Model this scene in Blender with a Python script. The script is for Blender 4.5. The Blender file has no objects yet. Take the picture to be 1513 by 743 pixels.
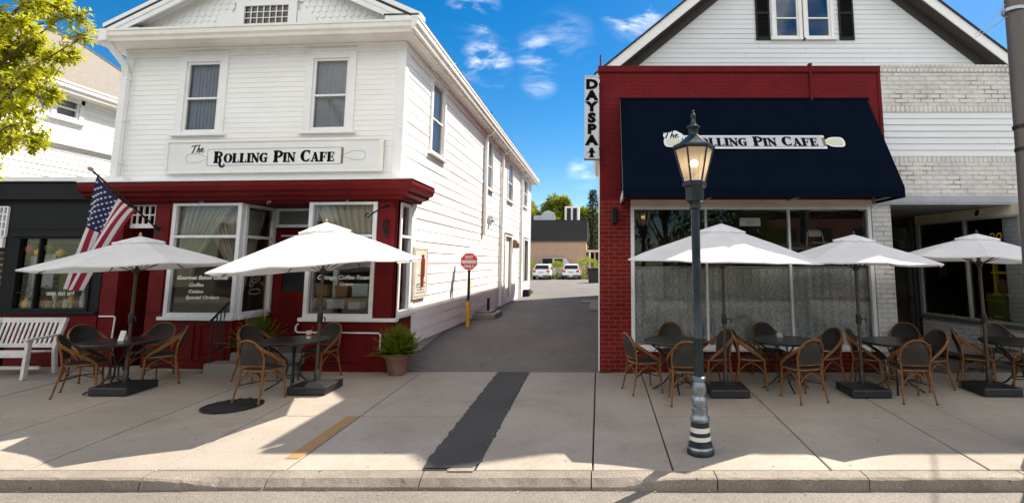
import bpy, math, random
from mathutils import Vector, Matrix, Euler, noise
random.seed(7)
R = math.radians
PI = math.pi
C = bpy.context.scene.collection

# ------------------------------------------------------------------ camera geometry (world metres from photo measurements)
F_PX, CX, CY, CAMZ = 770.0, 886.0, 294.5, 1.9
PITCH = math.atan(93.5 / F_PX)
cp, sp = math.cos(PITCH), math.sin(PITCH)
def W(px, py, Y):
    r = (CY - py) / F_PX
    zr = Y * (sp + r * cp) / (cp - r * sp)
    D = Y * cp + zr * sp
    return (px - CX) * D / F_PX, zr + CAMZ
def WX(px, py, X):
    r = (CY - py) / F_PX
    D = F_PX * X / (px - CX)
    return D * (cp - r * sp), D * (sp + r * cp) + CAMZ
def G(px, py, z0=-0.329, m=0.035):
    r = (CY - py) / F_PX
    k = (sp + r * cp) / (cp - r * sp)
    Y = (z0 - CAMZ) / (k - m)
    z = z0 + m * Y
    D = Y * cp + (z - CAMZ) * sp
    return (px - CX) * D / F_PX, Y
Y0 = 9.4
def gz(Y): return 0.035 * (Y - Y0)

# ------------------------------------------------------------------ materials
MATS = {}
def newmat(name):
    m = bpy.data.materials.new(name); m.use_nodes = True
    nt = m.node_tree
    for n in list(nt.nodes): nt.nodes.remove(n)
    out = nt.nodes.new('ShaderNodeOutputMaterial')
    return m, nt, out
def N(nt, t, **kw):
    n = nt.nodes.new(t)
    for k, v in kw.items(): setattr(n, k, v)
    return n
def ramp(nt, stops):
    n = N(nt, 'ShaderNodeValToRGB')
    el = n.color_ramp.elements
    while len(el) < len(stops): el.new(0.5)
    for e, (p, c) in zip(el, stops):
        e.position = p; e.color = (c[0], c[1], c[2], 1) if not isinstance(c, (int, float)) else (c, c, c, 1)
    return n
def pbr(name, col, rough=0.6, metal=0.0, var=0.0, scale=3.0, bump=0.0, bscale=40.0, dirt=None, dirt_amt=0.4, dirt_scale=1.2, spec=0.5, stretch=None, coat=0):
    """plain surface with colour variation, optional dirt blotches and fine bump"""
    if name in MATS: return MATS[name]
    m, nt, out = newmat(name); L = nt.links.new
    b = N(nt, 'ShaderNodeBsdfPrincipled'); L(b.outputs[0], out.inputs[0])
    b.inputs['Roughness'].default_value = rough; b.inputs['Metallic'].default_value = metal
    b.inputs['Specular IOR Level'].default_value = spec
    if coat: b.inputs['Coat Weight'].default_value = coat
    b.inputs['Base Color'].default_value = (*col, 1)
    tc = N(nt, 'ShaderNodeTexCoord'); src = tc.outputs['Object']
    if stretch:
        mp = N(nt, 'ShaderNodeMapping'); mp.inputs['Scale'].default_value = stretch; L(src, mp.inputs[0]); src = mp.outputs[0]
    colout = None
    if var > 0:
        nz = N(nt, 'ShaderNodeTexNoise'); nz.inputs['Scale'].default_value = scale; nz.inputs['Detail'].default_value = 6; nz.inputs['Roughness'].default_value = 0.65; L(src, nz.inputs[0])
        rp = ramp(nt, [(0.25, [max(0, c * (1 - var)) for c in col]), (0.75, [min(1, c * (1 + var)) for c in col])])
        L(nz.outputs[0], rp.inputs[0]); colout = rp.outputs[0]
        rr = N(nt, 'ShaderNodeMapRange'); rr.inputs['To Min'].default_value = max(0, rough - 0.12); rr.inputs['To Max'].default_value = min(1, rough + 0.12)
        L(nz.outputs[0], rr.inputs[0]); L(rr.outputs[0], b.inputs['Roughness'])
    if dirt is not None:
        nz2 = N(nt, 'ShaderNodeTexNoise'); nz2.inputs['Scale'].default_value = dirt_scale; nz2.inputs['Detail'].default_value = 8; nz2.inputs['Roughness'].default_value = 0.7; L(src, nz2.inputs[0])
        r2 = ramp(nt, [(0.5, 0.0), (0.75, dirt_amt)]); L(nz2.outputs[0], r2.inputs[0])
        mx = N(nt, 'ShaderNodeMix', data_type='RGBA'); L(r2.outputs[0], mx.inputs['Factor'])
        mx.inputs['B'].default_value = (*dirt, 1)
        if colout: L(colout, mx.inputs['A'])
        else: mx.inputs['A'].default_value = (*col, 1)
        colout = mx.outputs['Result']
    if colout: L(colout, b.inputs['Base Color'])
    if bump > 0:
        nb = N(nt, 'ShaderNodeTexNoise'); nb.inputs['Scale'].default_value = bscale; nb.inputs['Detail'].default_value = 5; L(src, nb.inputs[0])
        bp = N(nt, 'ShaderNodeBump'); bp.inputs['Strength'].default_value = bump; bp.inputs['Distance'].default_value = 0.01
        L(nb.outputs[0], bp.inputs['Height']); L(bp.outputs[0], b.inputs['Normal'])
    MATS[name] = m; return m
def glass_mat(name, tint=(0.75, 0.8, 0.8), ior=1.5, boost=0.0):
    m, nt, out = newmat(name); L = nt.links.new
    t = N(nt, 'ShaderNodeBsdfTransparent'); t.inputs[0].default_value = (*tint, 1)
    g = N(nt, 'ShaderNodeBsdfGlossy'); g.inputs['Roughness'].default_value = 0.015; g.inputs[0].default_value = (0.95, 0.97, 1, 1)
    nz = N(nt, 'ShaderNodeTexNoise'); nz.inputs['Scale'].default_value = 1.3
    tc = N(nt, 'ShaderNodeTexCoord'); L(tc.outputs['Object'], nz.inputs[0])
    bp = N(nt, 'ShaderNodeBump'); bp.inputs['Strength'].default_value = 0.06; bp.inputs['Distance'].default_value = 0.02; L(nz.outputs[0], bp.inputs['Height']); L(bp.outputs[0], g.inputs['Normal'])
    fr = N(nt, 'ShaderNodeFresnel'); fr.inputs['IOR'].default_value = ior
    ad = N(nt, 'ShaderNodeMath', operation='ADD', use_clamp=True); L(fr.outputs[0], ad.inputs[0]); ad.inputs[1].default_value = boost
    mx = N(nt, 'ShaderNodeMixShader'); L(ad.outputs[0], mx.inputs[0]); L(t.outputs[0], mx.inputs[1]); L(g.outputs[0], mx.inputs[2]); L(mx.outputs[0], out.inputs[0])
    MATS[name] = m; return m
def brick_mat(name, c1, c2, mortar, rough=0.75, w=0.215, h=0.075, ms=0.012, bump=0.6, dirt=None, dirt_amt=0.5):
    m, nt, out = newmat(name); L = nt.links.new
    b = N(nt, 'ShaderNodeBsdfPrincipled'); L(b.outputs[0], out.inputs[0]); b.inputs['Roughness'].default_value = rough; b.inputs['Specular IOR Level'].default_value = 0.12
    ge = N(nt, 'ShaderNodeNewGeometry'); sx = N(nt, 'ShaderNodeSeparateXYZ'); L(ge.outputs['Position'], sx.inputs[0])
    ad = N(nt, 'ShaderNodeMath', operation='ADD'); L(sx.outputs[0], ad.inputs[0]); L(sx.outputs[1], ad.inputs[1])
    cb = N(nt, 'ShaderNodeCombineXYZ'); L(ad.outputs[0], cb.inputs[0]); L(sx.outputs[2], cb.inputs[1])
    wob = N(nt, 'ShaderNodeTexNoise'); wob.inputs['Scale'].default_value = 6; L(ge.outputs['Position'], wob.inputs[0])
    va = N(nt, 'ShaderNodeVectorMath', operation='MULTIPLY_ADD'); L(wob.outputs['Color'], va.inputs[0]); va.inputs[1].default_value = (0.012, 0.012, 0); L(cb.outputs[0], va.inputs[2])
    bt = N(nt, 'ShaderNodeTexBrick'); L(va.outputs[0], bt.inputs[0])
    bt.inputs['Scale'].default_value = 1; bt.inputs['Brick Width'].default_value = w; bt.inputs['Row Height'].default_value = h
    bt.inputs['Mortar Size'].default_value = ms; bt.inputs['Mortar Smooth'].default_value = 0.3
    bt.inputs['Color1'].default_value = (*c1, 1); bt.inputs['Color2'].default_value = (*c2, 1); bt.inputs['Mortar'].default_value = (*mortar, 1)
    nz = N(nt, 'ShaderNodeTexNoise'); nz.inputs['Scale'].default_value = 2.5; nz.inputs['Detail'].default_value = 8; nz.inputs['Roughness'].default_value = 0.7; L(ge.outputs['Position'], nz.inputs[0])
    rp = ramp(nt, [(0.3, 0.8), (0.7, 1.12)]); L(nz.outputs[0], rp.inputs[0])
    mx = N(nt, 'ShaderNodeMix', data_type='RGBA', blend_type='MULTIPLY'); mx.inputs['Factor'].default_value = 1; L(bt.outputs[0], mx.inputs['A']); L(rp.outputs[0], mx.inputs['B'])
    colr = mx.outputs['Result']
    if dirt:
        nz3 = N(nt, 'ShaderNodeTexNoise'); nz3.inputs['Scale'].default_value = 4.0; nz3.inputs['Detail'].default_value = 8; L(ge.outputs['Position'], nz3.inputs[0])
        r3 = ramp(nt, [(0.52, 0.0), (0.72, dirt_amt)]); L(nz3.outputs[0], r3.inputs[0])
        mm = N(nt, 'ShaderNodeMath', operation='MULTIPLY'); L(r3.outputs[0], mm.inputs[0]); L(bt.outputs['Fac'], mm.inputs[1])
        m2 = N(nt, 'ShaderNodeMix', data_type='RGBA'); L(mm.outputs[0], m2.inputs['Factor']); L(colr, m2.inputs['A']); m2.inputs['B'].default_value = (*dirt, 1); colr = m2.outputs['Result']
    L(colr, b.inputs['Base Color'])
    nb = N(nt, 'ShaderNodeTexNoise'); nb.inputs['Scale'].default_value = 45; nb.inputs['Detail'].default_value = 4; L(ge.outputs['Position'], nb.inputs[0])
    inv = N(nt, 'ShaderNodeMath', operation='MULTIPLY_ADD'); L(bt.outputs['Fac'], inv.inputs[0]); inv.inputs[1].default_value = -1.0; L(nb.outputs[0], inv.inputs[2])
    bp = N(nt, 'ShaderNodeBump'); bp.inputs['Strength'].default_value = bump; bp.inputs['Distance'].default_value = 0.012; L(inv.outputs[0], bp.inputs['Height']); L(bp.outputs[0], b.inputs['Normal'])
    MATS[name] = m; return m
def ground_mat(name, c_lo, c_hi, stain, rough=0.85, speck=0.35, bump=0.35, crack=0.0, big=0.6):
    m, nt, out = newmat(name); L = nt.links.new
    b = N(nt, 'ShaderNodeBsdfPrincipled'); L(b.outputs[0], out.inputs[0]); b.inputs['Roughness'].default_value = rough
    ge = N(nt, 'ShaderNodeNewGeometry'); P = ge.outputs['Position']
    n1 = N(nt, 'ShaderNodeTexNoise'); n1.inputs['Scale'].default_value = big; n1.inputs['Detail'].default_value = 9; n1.inputs['Roughness'].default_value = 0.65; n1.inputs['Distortion'].default_value = 0.6; L(P, n1.inputs[0])
    r1 = ramp(nt, [(0.3, c_lo), (0.7, c_hi)]); L(n1.outputs[0], r1.inputs[0])
    n2 = N(nt, 'ShaderNodeTexNoise'); n2.inputs['Scale'].default_value = 2.3; n2.inputs['Detail'].default_value = 10; n2.inputs['Roughness'].default_value = 0.75; L(P, n2.inputs[0])
    r2 = ramp(nt, [(0.56, 0.0), (0.74, 0.5)]); L(n2.outputs[0], r2.inputs[0])
    m1 = N(nt, 'ShaderNodeMix', data_type='RGBA'); L(r2.outputs[0], m1.inputs['Factor']); L(r1.outputs[0], m1.inputs['A']); m1.inputs['B'].default_value = (*stain, 1)
    n3 = N(nt, 'ShaderNodeTexNoise'); n3.inputs['Scale'].default_value = 130; n3.inputs['Detail'].default_value = 3; L(P, n3.inputs[0])
    r3 = ramp(nt, [(0.3, 1 - speck), (0.7, 1 + speck * 0.5)]); L(n3.outputs[0], r3.inputs[0])
    m2 = N(nt, 'ShaderNodeMix', data_type='RGBA', blend_type='MULTIPLY'); m2.inputs['Factor'].default_value = 1; L(m1.outputs['Result'], m2.inputs['A']); L(r3.outputs[0], m2.inputs['B'])
    # small dark spots (gum, oil)
    vo = N(nt, 'ShaderNodeTexVoronoi'); vo.inputs['Scale'].default_value = 4.5; L(P, vo.inputs[0])
    r4 = ramp(nt, [(0.05, 0.7), (0.08, 0.0)]); L(vo.outputs['Distance'], r4.inputs[0])
    m3 = N(nt, 'ShaderNodeMix', data_type='RGBA'); L(r4.outputs[0], m3.inputs['Factor']); L(m2.outputs['Result'], m3.inputs['A']); m3.inputs['B'].default_value = (*[c * 0.35 for c in stain], 1)
    colr = m3.outputs['Result']
    if crack > 0:
        nw = N(nt, 'ShaderNodeTexNoise'); nw.inputs['Scale'].default_value = 2; nw.inputs['Detail'].default_value = 6; L(P, nw.inputs[0])
        va = N(nt, 'ShaderNodeVectorMath', operation='MULTIPLY_ADD'); L(nw.outputs['Color'], va.inputs[0]); va.inputs[1].default_value = (0.7, 0.7, 0.7); L(P, va.inputs[2])
        v2 = N(nt, 'ShaderNodeTexVoronoi', feature='DISTANCE_TO_EDGE'); v2.inputs['Scale'].default_value = 0.55; L(va.outputs[0], v2.inputs[0])
        r5 = ramp(nt, [(0.004, crack), (0.012, 0.0)]); L(v2.outputs['Distance'], r5.inputs[0])
        m4 = N(nt, 'ShaderNodeMix', data_type='RGBA'); L(r5.outputs[0], m4.inputs['Factor']); L(colr, m4.inputs['A']); m4.inputs['B'].default_value = (*[c * 0.3 for c in c_lo], 1); colr = m4.outputs['Result']
    L(colr, b.inputs['Base Color'])
    bp = N(nt, 'ShaderNodeBump'); bp.inputs['Strength'].default_value = bump; bp.inputs['Distance'].default_value = 0.006
    L(n3.outputs[0], bp.inputs['Height']); L(bp.outputs[0], b.inputs['Normal'])
    MATS[name] = m; return m
def leaf_mat(name, c1, c2, c3, trans=0.45):
    m, nt, out = newmat(name); L = nt.links.new
    ge = N(nt, 'ShaderNodeNewGeometry')
    r = ramp(nt, [(0.0, c1), (0.5, c2), (1.0, c3)]); L(ge.outputs['Random Per Island'], r.inputs[0])
    b = N(nt, 'ShaderNodeBsdfPrincipled'); b.inputs['Roughness'].default_value = 0.5; L(r.outputs[0], b.inputs['Base Color'])
    t = N(nt, 'ShaderNodeBsdfTranslucent'); L(r.outputs[0], t.inputs[0])
    mx = N(nt, 'ShaderNodeMixShader'); mx.inputs[0].default_value = trans; L(b.outputs[0], mx.inputs[1]); L(t.outputs[0], mx.inputs[2]); L(mx.outputs[0], out.inputs[0])
    MATS[name] = m; return m
def cloth_mat(name, col, trans=0.25, scale=250, var=0.06, spec=0.2):
    m, nt, out = newmat(name); L = nt.links.new
    tc = N(nt, 'ShaderNodeTexCoord')
    nz = N(nt, 'ShaderNodeTexNoise'); nz.inputs['Scale'].default_value = 2.2; nz.inputs['Detail'].default_value = 7; L(tc.outputs['Object'], nz.inputs[0])
    rp = ramp(nt, [(0.3, [c * (1 - var) for c in col]), (0.7, [min(1, c * (1 + var)) for c in col])]); L(nz.outputs[0], rp.inputs[0])
    b = N(nt, 'ShaderNodeBsdfPrincipled'); b.inputs['Roughness'].default_value = 0.9; b.inputs['Specular IOR Level'].default_value = spec; L(rp.outputs[0], b.inputs['Base Color'])
    n2 = N(nt, 'ShaderNodeTexNoise'); n2.inputs['Scale'].default_value = 9; n2.inputs['Detail'].default_value = 4; L(tc.outputs['Object'], n2.inputs[0])
    bp = N(nt, 'ShaderNodeBump'); bp.inputs['Strength'].default_value = 0.25; bp.inputs['Distance'].default_value = 0.02; L(n2.outputs[0], bp.inputs['Height']); L(bp.outputs[0], b.inputs['Normal'])
    if trans > 0:
        t = N(nt, 'ShaderNodeBsdfTranslucent'); L(rp.outputs[0], t.inputs[0])
        mx = N(nt, 'ShaderNodeMixShader'); mx.inputs[0].default_value = trans; L(b.outputs[0], mx.inputs[1]); L(t.outputs[0], mx.inputs[2]); L(mx.outputs[0], out.inputs[0])
    else: L(b.outputs[0], out.inputs[0])
    MATS[name] = m; return m
def lace_mat(name):
    m, nt, out = newmat(name); L = nt.links.new
    ge = N(nt, 'ShaderNodeNewGeometry'); sx = N(nt, 'ShaderNodeSeparateXYZ'); L(ge.outputs['Position'], sx.inputs[0])
    zs_ = N(nt, 'ShaderNodeMath', operation='MULTIPLY'); zs_.inputs[1].default_value = 0.72; L(sx.outputs[2], zs_.inputs[0])
    cb = N(nt, 'ShaderNodeCombineXYZ'); L(sx.outputs[0], cb.inputs[0]); L(zs_.outputs[0], cb.inputs[1])
    nw = N(nt, 'ShaderNodeTexNoise'); nw.inputs['Scale'].default_value = 5; L(cb.outputs[0], nw.inputs[0])
    va = N(nt, 'ShaderNodeVectorMath', operation='MULTIPLY_ADD'); L(nw.outputs['Color'], va.inputs[0]); va.inputs[1].default_value = (0.07, 0.07, 0); L(cb.outputs[0], va.inputs[2])
    vo = N(nt, 'ShaderNodeTexVoronoi', feature='F1'); vo.inputs['Scale'].default_value = 8.0; vo.inputs['Randomness'].default_value = 0.45; L(va.outputs[0], vo.inputs[0])
    n4 = N(nt, 'ShaderNodeTexNoise'); n4.inputs['Scale'].default_value = 14; n4.inputs['Detail'].default_value = 3; L(cb.outputs[0], n4.inputs[0])
    mu = N(nt, 'ShaderNodeMath', operation='MULTIPLY'); mu.inputs[1].default_value = 20; L(vo.outputs['Distance'], mu.inputs[0])
    m5 = N(nt, 'ShaderNodeMath', operation='MULTIPLY_ADD'); L(n4.outputs[0], m5.inputs[0]); m5.inputs[1].default_value = 15.0; L(mu.outputs[0], m5.inputs[2])
    sn = N(nt, 'ShaderNodeMath', operation='SINE'); L(m5.outputs[0], sn.inputs[0])
    mr = N(nt, 'ShaderNodeMapRange'); mr.inputs['From Min'].default_value = -1; L(sn.outputs[0], mr.inputs[0])
    r1 = ramp(nt, [(0.4, 0.48), (0.7, 1.0)]); L(mr.outputs[0], r1.inputs[0])
    ck = N(nt, 'ShaderNodeTexNoise'); ck.inputs['Scale'].default_value = 70; L(cb.outputs[0], ck.inputs[0])
    r2 = ramp(nt, [(0.38, 0.6), (0.55, 1.0)]); L(ck.outputs[0], r2.inputs[0])
    ml = N(nt, 'ShaderNodeMath', operation='MULTIPLY'); L(r1.outputs[0], ml.inputs[0]); L(r2.outputs[0], ml.inputs[1])
    rc = ramp(nt, [(0.3, (0.55, 0.58, 0.58)), (0.85, (0.95, 0.96, 0.94))]); L(ml.outputs[0], rc.inputs[0])
    al = N(nt, 'ShaderNodeMapRange'); al.inputs['To Min'].default_value = 0.85; al.inputs['To Max'].default_value = 0.95; L(ml.outputs[0], al.inputs[0])
    d = N(nt, 'ShaderNodeBsdfDiffuse'); L(rc.outputs[0], d.inputs[0])
    tl = N(nt, 'ShaderNodeBsdfTranslucent'); tl.inputs[0].default_value = (0.85, 0.86, 0.84, 1)
    m0 = N(nt, 'ShaderNodeMixShader'); m0.inputs[0].default_value = 0.3; L(d.outputs[0], m0.inputs[1]); L(tl.outputs[0], m0.inputs[2])
    t = N(nt, 'ShaderNodeBsdfTransparent')
    mx = N(nt, 'ShaderNodeMixShader'); L(al.outputs[0], mx.inputs[0]); L(t.outputs[0], mx.inputs[1]); L(m0.outputs[0], mx.inputs[2]); L(mx.outputs[0], out.inputs[0])
    MATS[name] = m; return m
def emit_mat(name, col, st):
    m, nt, out = newmat(name)
    e = N(nt, 'ShaderNodeEmission'); e.inputs[0].default_value = (*col, 1); e.inputs[1].default_value = st
    nt.links.new(e.outputs[0], out.inputs[0]); MATS[name] = m; return m

M_SIDINGG = pbr('grey_white_siding', (0.70, 0.73, 0.755), 0.6, var=0.05, scale=2.0, bump=0.12, bscale=30, dirt=(0.5, 0.49, 0.46), dirt_amt=0.3, dirt_scale=1.0, stretch=(1, 1, 2.5))
M_SIDING = pbr('white_siding', (0.83, 0.83, 0.82), 0.55, var=0.05, scale=2.0, bump=0.12, bscale=30, dirt=(0.55, 0.52, 0.46), dirt_amt=0.3, dirt_scale=1.0, stretch=(1, 1, 2.5))
M_TRIM = pbr('cream_trim', (0.80, 0.775, 0.72), 0.5, var=0.05, scale=3, bump=0.08, dirt=(0.5, 0.42, 0.32), dirt_amt=0.35, dirt_scale=2.2)
M_WTRIM = pbr('white_trim', (0.80, 0.80, 0.79), 0.45, var=0.04, scale=3, bump=0.06, dirt=(0.5, 0.47, 0.42), dirt_amt=0.3, dirt_scale=2.5)
M_ALU = pbr('white_metal_frame', (0.70, 0.71, 0.72), 0.38, var=0.06, scale=4, dirt=(0.4, 0.37, 0.33), dirt_amt=0.3, dirt_scale=3)
M_RED = pbr('red_paint', (0.118, 0.0055, 0.0062), 0.58, spec=0.14, var=0.3, scale=2.4, bump=0.15, bscale=25, dirt=(0.10, 0.02, 0.018), dirt_amt=0.5, dirt_scale=2.4)
M_REDW = brick_mat('red_painted_brick', (0.165, 0.008, 0.010), (0.14, 0.007, 0.009), (0.115, 0.006, 0.008), rough=0.55, bump=0.35, ms=0.008)
M_REDB = brick_mat('red_brick', (0.19, 0.016, 0.012), (0.135, 0.011, 0.009), (0.23, 0.06, 0.045), rough=0.7, bump=0.7, ms=0.008)
M_WBR = brick_mat('white_painted_brick', (0.70, 0.69, 0.67), (0.65, 0.64, 0.62), (0.58, 0.565, 0.535), rough=0.7, bump=1.0, dirt=(0.20, 0.14, 0.09), dirt_amt=0.95, w=0.24, h=0.085)
M_SOLD = brick_mat('white_soldier_brick', (0.70, 0.69, 0.66), (0.65, 0.64, 0.61), (0.54, 0.52, 0.49), rough=0.7, bump=1.0, w=0.085, h=0.24, dirt=(0.25, 0.17, 0.1), dirt_amt=0.7)
M_BLK = pbr('black_paint', (0.008, 0.0085, 0.009), 0.55, spec=0.2, var=0.3, scale=3, bump=0.1)
M_IRON = pbr('black_iron', (0.012, 0.013, 0.014), 0.4, metal=0.3, var=0.25, scale=12, bump=0.15, bscale=60)
M_LAMP = pbr('lamp_green_black', (0.022, 0.032, 0.04), 0.32, metal=0.5, var=0.3, scale=8, bump=0.1, bscale=60, dirt=(0.12, 0.11, 0.1), dirt_amt=0.3, dirt_scale=6)
M_LAMPL = pbr('lamp_worn_metal', (0.20, 0.23, 0.26), 0.33, metal=0.7, var=0.3, scale=9, bump=0.15, bscale=50)
M_BAND = pbr('lamp_white_band', (0.62, 0.6, 0.56), 0.4, var=0.1, scale=9, dirt=(0.2, 0.17, 0.13), dirt_amt=0.5, dirt_scale=8)
M_NAVY = cloth_mat('navy_canvas', (0.0022, 0.0055, 0.0135), 0.0, var=0.12, spec=0.03)
M_CANV = cloth_mat('umbrella_canvas', (0.90, 0.895, 0.88), 0.3)
M_POLE = pbr('umbrella_pole', (0.05, 0.03, 0.02), 0.4, var=0.3, scale=8)
M_BRONZ = pbr('umbrella_rib', (0.08, 0.05, 0.03), 0.45)
M_PLAST = pbr('black_plastic', (0.014, 0.015, 0.017), 0.42, var=0.2, scale=10, bump=0.2, bscale=120)
M_RATT = pbr('rattan', (0.165, 0.070, 0.019), 0.42, var=0.5, scale=22, bump=0.3, bscale=60, spec=0.35)
M_MESH = pbr('woven_mesh', (0.026, 0.022, 0.017), 0.7, var=0.5, scale=160, bump=0.8, bscale=220)
M_SEATM = pbr('seat_weave', (0.018, 0.016, 0.014), 0.65, var=0.5, scale=160, bump=0.8, bscale=220)
M_TTOP = pbr('table_top', (0.020, 0.021, 0.022), 0.3, metal=0.2, var=0.3, scale=30, bump=0.15, bscale=150)
M_CONC = ground_mat('sidewalk_concrete', (0.27, 0.232, 0.193), (0.385, 0.34, 0.29), (0.15, 0.125, 0.10), crack=0.08)
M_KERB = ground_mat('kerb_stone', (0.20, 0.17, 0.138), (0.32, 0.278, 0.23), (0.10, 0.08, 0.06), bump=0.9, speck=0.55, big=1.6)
M_JOINT = ground_mat('joint_dirt', (0.02, 0.017, 0.013), (0.035, 0.03, 0.024), (0.012, 0.01, 0.008))
M_ROAD = ground_mat('street_asphalt', (0.17, 0.15, 0.128), (0.225, 0.20, 0.172), (0.12, 0.105, 0.09), speck=0.7, bump=0.8)
M_ALLEY = ground_mat('alley_asphalt', (0.115, 0.106, 0.096), (0.175, 0.16, 0.145), (0.075, 0.068, 0.062), speck=0.5, bump=0.6, crack=0.3)
M_PATCH = ground_mat('patch_asphalt', (0.038, 0.037, 0.037), (0.06, 0.058, 0.056), (0.028, 0.026, 0.025), speck=0.55, bump=0.7)
M_EARTH = ground_mat('earth', (0.07, 0.065, 0.04), (0.10, 0.09, 0.06), (0.05, 0.05, 0.03))
M_YEL = ground_mat('ochre_stripe', (0.27, 0.15, 0.05), (0.37, 0.22, 0.09), (0.28, 0.235, 0.18))
M_GLASS = glass_mat('shop_glass', (0.92, 0.94, 0.93), 1.5, 0.01)
M_GLASSU = glass_mat('upper_glass', (0.85, 0.88, 0.92), 1.4, 0.0)
M_GLASSB = glass_mat('sky_glass', (0.35, 0.5, 0.65), 1.5, 0.15)
M_CURT = cloth_mat('grey_curtain', (0.50, 0.50, 0.50), 0.2)
M_CURTB = cloth_mat('sheer_curtain', (0.74, 0.68, 0.57), 0.25)
M_LACE = lace_mat('lace')
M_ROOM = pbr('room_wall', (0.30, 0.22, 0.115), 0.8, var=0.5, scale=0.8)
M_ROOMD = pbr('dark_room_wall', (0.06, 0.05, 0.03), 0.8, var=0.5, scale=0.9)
M_ROOMF = pbr('room_floor', (0.07, 0.045, 0.025), 0.5, var=0.3)
M_SHING = pbr('tan_shingle', (0.20, 0.178, 0.15), 0.9, var=0.4, scale=14, bump=0.5, bscale=30, stretch=(1, 1, 3))
M_DSHING = pbr('dark_shingle', (0.03, 0.03, 0.032), 0.85, var=0.4, scale=14, bump=0.5)
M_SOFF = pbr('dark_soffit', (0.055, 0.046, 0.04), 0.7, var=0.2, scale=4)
M_TAN = pbr('tan_stucco', (0.40, 0.27, 0.185), 0.85, var=0.1, scale=1, bump=0.3, dirt=(0.25, 0.17, 0.11), dirt_amt=0.4)
M_LINT = pbr('beige_lintel', (0.55, 0.47, 0.36), 0.6, var=0.12, scale=2, bump=0.1, dirt=(0.3, 0.22, 0.15), dirt_amt=0.4, dirt_scale=1.5)
M_SIGNW = pbr('sign_white', (0.74, 0.745, 0.74), 0.4, var=0.04, scale=1.5, dirt=(0.5, 0.48, 0.42), dirt_amt=0.3)
M_SIGNG = pbr('sign_grey', (0.52, 0.54, 0.57), 0.4, var=0.05, scale=3)
M_INK = pbr('black_ink', (0.004, 0.004, 0.005), 0.7, spec=0.05)
M_LINE = pbr('grey_line', (0.22, 0.23, 0.24), 0.5)
M_BRN = pbr('brown_cap', (0.22, 0.13, 0.07), 0.5, var=0.3, scale=10)
M_CREAM = pbr('cream_handle', (0.60, 0.60, 0.44), 0.5, var=0.05)
M_CHALK = pbr('window_lettering', (0.75, 0.75, 0.72), 0.6)
M_CONC2 = ground_mat('step_concrete', (0.22, 0.21, 0.19), (0.30, 0.285, 0.26), (0.14, 0.13, 0.11))
M_TERRA = pbr('clay_pot', (0.17, 0.085, 0.065), 0.7, var=0.3, scale=6, bump=0.3, dirt=(0.25, 0.2, 0.17), dirt_amt=0.5, dirt_scale=5)
M_SOIL = pbr('soil', (0.03, 0.02, 0.012), 0.9)
M_BENCH = pbr('bench_paint', (0.60, 0.60, 0.585), 0.55, var=0.12, scale=5, bump=0.25, bscale=30, dirt=(0.32, 0.27, 0.2), dirt_amt=0.6, dirt_scale=6)
M_STOP = pbr('sign_red', (0.52, 0.016, 0.018), 0.35, var=0.06)
M_YPOST = pbr('yellow_post', (0.62, 0.36, 0.03), 0.5, var=0.15, scale=8)
M_CARW = pbr('car_white', (0.72, 0.73, 0.74), 0.25, coat=0.6)
M_CARG = pbr('car_glass', (0.02, 0.025, 0.03), 0.08)
M_TYRE = pbr('tyre_rubber', (0.015, 0.015, 0.015), 0.8)
M_TAIL = pbr('tail_lens', (0.55, 0.01, 0.012), 0.2)
M_STEEL = pbr('galvanised', (0.42, 0.44, 0.46), 0.4, metal=0.6, var=0.15, scale=6)
M_SPOLE = pbr('weathered_pole', (0.115, 0.098, 0.088), 0.55, metal=0.25, var=0.25, scale=3, bump=0.15, bscale=40, stretch=(1, 1, 0.2))
M_PGREEN = pbr('pole_green', (0.015, 0.03, 0.028), 0.5)
M_BARK = pbr('bark', (0.085, 0.065, 0.045), 0.9, var=0.4, scale=12, bump=0.8, bscale=30, stretch=(1, 1, 0.3))
M_LEAFY = leaf_mat('spring_leaf', (0.36, 0.40, 0.014), (0.48, 0.49, 0.02), (0.60, 0.55, 0.03), 0.6)
M_LEAFG = leaf_mat('green_leaf', (0.05, 0.09, 0.012), (0.10, 0.14, 0.02), (0.16, 0.18, 0.03), 0.4)
M_LEAFF = leaf_mat('fern_leaf', (0.08, 0.14, 0.008), (0.16, 0.22, 0.015), (0.27, 0.31, 0.03), 0.45)
M_LEAFB = leaf_mat('bush_leaf', (0.18, 0.22, 0.015), (0.27, 0.30, 0.025), (0.38, 0.37, 0.04), 0.4)
M_LEAFC = leaf_mat('conifer_leaf', (0.02, 0.045, 0.018), (0.035, 0.065, 0.025), (0.06, 0.09, 0.03), 0.2)
M_FR = pbr('flag_red', (0.36, 0.012, 0.035), 0.8, var=0.1)
M_FW = pbr('flag_white', (0.74, 0.74, 0.76), 0.8, var=0.04)
M_FB = pbr('flag_blue', (0.010, 0.016, 0.085), 0.8, var=0.1)
M_GOLD = pbr('wood_knob', (0.42, 0.23, 0.13), 0.5)
M_PAPER = pbr('paper', (0.72, 0.73, 0.70), 0.8)
M_BULB = emit_mat('lamp_bulb', (1.0, 0.74, 0.42), 9.0)
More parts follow.
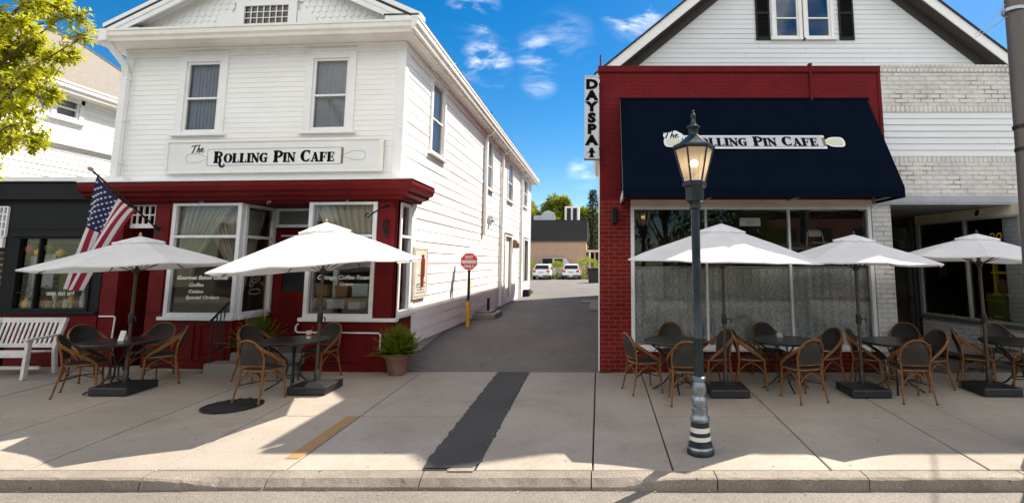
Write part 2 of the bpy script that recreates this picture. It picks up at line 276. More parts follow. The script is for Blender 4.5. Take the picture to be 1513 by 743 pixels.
def frosted():
    m, nt, out = newmat('frosted_glass'); L = nt.links.new
    t = N(nt, 'ShaderNodeBsdfTransparent'); t.inputs[0].default_value = (0.92, 0.87, 0.78, 1)
    d = N(nt, 'ShaderNodeBsdfDiffuse'); d.inputs[0].default_value = (0.70, 0.62, 0.52, 1)
    tr = N(nt, 'ShaderNodeBsdfTranslucent'); tr.inputs[0].default_value = (0.80, 0.70, 0.57, 1)
    a = N(nt, 'ShaderNodeMixShader'); a.inputs[0].default_value = 0.6; L(d.outputs[0], a.inputs[1]); L(tr.outputs[0], a.inputs[2])
    b = N(nt, 'ShaderNodeMixShader'); b.inputs[0].default_value = 0.55; L(t.outputs[0], b.inputs[1]); L(a.outputs[0], b.inputs[2]); L(b.outputs[0], out.inputs[0])
    return m
M_FROST = frosted()

# ------------------------------------------------------------------ mesh building
ORIG = {}
WARP = [False]
def warp(v):    # the cafe's street front is not quite square to the alley: it runs back a little towards its far corner
    x, y, z = v
    if WARP[0] and x < -3.65:
        x = -3.65 + (x + 3.65) * 1.065; y = y + 0.075 * (-3.65 - x)
    return (x, y, z)
class MB:
    def __init__(s): s.v = []; s.f = []; s.mi = []; s.cur = 0
    def add(s, vs, fs):
        o = len(s.v); s.v += [tuple(v) for v in vs]
        for f in fs: s.f.append([i + o for i in f]); s.mi.append(s.cur)
    def box(s, x0, x1, y0, y1, z0, z1, T=None):
        if x0 > x1: x0, x1 = x1, x0
        if y0 > y1: y0, y1 = y1, y0
        if z0 > z1: z0, z1 = z1, z0
        vs = [(x, y, z) for z in (z0, z1) for y in (y0, y1) for x in (x0, x1)]
        if T: vs = [T(*v) for v in vs]
        s.add(vs, [(0, 2, 3, 1), (4, 5, 7, 6), (0, 1, 5, 4), (2, 6, 7, 3), (0, 4, 6, 2), (1, 3, 7, 5)])
        return s
    def tb(s, T, u0, u1, v0, v1, w0, w1): return s.box(u0, u1, v0, v1, w0, w1, T)
    def bar(s, a, b, w, h, up=(0, 0, 1)):
        a, b = Vector(a), Vector(b); d = (b - a); L = d.length; d.normalize()
        x = d.cross(Vector(up))
        if x.length < 1e-4: x = d.cross(Vector((1, 0, 0)))
        x.normalize(); z = x.cross(d)
        vs = [(p + x * (i * w / 2) + z * (j * h / 2)) for p in (a, b) for i, j in ((-1, -1), (1, -1), (1, 1), (-1, 1))]
        s.add(vs, [(3, 2, 1, 0), (4, 5, 6, 7)] + [(i, (i + 1) % 4, 4 + (i + 1) % 4, 4 + i) for i in range(4)])
        return s
    def tube(s, pts, r, n=8, closed=False, caps=True):
        pts = [Vector(p) for p in pts]; m = len(pts); rs = r if isinstance(r, (list, tuple)) else [r] * m
        rings = []; prev = None
        for i, p in enumerate(pts):
            if closed: d = pts[(i + 1) % m] - pts[i - 1]
            else: d = pts[min(i + 1, m - 1)] - pts[max(i - 1, 0)]
            if d.length < 1e-9: d = Vector((0, 0, 1))
            d.normalize()
            if prev is None:
                a = Vector((0, 0, 1)) if abs(d.z) < 0.9 else Vector((1, 0, 0))
                x = d.cross(a).normalized()
            else:
                x = (prev - d * prev.dot(d))
                if x.length < 1e-6: x = d.cross(Vector((0.3, 0.7, 0.2)))
                x.normalize()
            prev = x; y = d.cross(x)
            rings.append([p + (x * math.cos(2 * PI * k / n) + y * math.sin(2 * PI * k / n)) * rs[i] for k in range(n)])
        vs = [v for r_ in rings for v in r_]; fs = []
        for i in range(m if closed else m - 1):
            j = (i + 1) % m
            for k in range(n): fs.append((i * n + k, i * n + (k + 1) % n, j * n + (k + 1) % n, j * n + k))
        if caps and not closed: fs += [tuple(range(n))[::-1], tuple((m - 1) * n + k for k in range(n))]
        s.add(vs, fs); return s
    def lathe(s, prof, c=(0, 0, 0), n=20, a0=0.0, caps=True):
        vs = []; fs = []; m = len(prof)
        for r, z in prof:
            for k in range(n):
                a = a0 + 2 * PI * k / n; vs.append((c[0] + r * math.cos(a), c[1] + r * math.sin(a), c[2] + z))
        for i in range(m - 1):
            for k in range(n): fs.append((i * n + k, i * n + (k + 1) % n, (i + 1) * n + (k + 1) % n, (i + 1) * n + k))
        if caps: fs += [tuple(range(n))[::-1], tuple((m - 1) * n + k for k in range(n))]
        s.add(vs, fs); return s
    def prism(s, poly, T, w0, w1):
        n = len(poly)
        vs = [T(u, v, w0) for u, v in poly] + [T(u, v, w1) for u, v in poly]
        s.add(vs, [tuple(range(n))[::-1], tuple(range(n, 2 * n))] + [(i, (i + 1) % n, n + (i + 1) % n, n + i) for i in range(n)])
        return s
    def quad(s, a, b, c, d): s.add([a, b, c, d], [(0, 1, 2, 3)]); return s
    def stroke(s, T, pts, w, w0, w1):
        """thick polyline; w a number or one width per point"""
        n = len(pts); ws = w if isinstance(w, (list, tuple)) else [w] * n
        Lf, Rt = [], []
        for i, (x, y) in enumerate(pts):
            ax, ay = pts[max(i - 1, 0)]; bx, by = pts[min(i + 1, n - 1)]
            dx, dy = bx - ax, by - ay; l = math.hypot(dx, dy) or 1; nx, ny = -dy / l, dx / l
            Lf.append((x + nx * ws[i] / 2, y + ny * ws[i] / 2)); Rt.append((x - nx * ws[i] / 2, y - ny * ws[i] / 2))
        vs = []; fs = []
        for a, b in zip(Lf, Rt): vs += [T(a[0], a[1], w0), T(b[0], b[1], w0), T(a[0], a[1], w1), T(b[0], b[1], w1)]
        for i in range(n - 1):
            o = 4 * i
            fs += [(o + 2, o + 3, o + 7, o + 6), (o, o + 2, o + 6, o + 4), (o + 1, o + 5, o + 7, o + 3)]
        fs += [(0, 1, 3, 2), (4 * n - 4, 4 * n - 2, 4 * n - 1, 4 * n - 3)]
        s.add(vs, fs); return s
    def build(s, name, mats, parent=None, smooth=False, bev=0, at=None, seg=2):
        me = bpy.data.meshes.new(name)
        off = ORIG.get(parent.name, Vector()) if parent is not None else Vector()
        if at is not None: off = Vector(at)
        me.from_pydata([tuple(Vector(warp(v)) - off) for v in s.v], [], s.f)
        if not isinstance(mats, (list, tuple)): mats = [mats]
        for m in mats: me.materials.append(m)
        if len(mats) > 1: me.polygons.foreach_set('material_index', s.mi)
        if smooth:
            me.polygons.foreach_set('use_smooth', [True] * len(me.polygons))
            try: me.set_sharp_from_angle(angle=R(40))
            except Exception: pass
        me.update()
        o = bpy.data.objects.new(name, me); C.objects.link(o)
        if parent is not None: o.parent = parent
        elif at is not None: o.location = at
        ORIG[o.name] = off
        if bev:
            b = o.modifiers.new('edge', 'BEVEL'); b.width = bev; b.segments = seg; b.limit_method = 'ANGLE'; b.angle_limit = R(40)
        return o
def tag(o, label=None, cat=None, group=None, kind=None):
    if label: o['label'] = label
    if cat: o['category'] = cat
    if group: o['group'] = group
    if kind: o['kind'] = kind
    return o
def thing(name, label, cat, loc=(0, 0, 0), group=None, rz=0):
    o = bpy.data.objects.new(name, None); C.objects.link(o); o.location = loc; o.rotation_euler = (0, 0, rz)
    o.empty_display_size = 0.1
    ORIG[o.name] = Vector(loc); return tag(o, label, cat, group)
KIDS = {}
def dup(root, loc, rz, label, group=None, scale=1.0):
    r = root.copy(); C.objects.link(r); r.location = loc; r.rotation_euler = (0, 0, rz); r['label'] = label; r.scale = (scale,) * 3
    if group: r['group'] = group
    for ch in list(root.children):
        c = ch.copy(); C.objects.link(c); c.parent = r
        for g in list(ch.children):
            d = g.copy(); C.objects.link(d); d.parent = c
    return r
def struct(o, label=None):
    o['kind'] = 'structure'
    if label: o['label'] = label
    return o
def TF(Y):      # wall facing the street at depth Y
    return lambda u, v, w: (u, Y - w, v)
def TX(X):      # wall facing +X
    return lambda u, v, w: (X + w, u, v)
def TL(a, b):   # upright plane through ground points a->b, outward normal on the right-hand side
    ax, ay = a; bx, by = b; L = math.hypot(bx - ax, by - ay); dx, dy = (bx - ax) / L, (by - ay) / L
    return (lambda u, v, w: (ax + dx * u + dy * w, ay + dy * u - dx * w, v)), L

def clap(mb, T, lo, hi, z0, z1, row, d, openings=(), wend=0.0, jit=0.0):
    """lap siding as real wedge boards; lo/hi: numbers or functions of z giving the ends"""
    fl = lo if callable(lo) else (lambda z: lo); fh = hi if callable(hi) else (lambda z: hi)
    z = z0
    while z < z1 - 1e-6:
        zt = min(z + row, z1); zc = (z + zt) / 2
        cuts = sorted([(a, b) for a, b, c, e in openings if c < zc < e])
        segs = []; cur = None
        l0, h0, l1, h1 = fl(z), fh(z), fl(zt), fh(zt)
        if h0 - l0 < 0.01: break
        if h1 < l1: l1 = h1 = (l1 + h1) / 2
        start = (l0, l1)
        for a, b in cuts:
            segs.append((start, (a, a))); start = (b, b)
        segs.append((start, (h0, h1)))
        segs2 = []
        for (s0, s1), (e0, e1) in segs:      # boards butt against each other at random places
            cur0, cur1 = s0, s1
            while e0 - cur0 > 3.2:
                q = cur0 + random.uniform(1.4, 2.9)
                segs2.append(((cur0, cur1), (q - 0.0015, q - 0.0015))); cur0 = cur1 = q + 0.0015
            segs2.append(((cur0, cur1), (e0, e1)))
        for (s0, s1), (e0, e1) in segs2:
            if e0 - s0 < 0.005: continue
            dd = d * (1 + random.uniform(-jit, jit))
            vs = [T(s0, z, 0), T(e0, z, 0), T(e0, z, dd), T(s0, z, dd), T(s1, zt, 0.001), T(e1, zt, 0.001)]
            mb.add(vs, [(3, 2, 5, 4), (0, 1, 2, 3), (0, 3, 4), (1, 5, 2)])
        z = zt
    return mb
def curtain_mesh(mb, T, u0, u1, v0, v1, w, amp=0.02, n=60, freq=9.0, ph=0.0, gather=None):
    vs = []; fs = []; rows = 8
    for j in range(rows + 1):
        t = j / rows; v = v0 + (v1 - v0) * t
        for i in range(n + 1):
            q = i / n
            g = gather(t) if gather else (0.0, 1.0)
            u = u0 + (u1 - u0) * (g[0] + (g[1] - g[0]) * q)
            ww = w + amp * math.sin(ph + q * freq * 2 * PI + 0.5 * math.sin(q * 17 + t * 1.5)) + amp * 0.4 * math.sin(q * freq * 4.3 * PI + ph)
            vs.append(T(u, v, ww))
    for j in range(rows):
        for i in range(n): a = j * (n + 1) + i; fs.append((a, a + 1, a + n + 2, a + n + 1))
    mb.add(vs, fs); return mb
def text(parent, name, s, T, size, mat, shear=0.0, offset=0.0, depth=0.004, align='CENTER', xs=1.0, w=0.0):
    cu = bpy.data.curves.new(name, 'FONT'); cu.body = s; cu.size = size; cu.shear = shear; cu.offset = offset; cu.extrude = depth / 2
    cu.align_x = align; cu.align_y = 'CENTER'; cu.resolution_u = 3
    o = bpy.data.objects.new(name, cu); C.objects.link(o)
    dg = bpy.context.evaluated_depsgraph_get(); me = bpy.data.meshes.new_from_object(o.evaluated_get(dg))
    bpy.data.objects.remove(o)
    mb = MB(); mb.add([T(v.co.x * xs, v.co.y, v.co.z + w + depth / 2) for v in me.vertices], [list(p.vertices) for p in me.polygons])
    bpy.data.meshes.remove(me)
    return mb.build(name, mat, parent)
def leaf(mb, p, d, up, L, wd, fold=0.25):
    d = d.normalized(); x = d.cross(up)
    if x.length < 1e-3: x = d.cross(Vector((1, 0, 0.2)))
    x.normalize(); n = x.cross(d)
    a = p; b = p + d * L * 0.5 + x * wd * 0.5 + n * fold * wd; c_ = p + d * L; e = p + d * L * 0.5 - x * wd * 0.5 + n * fold * wd
    mb.add([a, b, c_, e], [(0, 1, 2), (0, 2, 3)])
def rv(s=1.0): return Vector((random.gauss(0, s), random.gauss(0, s), random.gauss(0, s)))
def shift(T, u, v, k=1.0, w=0.0): return lambda a, b, c: T(u + a * k, v + b * k, w + c)
# ================================================================== SETTING
LX, RX = -8.9, -3.65            # white cafe building: outer walls
YK0, YK1 = 5.26, 5.45           # kerb front, kerb back
ZR = -0.252                     # street level
def ribbon(name, x0, x1, prof, mat, nx=1):
    mb = MB()
    for (y0, z0), (y1, z1) in zip(prof[:-1], prof[1:]):
        for i in range(nx):
            a = x0 + (x1 - x0) * i / nx; b = x0 + (x1 - x0) * (i + 1) / nx
            mb.quad((a, y0, z0), (b, y0, z0), (b, y1, z1), (a, y1, z1))
    return struct(mb.build(name, mat))
ribbon('ground', -400, 400, [(-400, -0.45), (9.6, -0.45), (12.4, 0.2), (70, 0.24), (600, 0.24)], M_EARTH)
ribbon('street', -60, 60, [(-5.6, ZR), (0, ZR + 0.05), (YK0 + 0.02, ZR)], M_ROAD, 4)
ribbon('far_pavement', -60, 60, [(-9.0, ZR + 0.14), (-5.6, ZR + 0.12), (-5.59, ZR - 0.05)], M_CONC)
def az(Y): return 0.3 * min(1, max(0, (Y - 9.42) / 3.0))
ribbon('alley', RX - 0.02, 0.02, [(Y0 + 0.02, 0.0), (10.2, 0.075), (12.42, 0.3), (27.4, 0.31)], M_ALLEY, 3)
ribbon('parking_lot', -40, 25, [(27.4, 0.31), (56.5, 0.31)], M_ALLEY, 4)
# sidewalk: separate slabs over a dark bed
mb = MB(); mb.quad((-18, YK1 - 0.01, gz(YK1) - 0.02), (16, YK1 - 0.01, gz(YK1) - 0.02), (16, Y0 + 0.6, gz(Y0) - 0.02), (-18, Y0 + 0.6, gz(Y0) - 0.02))
struct(mb.build('sidewalk_bed', M_JOINT))
XJ = [-18, -14.2, -12.4, -10.6, -8.8, -7.0, -5.7, -4.4, -3.12, -1.77, -1.24, -0.07, 0.73, 2.3, 3.87, 4.6, 6.2, 7.8, 9.5, 11.5, 16]
YJ = [YK1, 7.09, 9.44]
def slab(mb, x0, x1, y0, y1, g=0.009, dz=0.0):
    x0 += g; x1 -= g; y0 += g; y1 -= g; nx = 3
    e = 0.008
    t = lambda x, y, d=0: (x, y, gz(y) + dz - d)
    mb.quad(t(x0 + e, y0 + e), t(x1 - e, y0 + e), t(x1 - e, y1 - e), t(x0 + e, y1 - e))
    o = [(x0, y0), (x1, y0), (x1, y1), (x0, y1)]; i_ = [(x0 + e, y0 + e), (x1 - e, y0 + e), (x1 - e, y1 - e), (x0 + e, y1 - e)]
    for k in range(4):
        l = (k + 1) % 4
        mb.quad(t(*o[k], 0.006), t(*o[l], 0.006), t(*i_[l]), t(*i_[k]))
        mb.quad(t(*o[k], 0.05), t(*o[l], 0.05), t(*o[l], 0.006), t(*o[k], 0.006))
mb = MB(); ms = MB()
for j in range(2):
    for i in range(len(XJ) - 1):
        if abs(XJ[i] + 1.77) < 1e-6: slab(ms, XJ[i], XJ[i + 1], YJ[j] + (0.0 if j else 0.02), YJ[j + 1], g=0.004, dz=-0.006)
        else: slab(mb, XJ[i], XJ[i + 1], YJ[j], YJ[j + 1] + (0.5 if j and XJ[i + 1] < -4.3 else 0), dz=random.uniform(-0.003, 0.003))
struct(mb.build('sidewalk', M_CONC)); struct(ms.build('asphalt_bed', M_PATCH))
ms = MB(); nn = 130; rows = []      # the asphalt fill laps raggedly over the slab edges
for i in range(nn + 1):
    y = 5.50 + (9.43 - 5.50) * i / nn
    e0 = 0.030 * noise.noise(Vector((y * 7, 3.1, 0))) + 0.016 * noise.noise(Vector((y * 26, 8.1, 0))); e1 = 0.030 * noise.noise(Vector((y * 7, 13.1, 0))) + 0.016 * noise.noise(Vector((y * 26, 18.1, 0)))
    fr = max(0, 1 - i / 5) ; rows.append([(-1.785 + e0 + 0.05 * fr, y, gz(y) + 0.0035), (-1.5, y + (0.05 * noise.noise(Vector((i * .7, 0, 5))) if i == 0 else 0), gz(y) + 0.006), (-1.225 + e1 - 0.05 * fr, y, gz(y) + 0.0035)])
vs = [v for r_ in rows for v in r_]; ms.add(vs, [(a * 3 + k, a * 3 + k + 1, a * 3 + k + 4, a * 3 + k + 3) for a in range(nn) for k in range(2)])
struct(ms.build('asphalt_strip', M_PATCH))
# pale broken concrete fragment at the end of the strip and the ochre stripe
def blob(cx, cy, rx, ry, n=16, ja=0.25): return [(cx + rx * (1 + random.uniform(-ja, ja)) * math.cos(2 * PI * k / n), cy + ry * (1 + random.uniform(-ja, ja)) * math.sin(2 * PI * k / n)) for k in range(n)]
mb = MB(); pl = [(-1.50, 5.425), (-1.245, 5.425), (-1.25, 5.53), (-1.30, 5.55), (-1.38, 5.535), (-1.46, 5.52), (-1.52, 5.47)]
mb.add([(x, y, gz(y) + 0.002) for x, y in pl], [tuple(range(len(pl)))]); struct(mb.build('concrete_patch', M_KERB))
mb = MB(); nn = 50; jt = lambda y, s_: 0.010 * noise.noise(Vector((y * 14, s_, 0))) + 0.006 * noise.noise(Vector((y * 40, s_, 2)))
vs = []
for i in range(nn + 1): y = 5.72 + 1.35 * i / nn; vs += [(-3.285 + jt(y, 1), y, gz(y) + 0.0045), (-3.135 + jt(y, 9), y, gz(y) + 0.0045)]
mb.add(vs, [(2 * i, 2 * i + 1, 2 * i + 3, 2 * i + 2) for i in range(nn)]); struct(mb.build('painted_stripe', M_YEL))
# kerb: chipped stones, lowered across the alley mouth
def kdrop(x):
    t = min(1, max(0, (x + 4.6) / 1.4)); q = min(1, max(0, (x - 0.0) / 0.8))
    s = t * t * (3 - 2 * t) * (1 - q * q * (3 - 2 * q))
    return s
mb = MB(); x = -16.0
while x < 14:
    L = random.uniform(1.1, 2.0); n = 26; xs = [x + 0.006 + (L - 0.012) * k / n for k in range(n + 1)]
    rows = []
    for xx in xs:
        s = kdrop(xx); zt = gz(YK1) - 0.004; low = 0.065 * s
        j = lambda a: random.gauss(0, a)
        ch = 0.012 + 0.022 * max(0, noise.noise(Vector((xx * 6.0, 1.7, 0)))) + 0.016 * max(0, noise.noise(Vector((xx * 17.0, 4.2, 0)))) + (0.02 * s if s > 0.5 else 0)
        rows.append([(xx, YK1 - 0.006, zt - 0.05), (xx, YK1 - 0.006, zt), (xx, YK0 + 0.09, zt - low * 0.45 + j(0.0008)), (xx, YK0 + 0.012 + ch, zt - low - 0.002 + j(0.001)),
                     (xx, YK0 + 0.004 + ch * 0.25, zt - low - ch * 0.9), (xx, YK0 + 0.004 + j(0.001), ZR + 0.03), (xx, YK0 + 0.001, ZR - 0.03)])
    m = len(rows[0])
    vs = [v for r_ in rows for v in r_]; fs = [(a * m + k, a * m + k + 1, (a + 1) * m + k + 1, (a + 1) * m + k) for a in range(n) for k in range(m - 1)]
    fs += [tuple(range(m)), tuple(n * m + k for k in range(m))[::-1]]
    mb.add(vs, fs); x += L
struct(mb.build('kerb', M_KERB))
# leaf litter along the gutter and the joints
mb = MB()
for k in range(230):
    if k < 130: p = Vector((random.uniform(-8, 6), YK0 - abs(random.gauss(0, 0.05)) - 0.01, ZR + 0.012))
    elif k < 165: p = Vector((random.choice([-1.77, -1.24]) + random.gauss(0, 0.02), random.uniform(5.4, 7.4), 0)); p.z = gz(p.y) + 0.006
    else: p = Vector((random.uniform(-7, 6), random.uniform(5.5, 9.2), 0)); p.z = gz(p.y) + 0.008
    a = random.uniform(0, 6.28); leaf(mb, p, Vector((math.cos(a), math.sin(a), 0.1)), Vector((0, 0, 1)), random.uniform(0.012, 0.035), random.uniform(0.008, 0.018))
tag(mb.build('leaf_litter', leaf_mat('litter', (0.35, 0.2, 0.02), (0.4, 0.33, 0.04), (0.2, 0.15, 0.06), 0.2)), 'small fallen yellow leaves scattered along the kerb and pavement', 'leaf litter', kind='stuff')
mb = MB()
for (cx, cy, n, h) in [(0.1, 9.37, 40, 0.07), (-0.06, 9.43, 16, 0.05), (-3.3, 9.46, 20, 0.06), (-3.1, 9.6, 18, 0.05), (-6.9, 9.36, 60, 0.05), (-7.4, 9.37, 60, 0.05), (-3.56, 26.9, 60, 0.3), (-3.58, 14.0, 30, 0.07), (-3.58, 17.5, 30, 0.08), (-3.58, 12.2, 24, 0.06)]:
    for k in range(n):
        sx = 0.35 if cx < -6 else 0.06
        p = Vector((cx + random.gauss(0, sx), cy + random.gauss(0, 0.015 if cy < 10 else 0.2), az(cy) - 0.005)); d = Vector((random.gauss(0, 0.5), random.gauss(-0.2, 0.4), 1))
        leaf(mb, p, d, Vector((1, 0, 0)), h * random.uniform(0.5, 1.2), h * 0.2)
tag(mb.build('weeds', M_LEAFF), 'small green weeds growing along the wall bases and alley edge', 'weeds', kind='stuff')

# ================================================================== WHITE CAFE BUILDING
WARP[0] = True
cafe = thing('cafe_building', 'white clapboard two storey cafe with dark red storefront beside the alley', 'building', (-6.3, Y0, 0))
ZE = 6.02                       # soffit level
T = TF(Y0); TS = TX(RX)
wz0, wz1 = 4.36, 5.75
FW = [(-7.39 - .33, -7.39 + .33, wz0, wz1), (-4.99 - .33, -4.99 + .33, wz0, wz1)]
mb = MB(); clap(mb, T, LX, RX, 3.35, ZE, 0.098, 0.008, [(a - .06, b + .06, c - .04, d + .06) for a, b, c, d in FW], jit=0.15)
mb.box(LX, RX, Y0 + 0.012, Y0 + 0.02, 3.35, 3.36)
wall = mb.build('wall', M_SIDING, cafe)
# alley side wall
SWN = [(11.0, 11.86, 4.28, 5.88), (16.45, 17.4, 4.32, 5.88), (20.45, 21.55, 4.38, 5.9), (24.7, 25.9, 4.6, 5.95)]
SDR = [(20.1, 21.5, 0.62, 2.92), (25.1, 26.4, 1.1, 2.98)]
STX = 10.28                     # storefront return reaches back to here
mb = MB()
clap(mb, TS, lambda z: STX if z < 3.3 else Y0, 27.4, 0.34, ZE + 0.02, 0.222, 0.0125, SWN + SDR, jit=0.35)
mb.build('wall', M_SIDING, cafe)
mb = MB(); mb.box(RX - 0.2, RX - 0.004, STX, 27.4, -0.1, 0.34); mb.box(RX - 0.006, RX + 0.022, STX, 27.4, 0.315, 0.345); mb.build('foundation', pbr('foundation', (0.45, 0.46, 0.47), 0.8, var=0.25, scale=2, bump=0.3), cafe)
# hidden faces: far end, left wall, so the volume is closed
mb = MB(); mb.box(LX, RX, 27.38, 27.4, 0, 6.1); mb.box(LX - 0.0, LX + 0.02, Y0 + 0.03, 27.3, 0, 6.1)
mb.build('rear_wall', M_SIDING, cafe)
mb = MB()      # corner boards, frieze, belt
mb.tb(T, RX - 0.14, RX + 0.022, 3.42, ZE - 0.16, 0.0, 0.028); mb.tb(TS, Y0 - 0.026, Y0 + 0.13, 3.42, ZE - 0.16, 0.001, 0.027)
mb.tb(T, LX - 0.02, LX + 0.13, 3.42, ZE - 0.16, 0, 0.028)
mb.tb(T, LX - 0.02, RX + 0.024, ZE - 0.16, ZE - 0.002, 0.0, 0.035); mb.tb(T, LX, RX + 0.02, ZE - 0.05, ZE - 0.003, 0.036, 0.08)
mb.tb(TS, Y0 - 0.033, 27.4, ZE - 0.16, ZE - 0.002, 0.0, 0.033); mb.tb(TS, 27.28, 27.4, 0.35, ZE - 0.16, 0, 0.028)
mb.build('corner_board', M_WTRIM, cafe, bev=0.004)
# eaves: soffit, crown moulding, gutter
def gutter_profile(): return [(0.0, 0.0), (0.06, 0.0), (0.075, 0.05), (0.11, 0.09), (0.115, 0.17), (0.13, 0.175), (0.13, 0.215), (0.0, 0.215)]
mb = MB(); EO = 0.40
mb.box(LX - 0.28, RX + 0.28, Y0 - EO, Y0 - 0.036, ZE, ZE + 0.03); mb.box(RX + 0.034, RX + 0.28, Y0 - 0.034, 27.6, ZE, ZE + 0.03); mb.box(LX - 0.28, LX - 0.02, Y0 - 0.03, 27.6, ZE, ZE + 0.03)
mb.build('soffit', M_TRIM, cafe)
mb = MB(); gp = gutter_profile()
mb.prism([(-w, v) for w, v in gp][::-1], lambda u, v, w: (w, Y0 - EO + u, ZE + 0.003 + v), LX - 0.40, RX + 0.30)
mb.build('gutter', M_TRIM, cafe)
mb = MB(); mb.prism(gp, lambda u, v, w: (RX + 0.28 + u, w, ZE + 0.03 + v * 1.15), Y0 - EO - 0.132, 27.75)
for yy in [11.2, 14.5, 18.0, 21.5, 25.0]: mb.box(RX + 0.27, RX + 0.425, yy, yy + 0.05, ZE + 0.29, ZE + 0.30)
mb.build('gutter', M_TRIM, cafe)
mb = MB()   # lookout blocks under the side eave
for yy in [10.5, 12.6, 14.8, 17.2, 19.8, 22.6, 25.4]: mb.box(RX + 0.035, RX + 0.27, yy, yy + 0.03, ZE - 0.03, ZE - 0.002)
mb.build('eave_bracket', M_TRIM, cafe)
# pediment: fish-scale shingles, lattice window, rakes
PX, PZ0, PS, PH = (LX + RX) / 2, ZE + 0.2, 0.50, 2.95
mb = MB(); nr = 0; z = PZ0 - 0.05
for k in range(18):
    zz = PZ0 + 0.115 * k; half = PH - (zz - PZ0) / PS
    if half < 0.1: break
    n = int(2 * half / 0.13)
    for i in range(n + 1):
        xx = PX - half + (i + 0.5 * (k % 2)) * 0.13
        if PX - 0.62 < xx < PX + 0.62 and zz < PZ0 + 0.75: continue
        if abs(xx - PX) > half: continue
        jw = random.uniform(-0.004, 0.004)
        pts = [(xx - 0.062, zz + 0.16), (xx - 0.062, zz + 0.03), (xx - 0.035, zz + 0.004 + jw), (xx, zz - 0.008 + jw), (xx + 0.035, zz + 0.004 + jw), (xx + 0.062, zz + 0.03), (xx + 0.062, zz + 0.16)]
        w0 = 0.004 + random.uniform(0, 0.003)
        mb.add([T(u, v, w0 + 0.016 * (1 - (v - zz) / 0.16)) for u, v in pts] + [T(u, v, 0) for u, v in pts], [tuple(range(7))[::-1]] + [(q, q + 1, q + 8, q + 7) for q in range(6)])
mb.add([T(PX - PH, PZ0 - 0.1, -0.002), T(PX + PH, PZ0 - 0.1, -0.002), T(PX, PZ0 - 0.1 + PH * PS, -0.002)], [(0, 1, 2)])
ped = mb.build('pediment', M_SIDING, cafe)
mb = MB()
for sgn in (-1, 1):
    for (dz, dw, th, dep) in [(0.02, 0.0, 0.17, 0.10), (0.19, 0.09, 0.10, 0.25)]:
        a = (PX + sgn * (PH + 0.02), PZ0 + dz - 0.02); b = (PX, PZ0 + dz - 0.02 + (PH + 0.02) * PS)
        poly = [a, b, (b[0], b[1] + th), (a[0] + sgn * 0.0, a[1] + th)]
        if sgn > 0: poly = poly[::-1]
        mb.prism(poly, T, dw * 0 + 0.004, dep)
mb.build('rake_board', M_WTRIM, ped)
mb = MB()     # lattice window in the gable
lw = (PX - 0.42, PX + 0.42, PZ0 + 0.02, PZ0 + 0.62)
mb.tb(T, lw[0] - 0.16, lw[0], lw[2] - 0.04, lw[3] + 0.14, 0.0, 0.05); mb.tb(T, lw[1], lw[1] + 0.16, lw[2] - 0.04, lw[3] + 0.14, 0.0, 0.05)
mb.tb(T, lw[0], lw[1], lw[3], lw[3] + 0.14, 0.0, 0.048); mb.tb(T, lw[0], lw[1], lw[2] - 0.05, lw[2], 0.0, 0.048)
gwin = mb.build('window', M_WTRIM, cafe)
mb = MB()
for i in range(1, 7): mb.tb(T, lw[0] + 0.84 * i / 7 - 0.008, lw[0] + 0.84 * i / 7 + 0.008, lw[2], lw[3], 0.012, 0.03)
for i in range(1, 5): mb.tb(T, lw[0], lw[1], lw[2] + 0.6 * i / 5 - 0.008, lw[2] + 0.6 * i / 5 + 0.008, 0.013, 0.029)
mb.build('muntin', M_TRIM, gwin)
mb = MB(); mb.tb(T, lw[0], lw[1], lw[2], lw[3], 0.002, 0.008); mb.build('pane', pbr('dark_pane', (0.015, 0.018, 0.022), 0.15), gwin)
# scroll side pieces beside the gable window
mb = MB()
for sgn in (-1, 1):
    cx = PX + sgn * 0.75
    pts = [(cx + sgn * (0.0 + 0.22 * math.sin(t * 3)), PZ0 + 0.0 + 0.5 * t) for t in [i / 10 for i in range(11)]]
    poly = [(PX + sgn * 0.59, PZ0)] + pts + [(PX + sgn * 0.59, PZ0 + 0.5)]
    mb = MB(); mb.prism(poly, T, 0.022, 0.034); mb.build('scroll_trim', M_WTRIM, cafe)
# roof
mb = MB(); RZ = ZE + 0.26
for sgn in (-1, 1):
    xe = PX + sgn * (PH + 0.05)
    for yy0, yy1 in [(Y0 - 0.27, 27.6)]:
        a = (xe, yy0, RZ + 0.04); b = (xe, yy1, RZ + 0.04); c_ = (PX, yy1, RZ + 0.04 + (PH + 0.05) * PS); d = (PX, yy0, RZ + 0.04 + (PH + 0.05) * PS)
        up = Vector((0, 0, 0.05)); vs = [Vector(v) for v in (a, b, c_, d)]
        mb.add(vs + [v + up for v in vs], [(0, 1, 2, 3), (4, 5, 6, 7)] + [(i, (i + 1) % 4, 4 + (i + 1) % 4, 4 + i) for i in range(4)])
bb = MB()
for sgn in (-1, 1):
    xe = PX + sgn * (PH + 0.04); zr0 = RZ + 0.036; zr1 = RZ + 0.036 + (PH + 0.04) * PS
    for (ya, yb, d0, d1) in [(Y0 - 0.262, Y0 - 0.215, -0.20, 0.0), (Y0 - 0.214, Y0 + 0.02, -0.03, -0.003), (Y0 - 0.275, Y0 - 0.263, -0.09, 0.0)]:
        q = [(xe, zr0 + d0), (PX, zr1 + d0), (PX, zr1 + d1), (xe, zr0 + d1)]
        bb.prism(q if sgn < 0 else q[::-1], lambda u, v, w: (u, w, v), ya, yb)
bb.build('rake_board', M_WTRIM, cafe)
mb.tube([(RX - 0.15, 17.6, RZ), (RX - 0.15, 17.6, RZ + 0.75)], 0.05); mb.tube([(RX - 0.15, 17.6, RZ + 0.7), (RX - 0.15, 17.6, RZ + 0.8)], 0.08)
mb.build('roof', M_DSHING, cafe)
mb = MB()
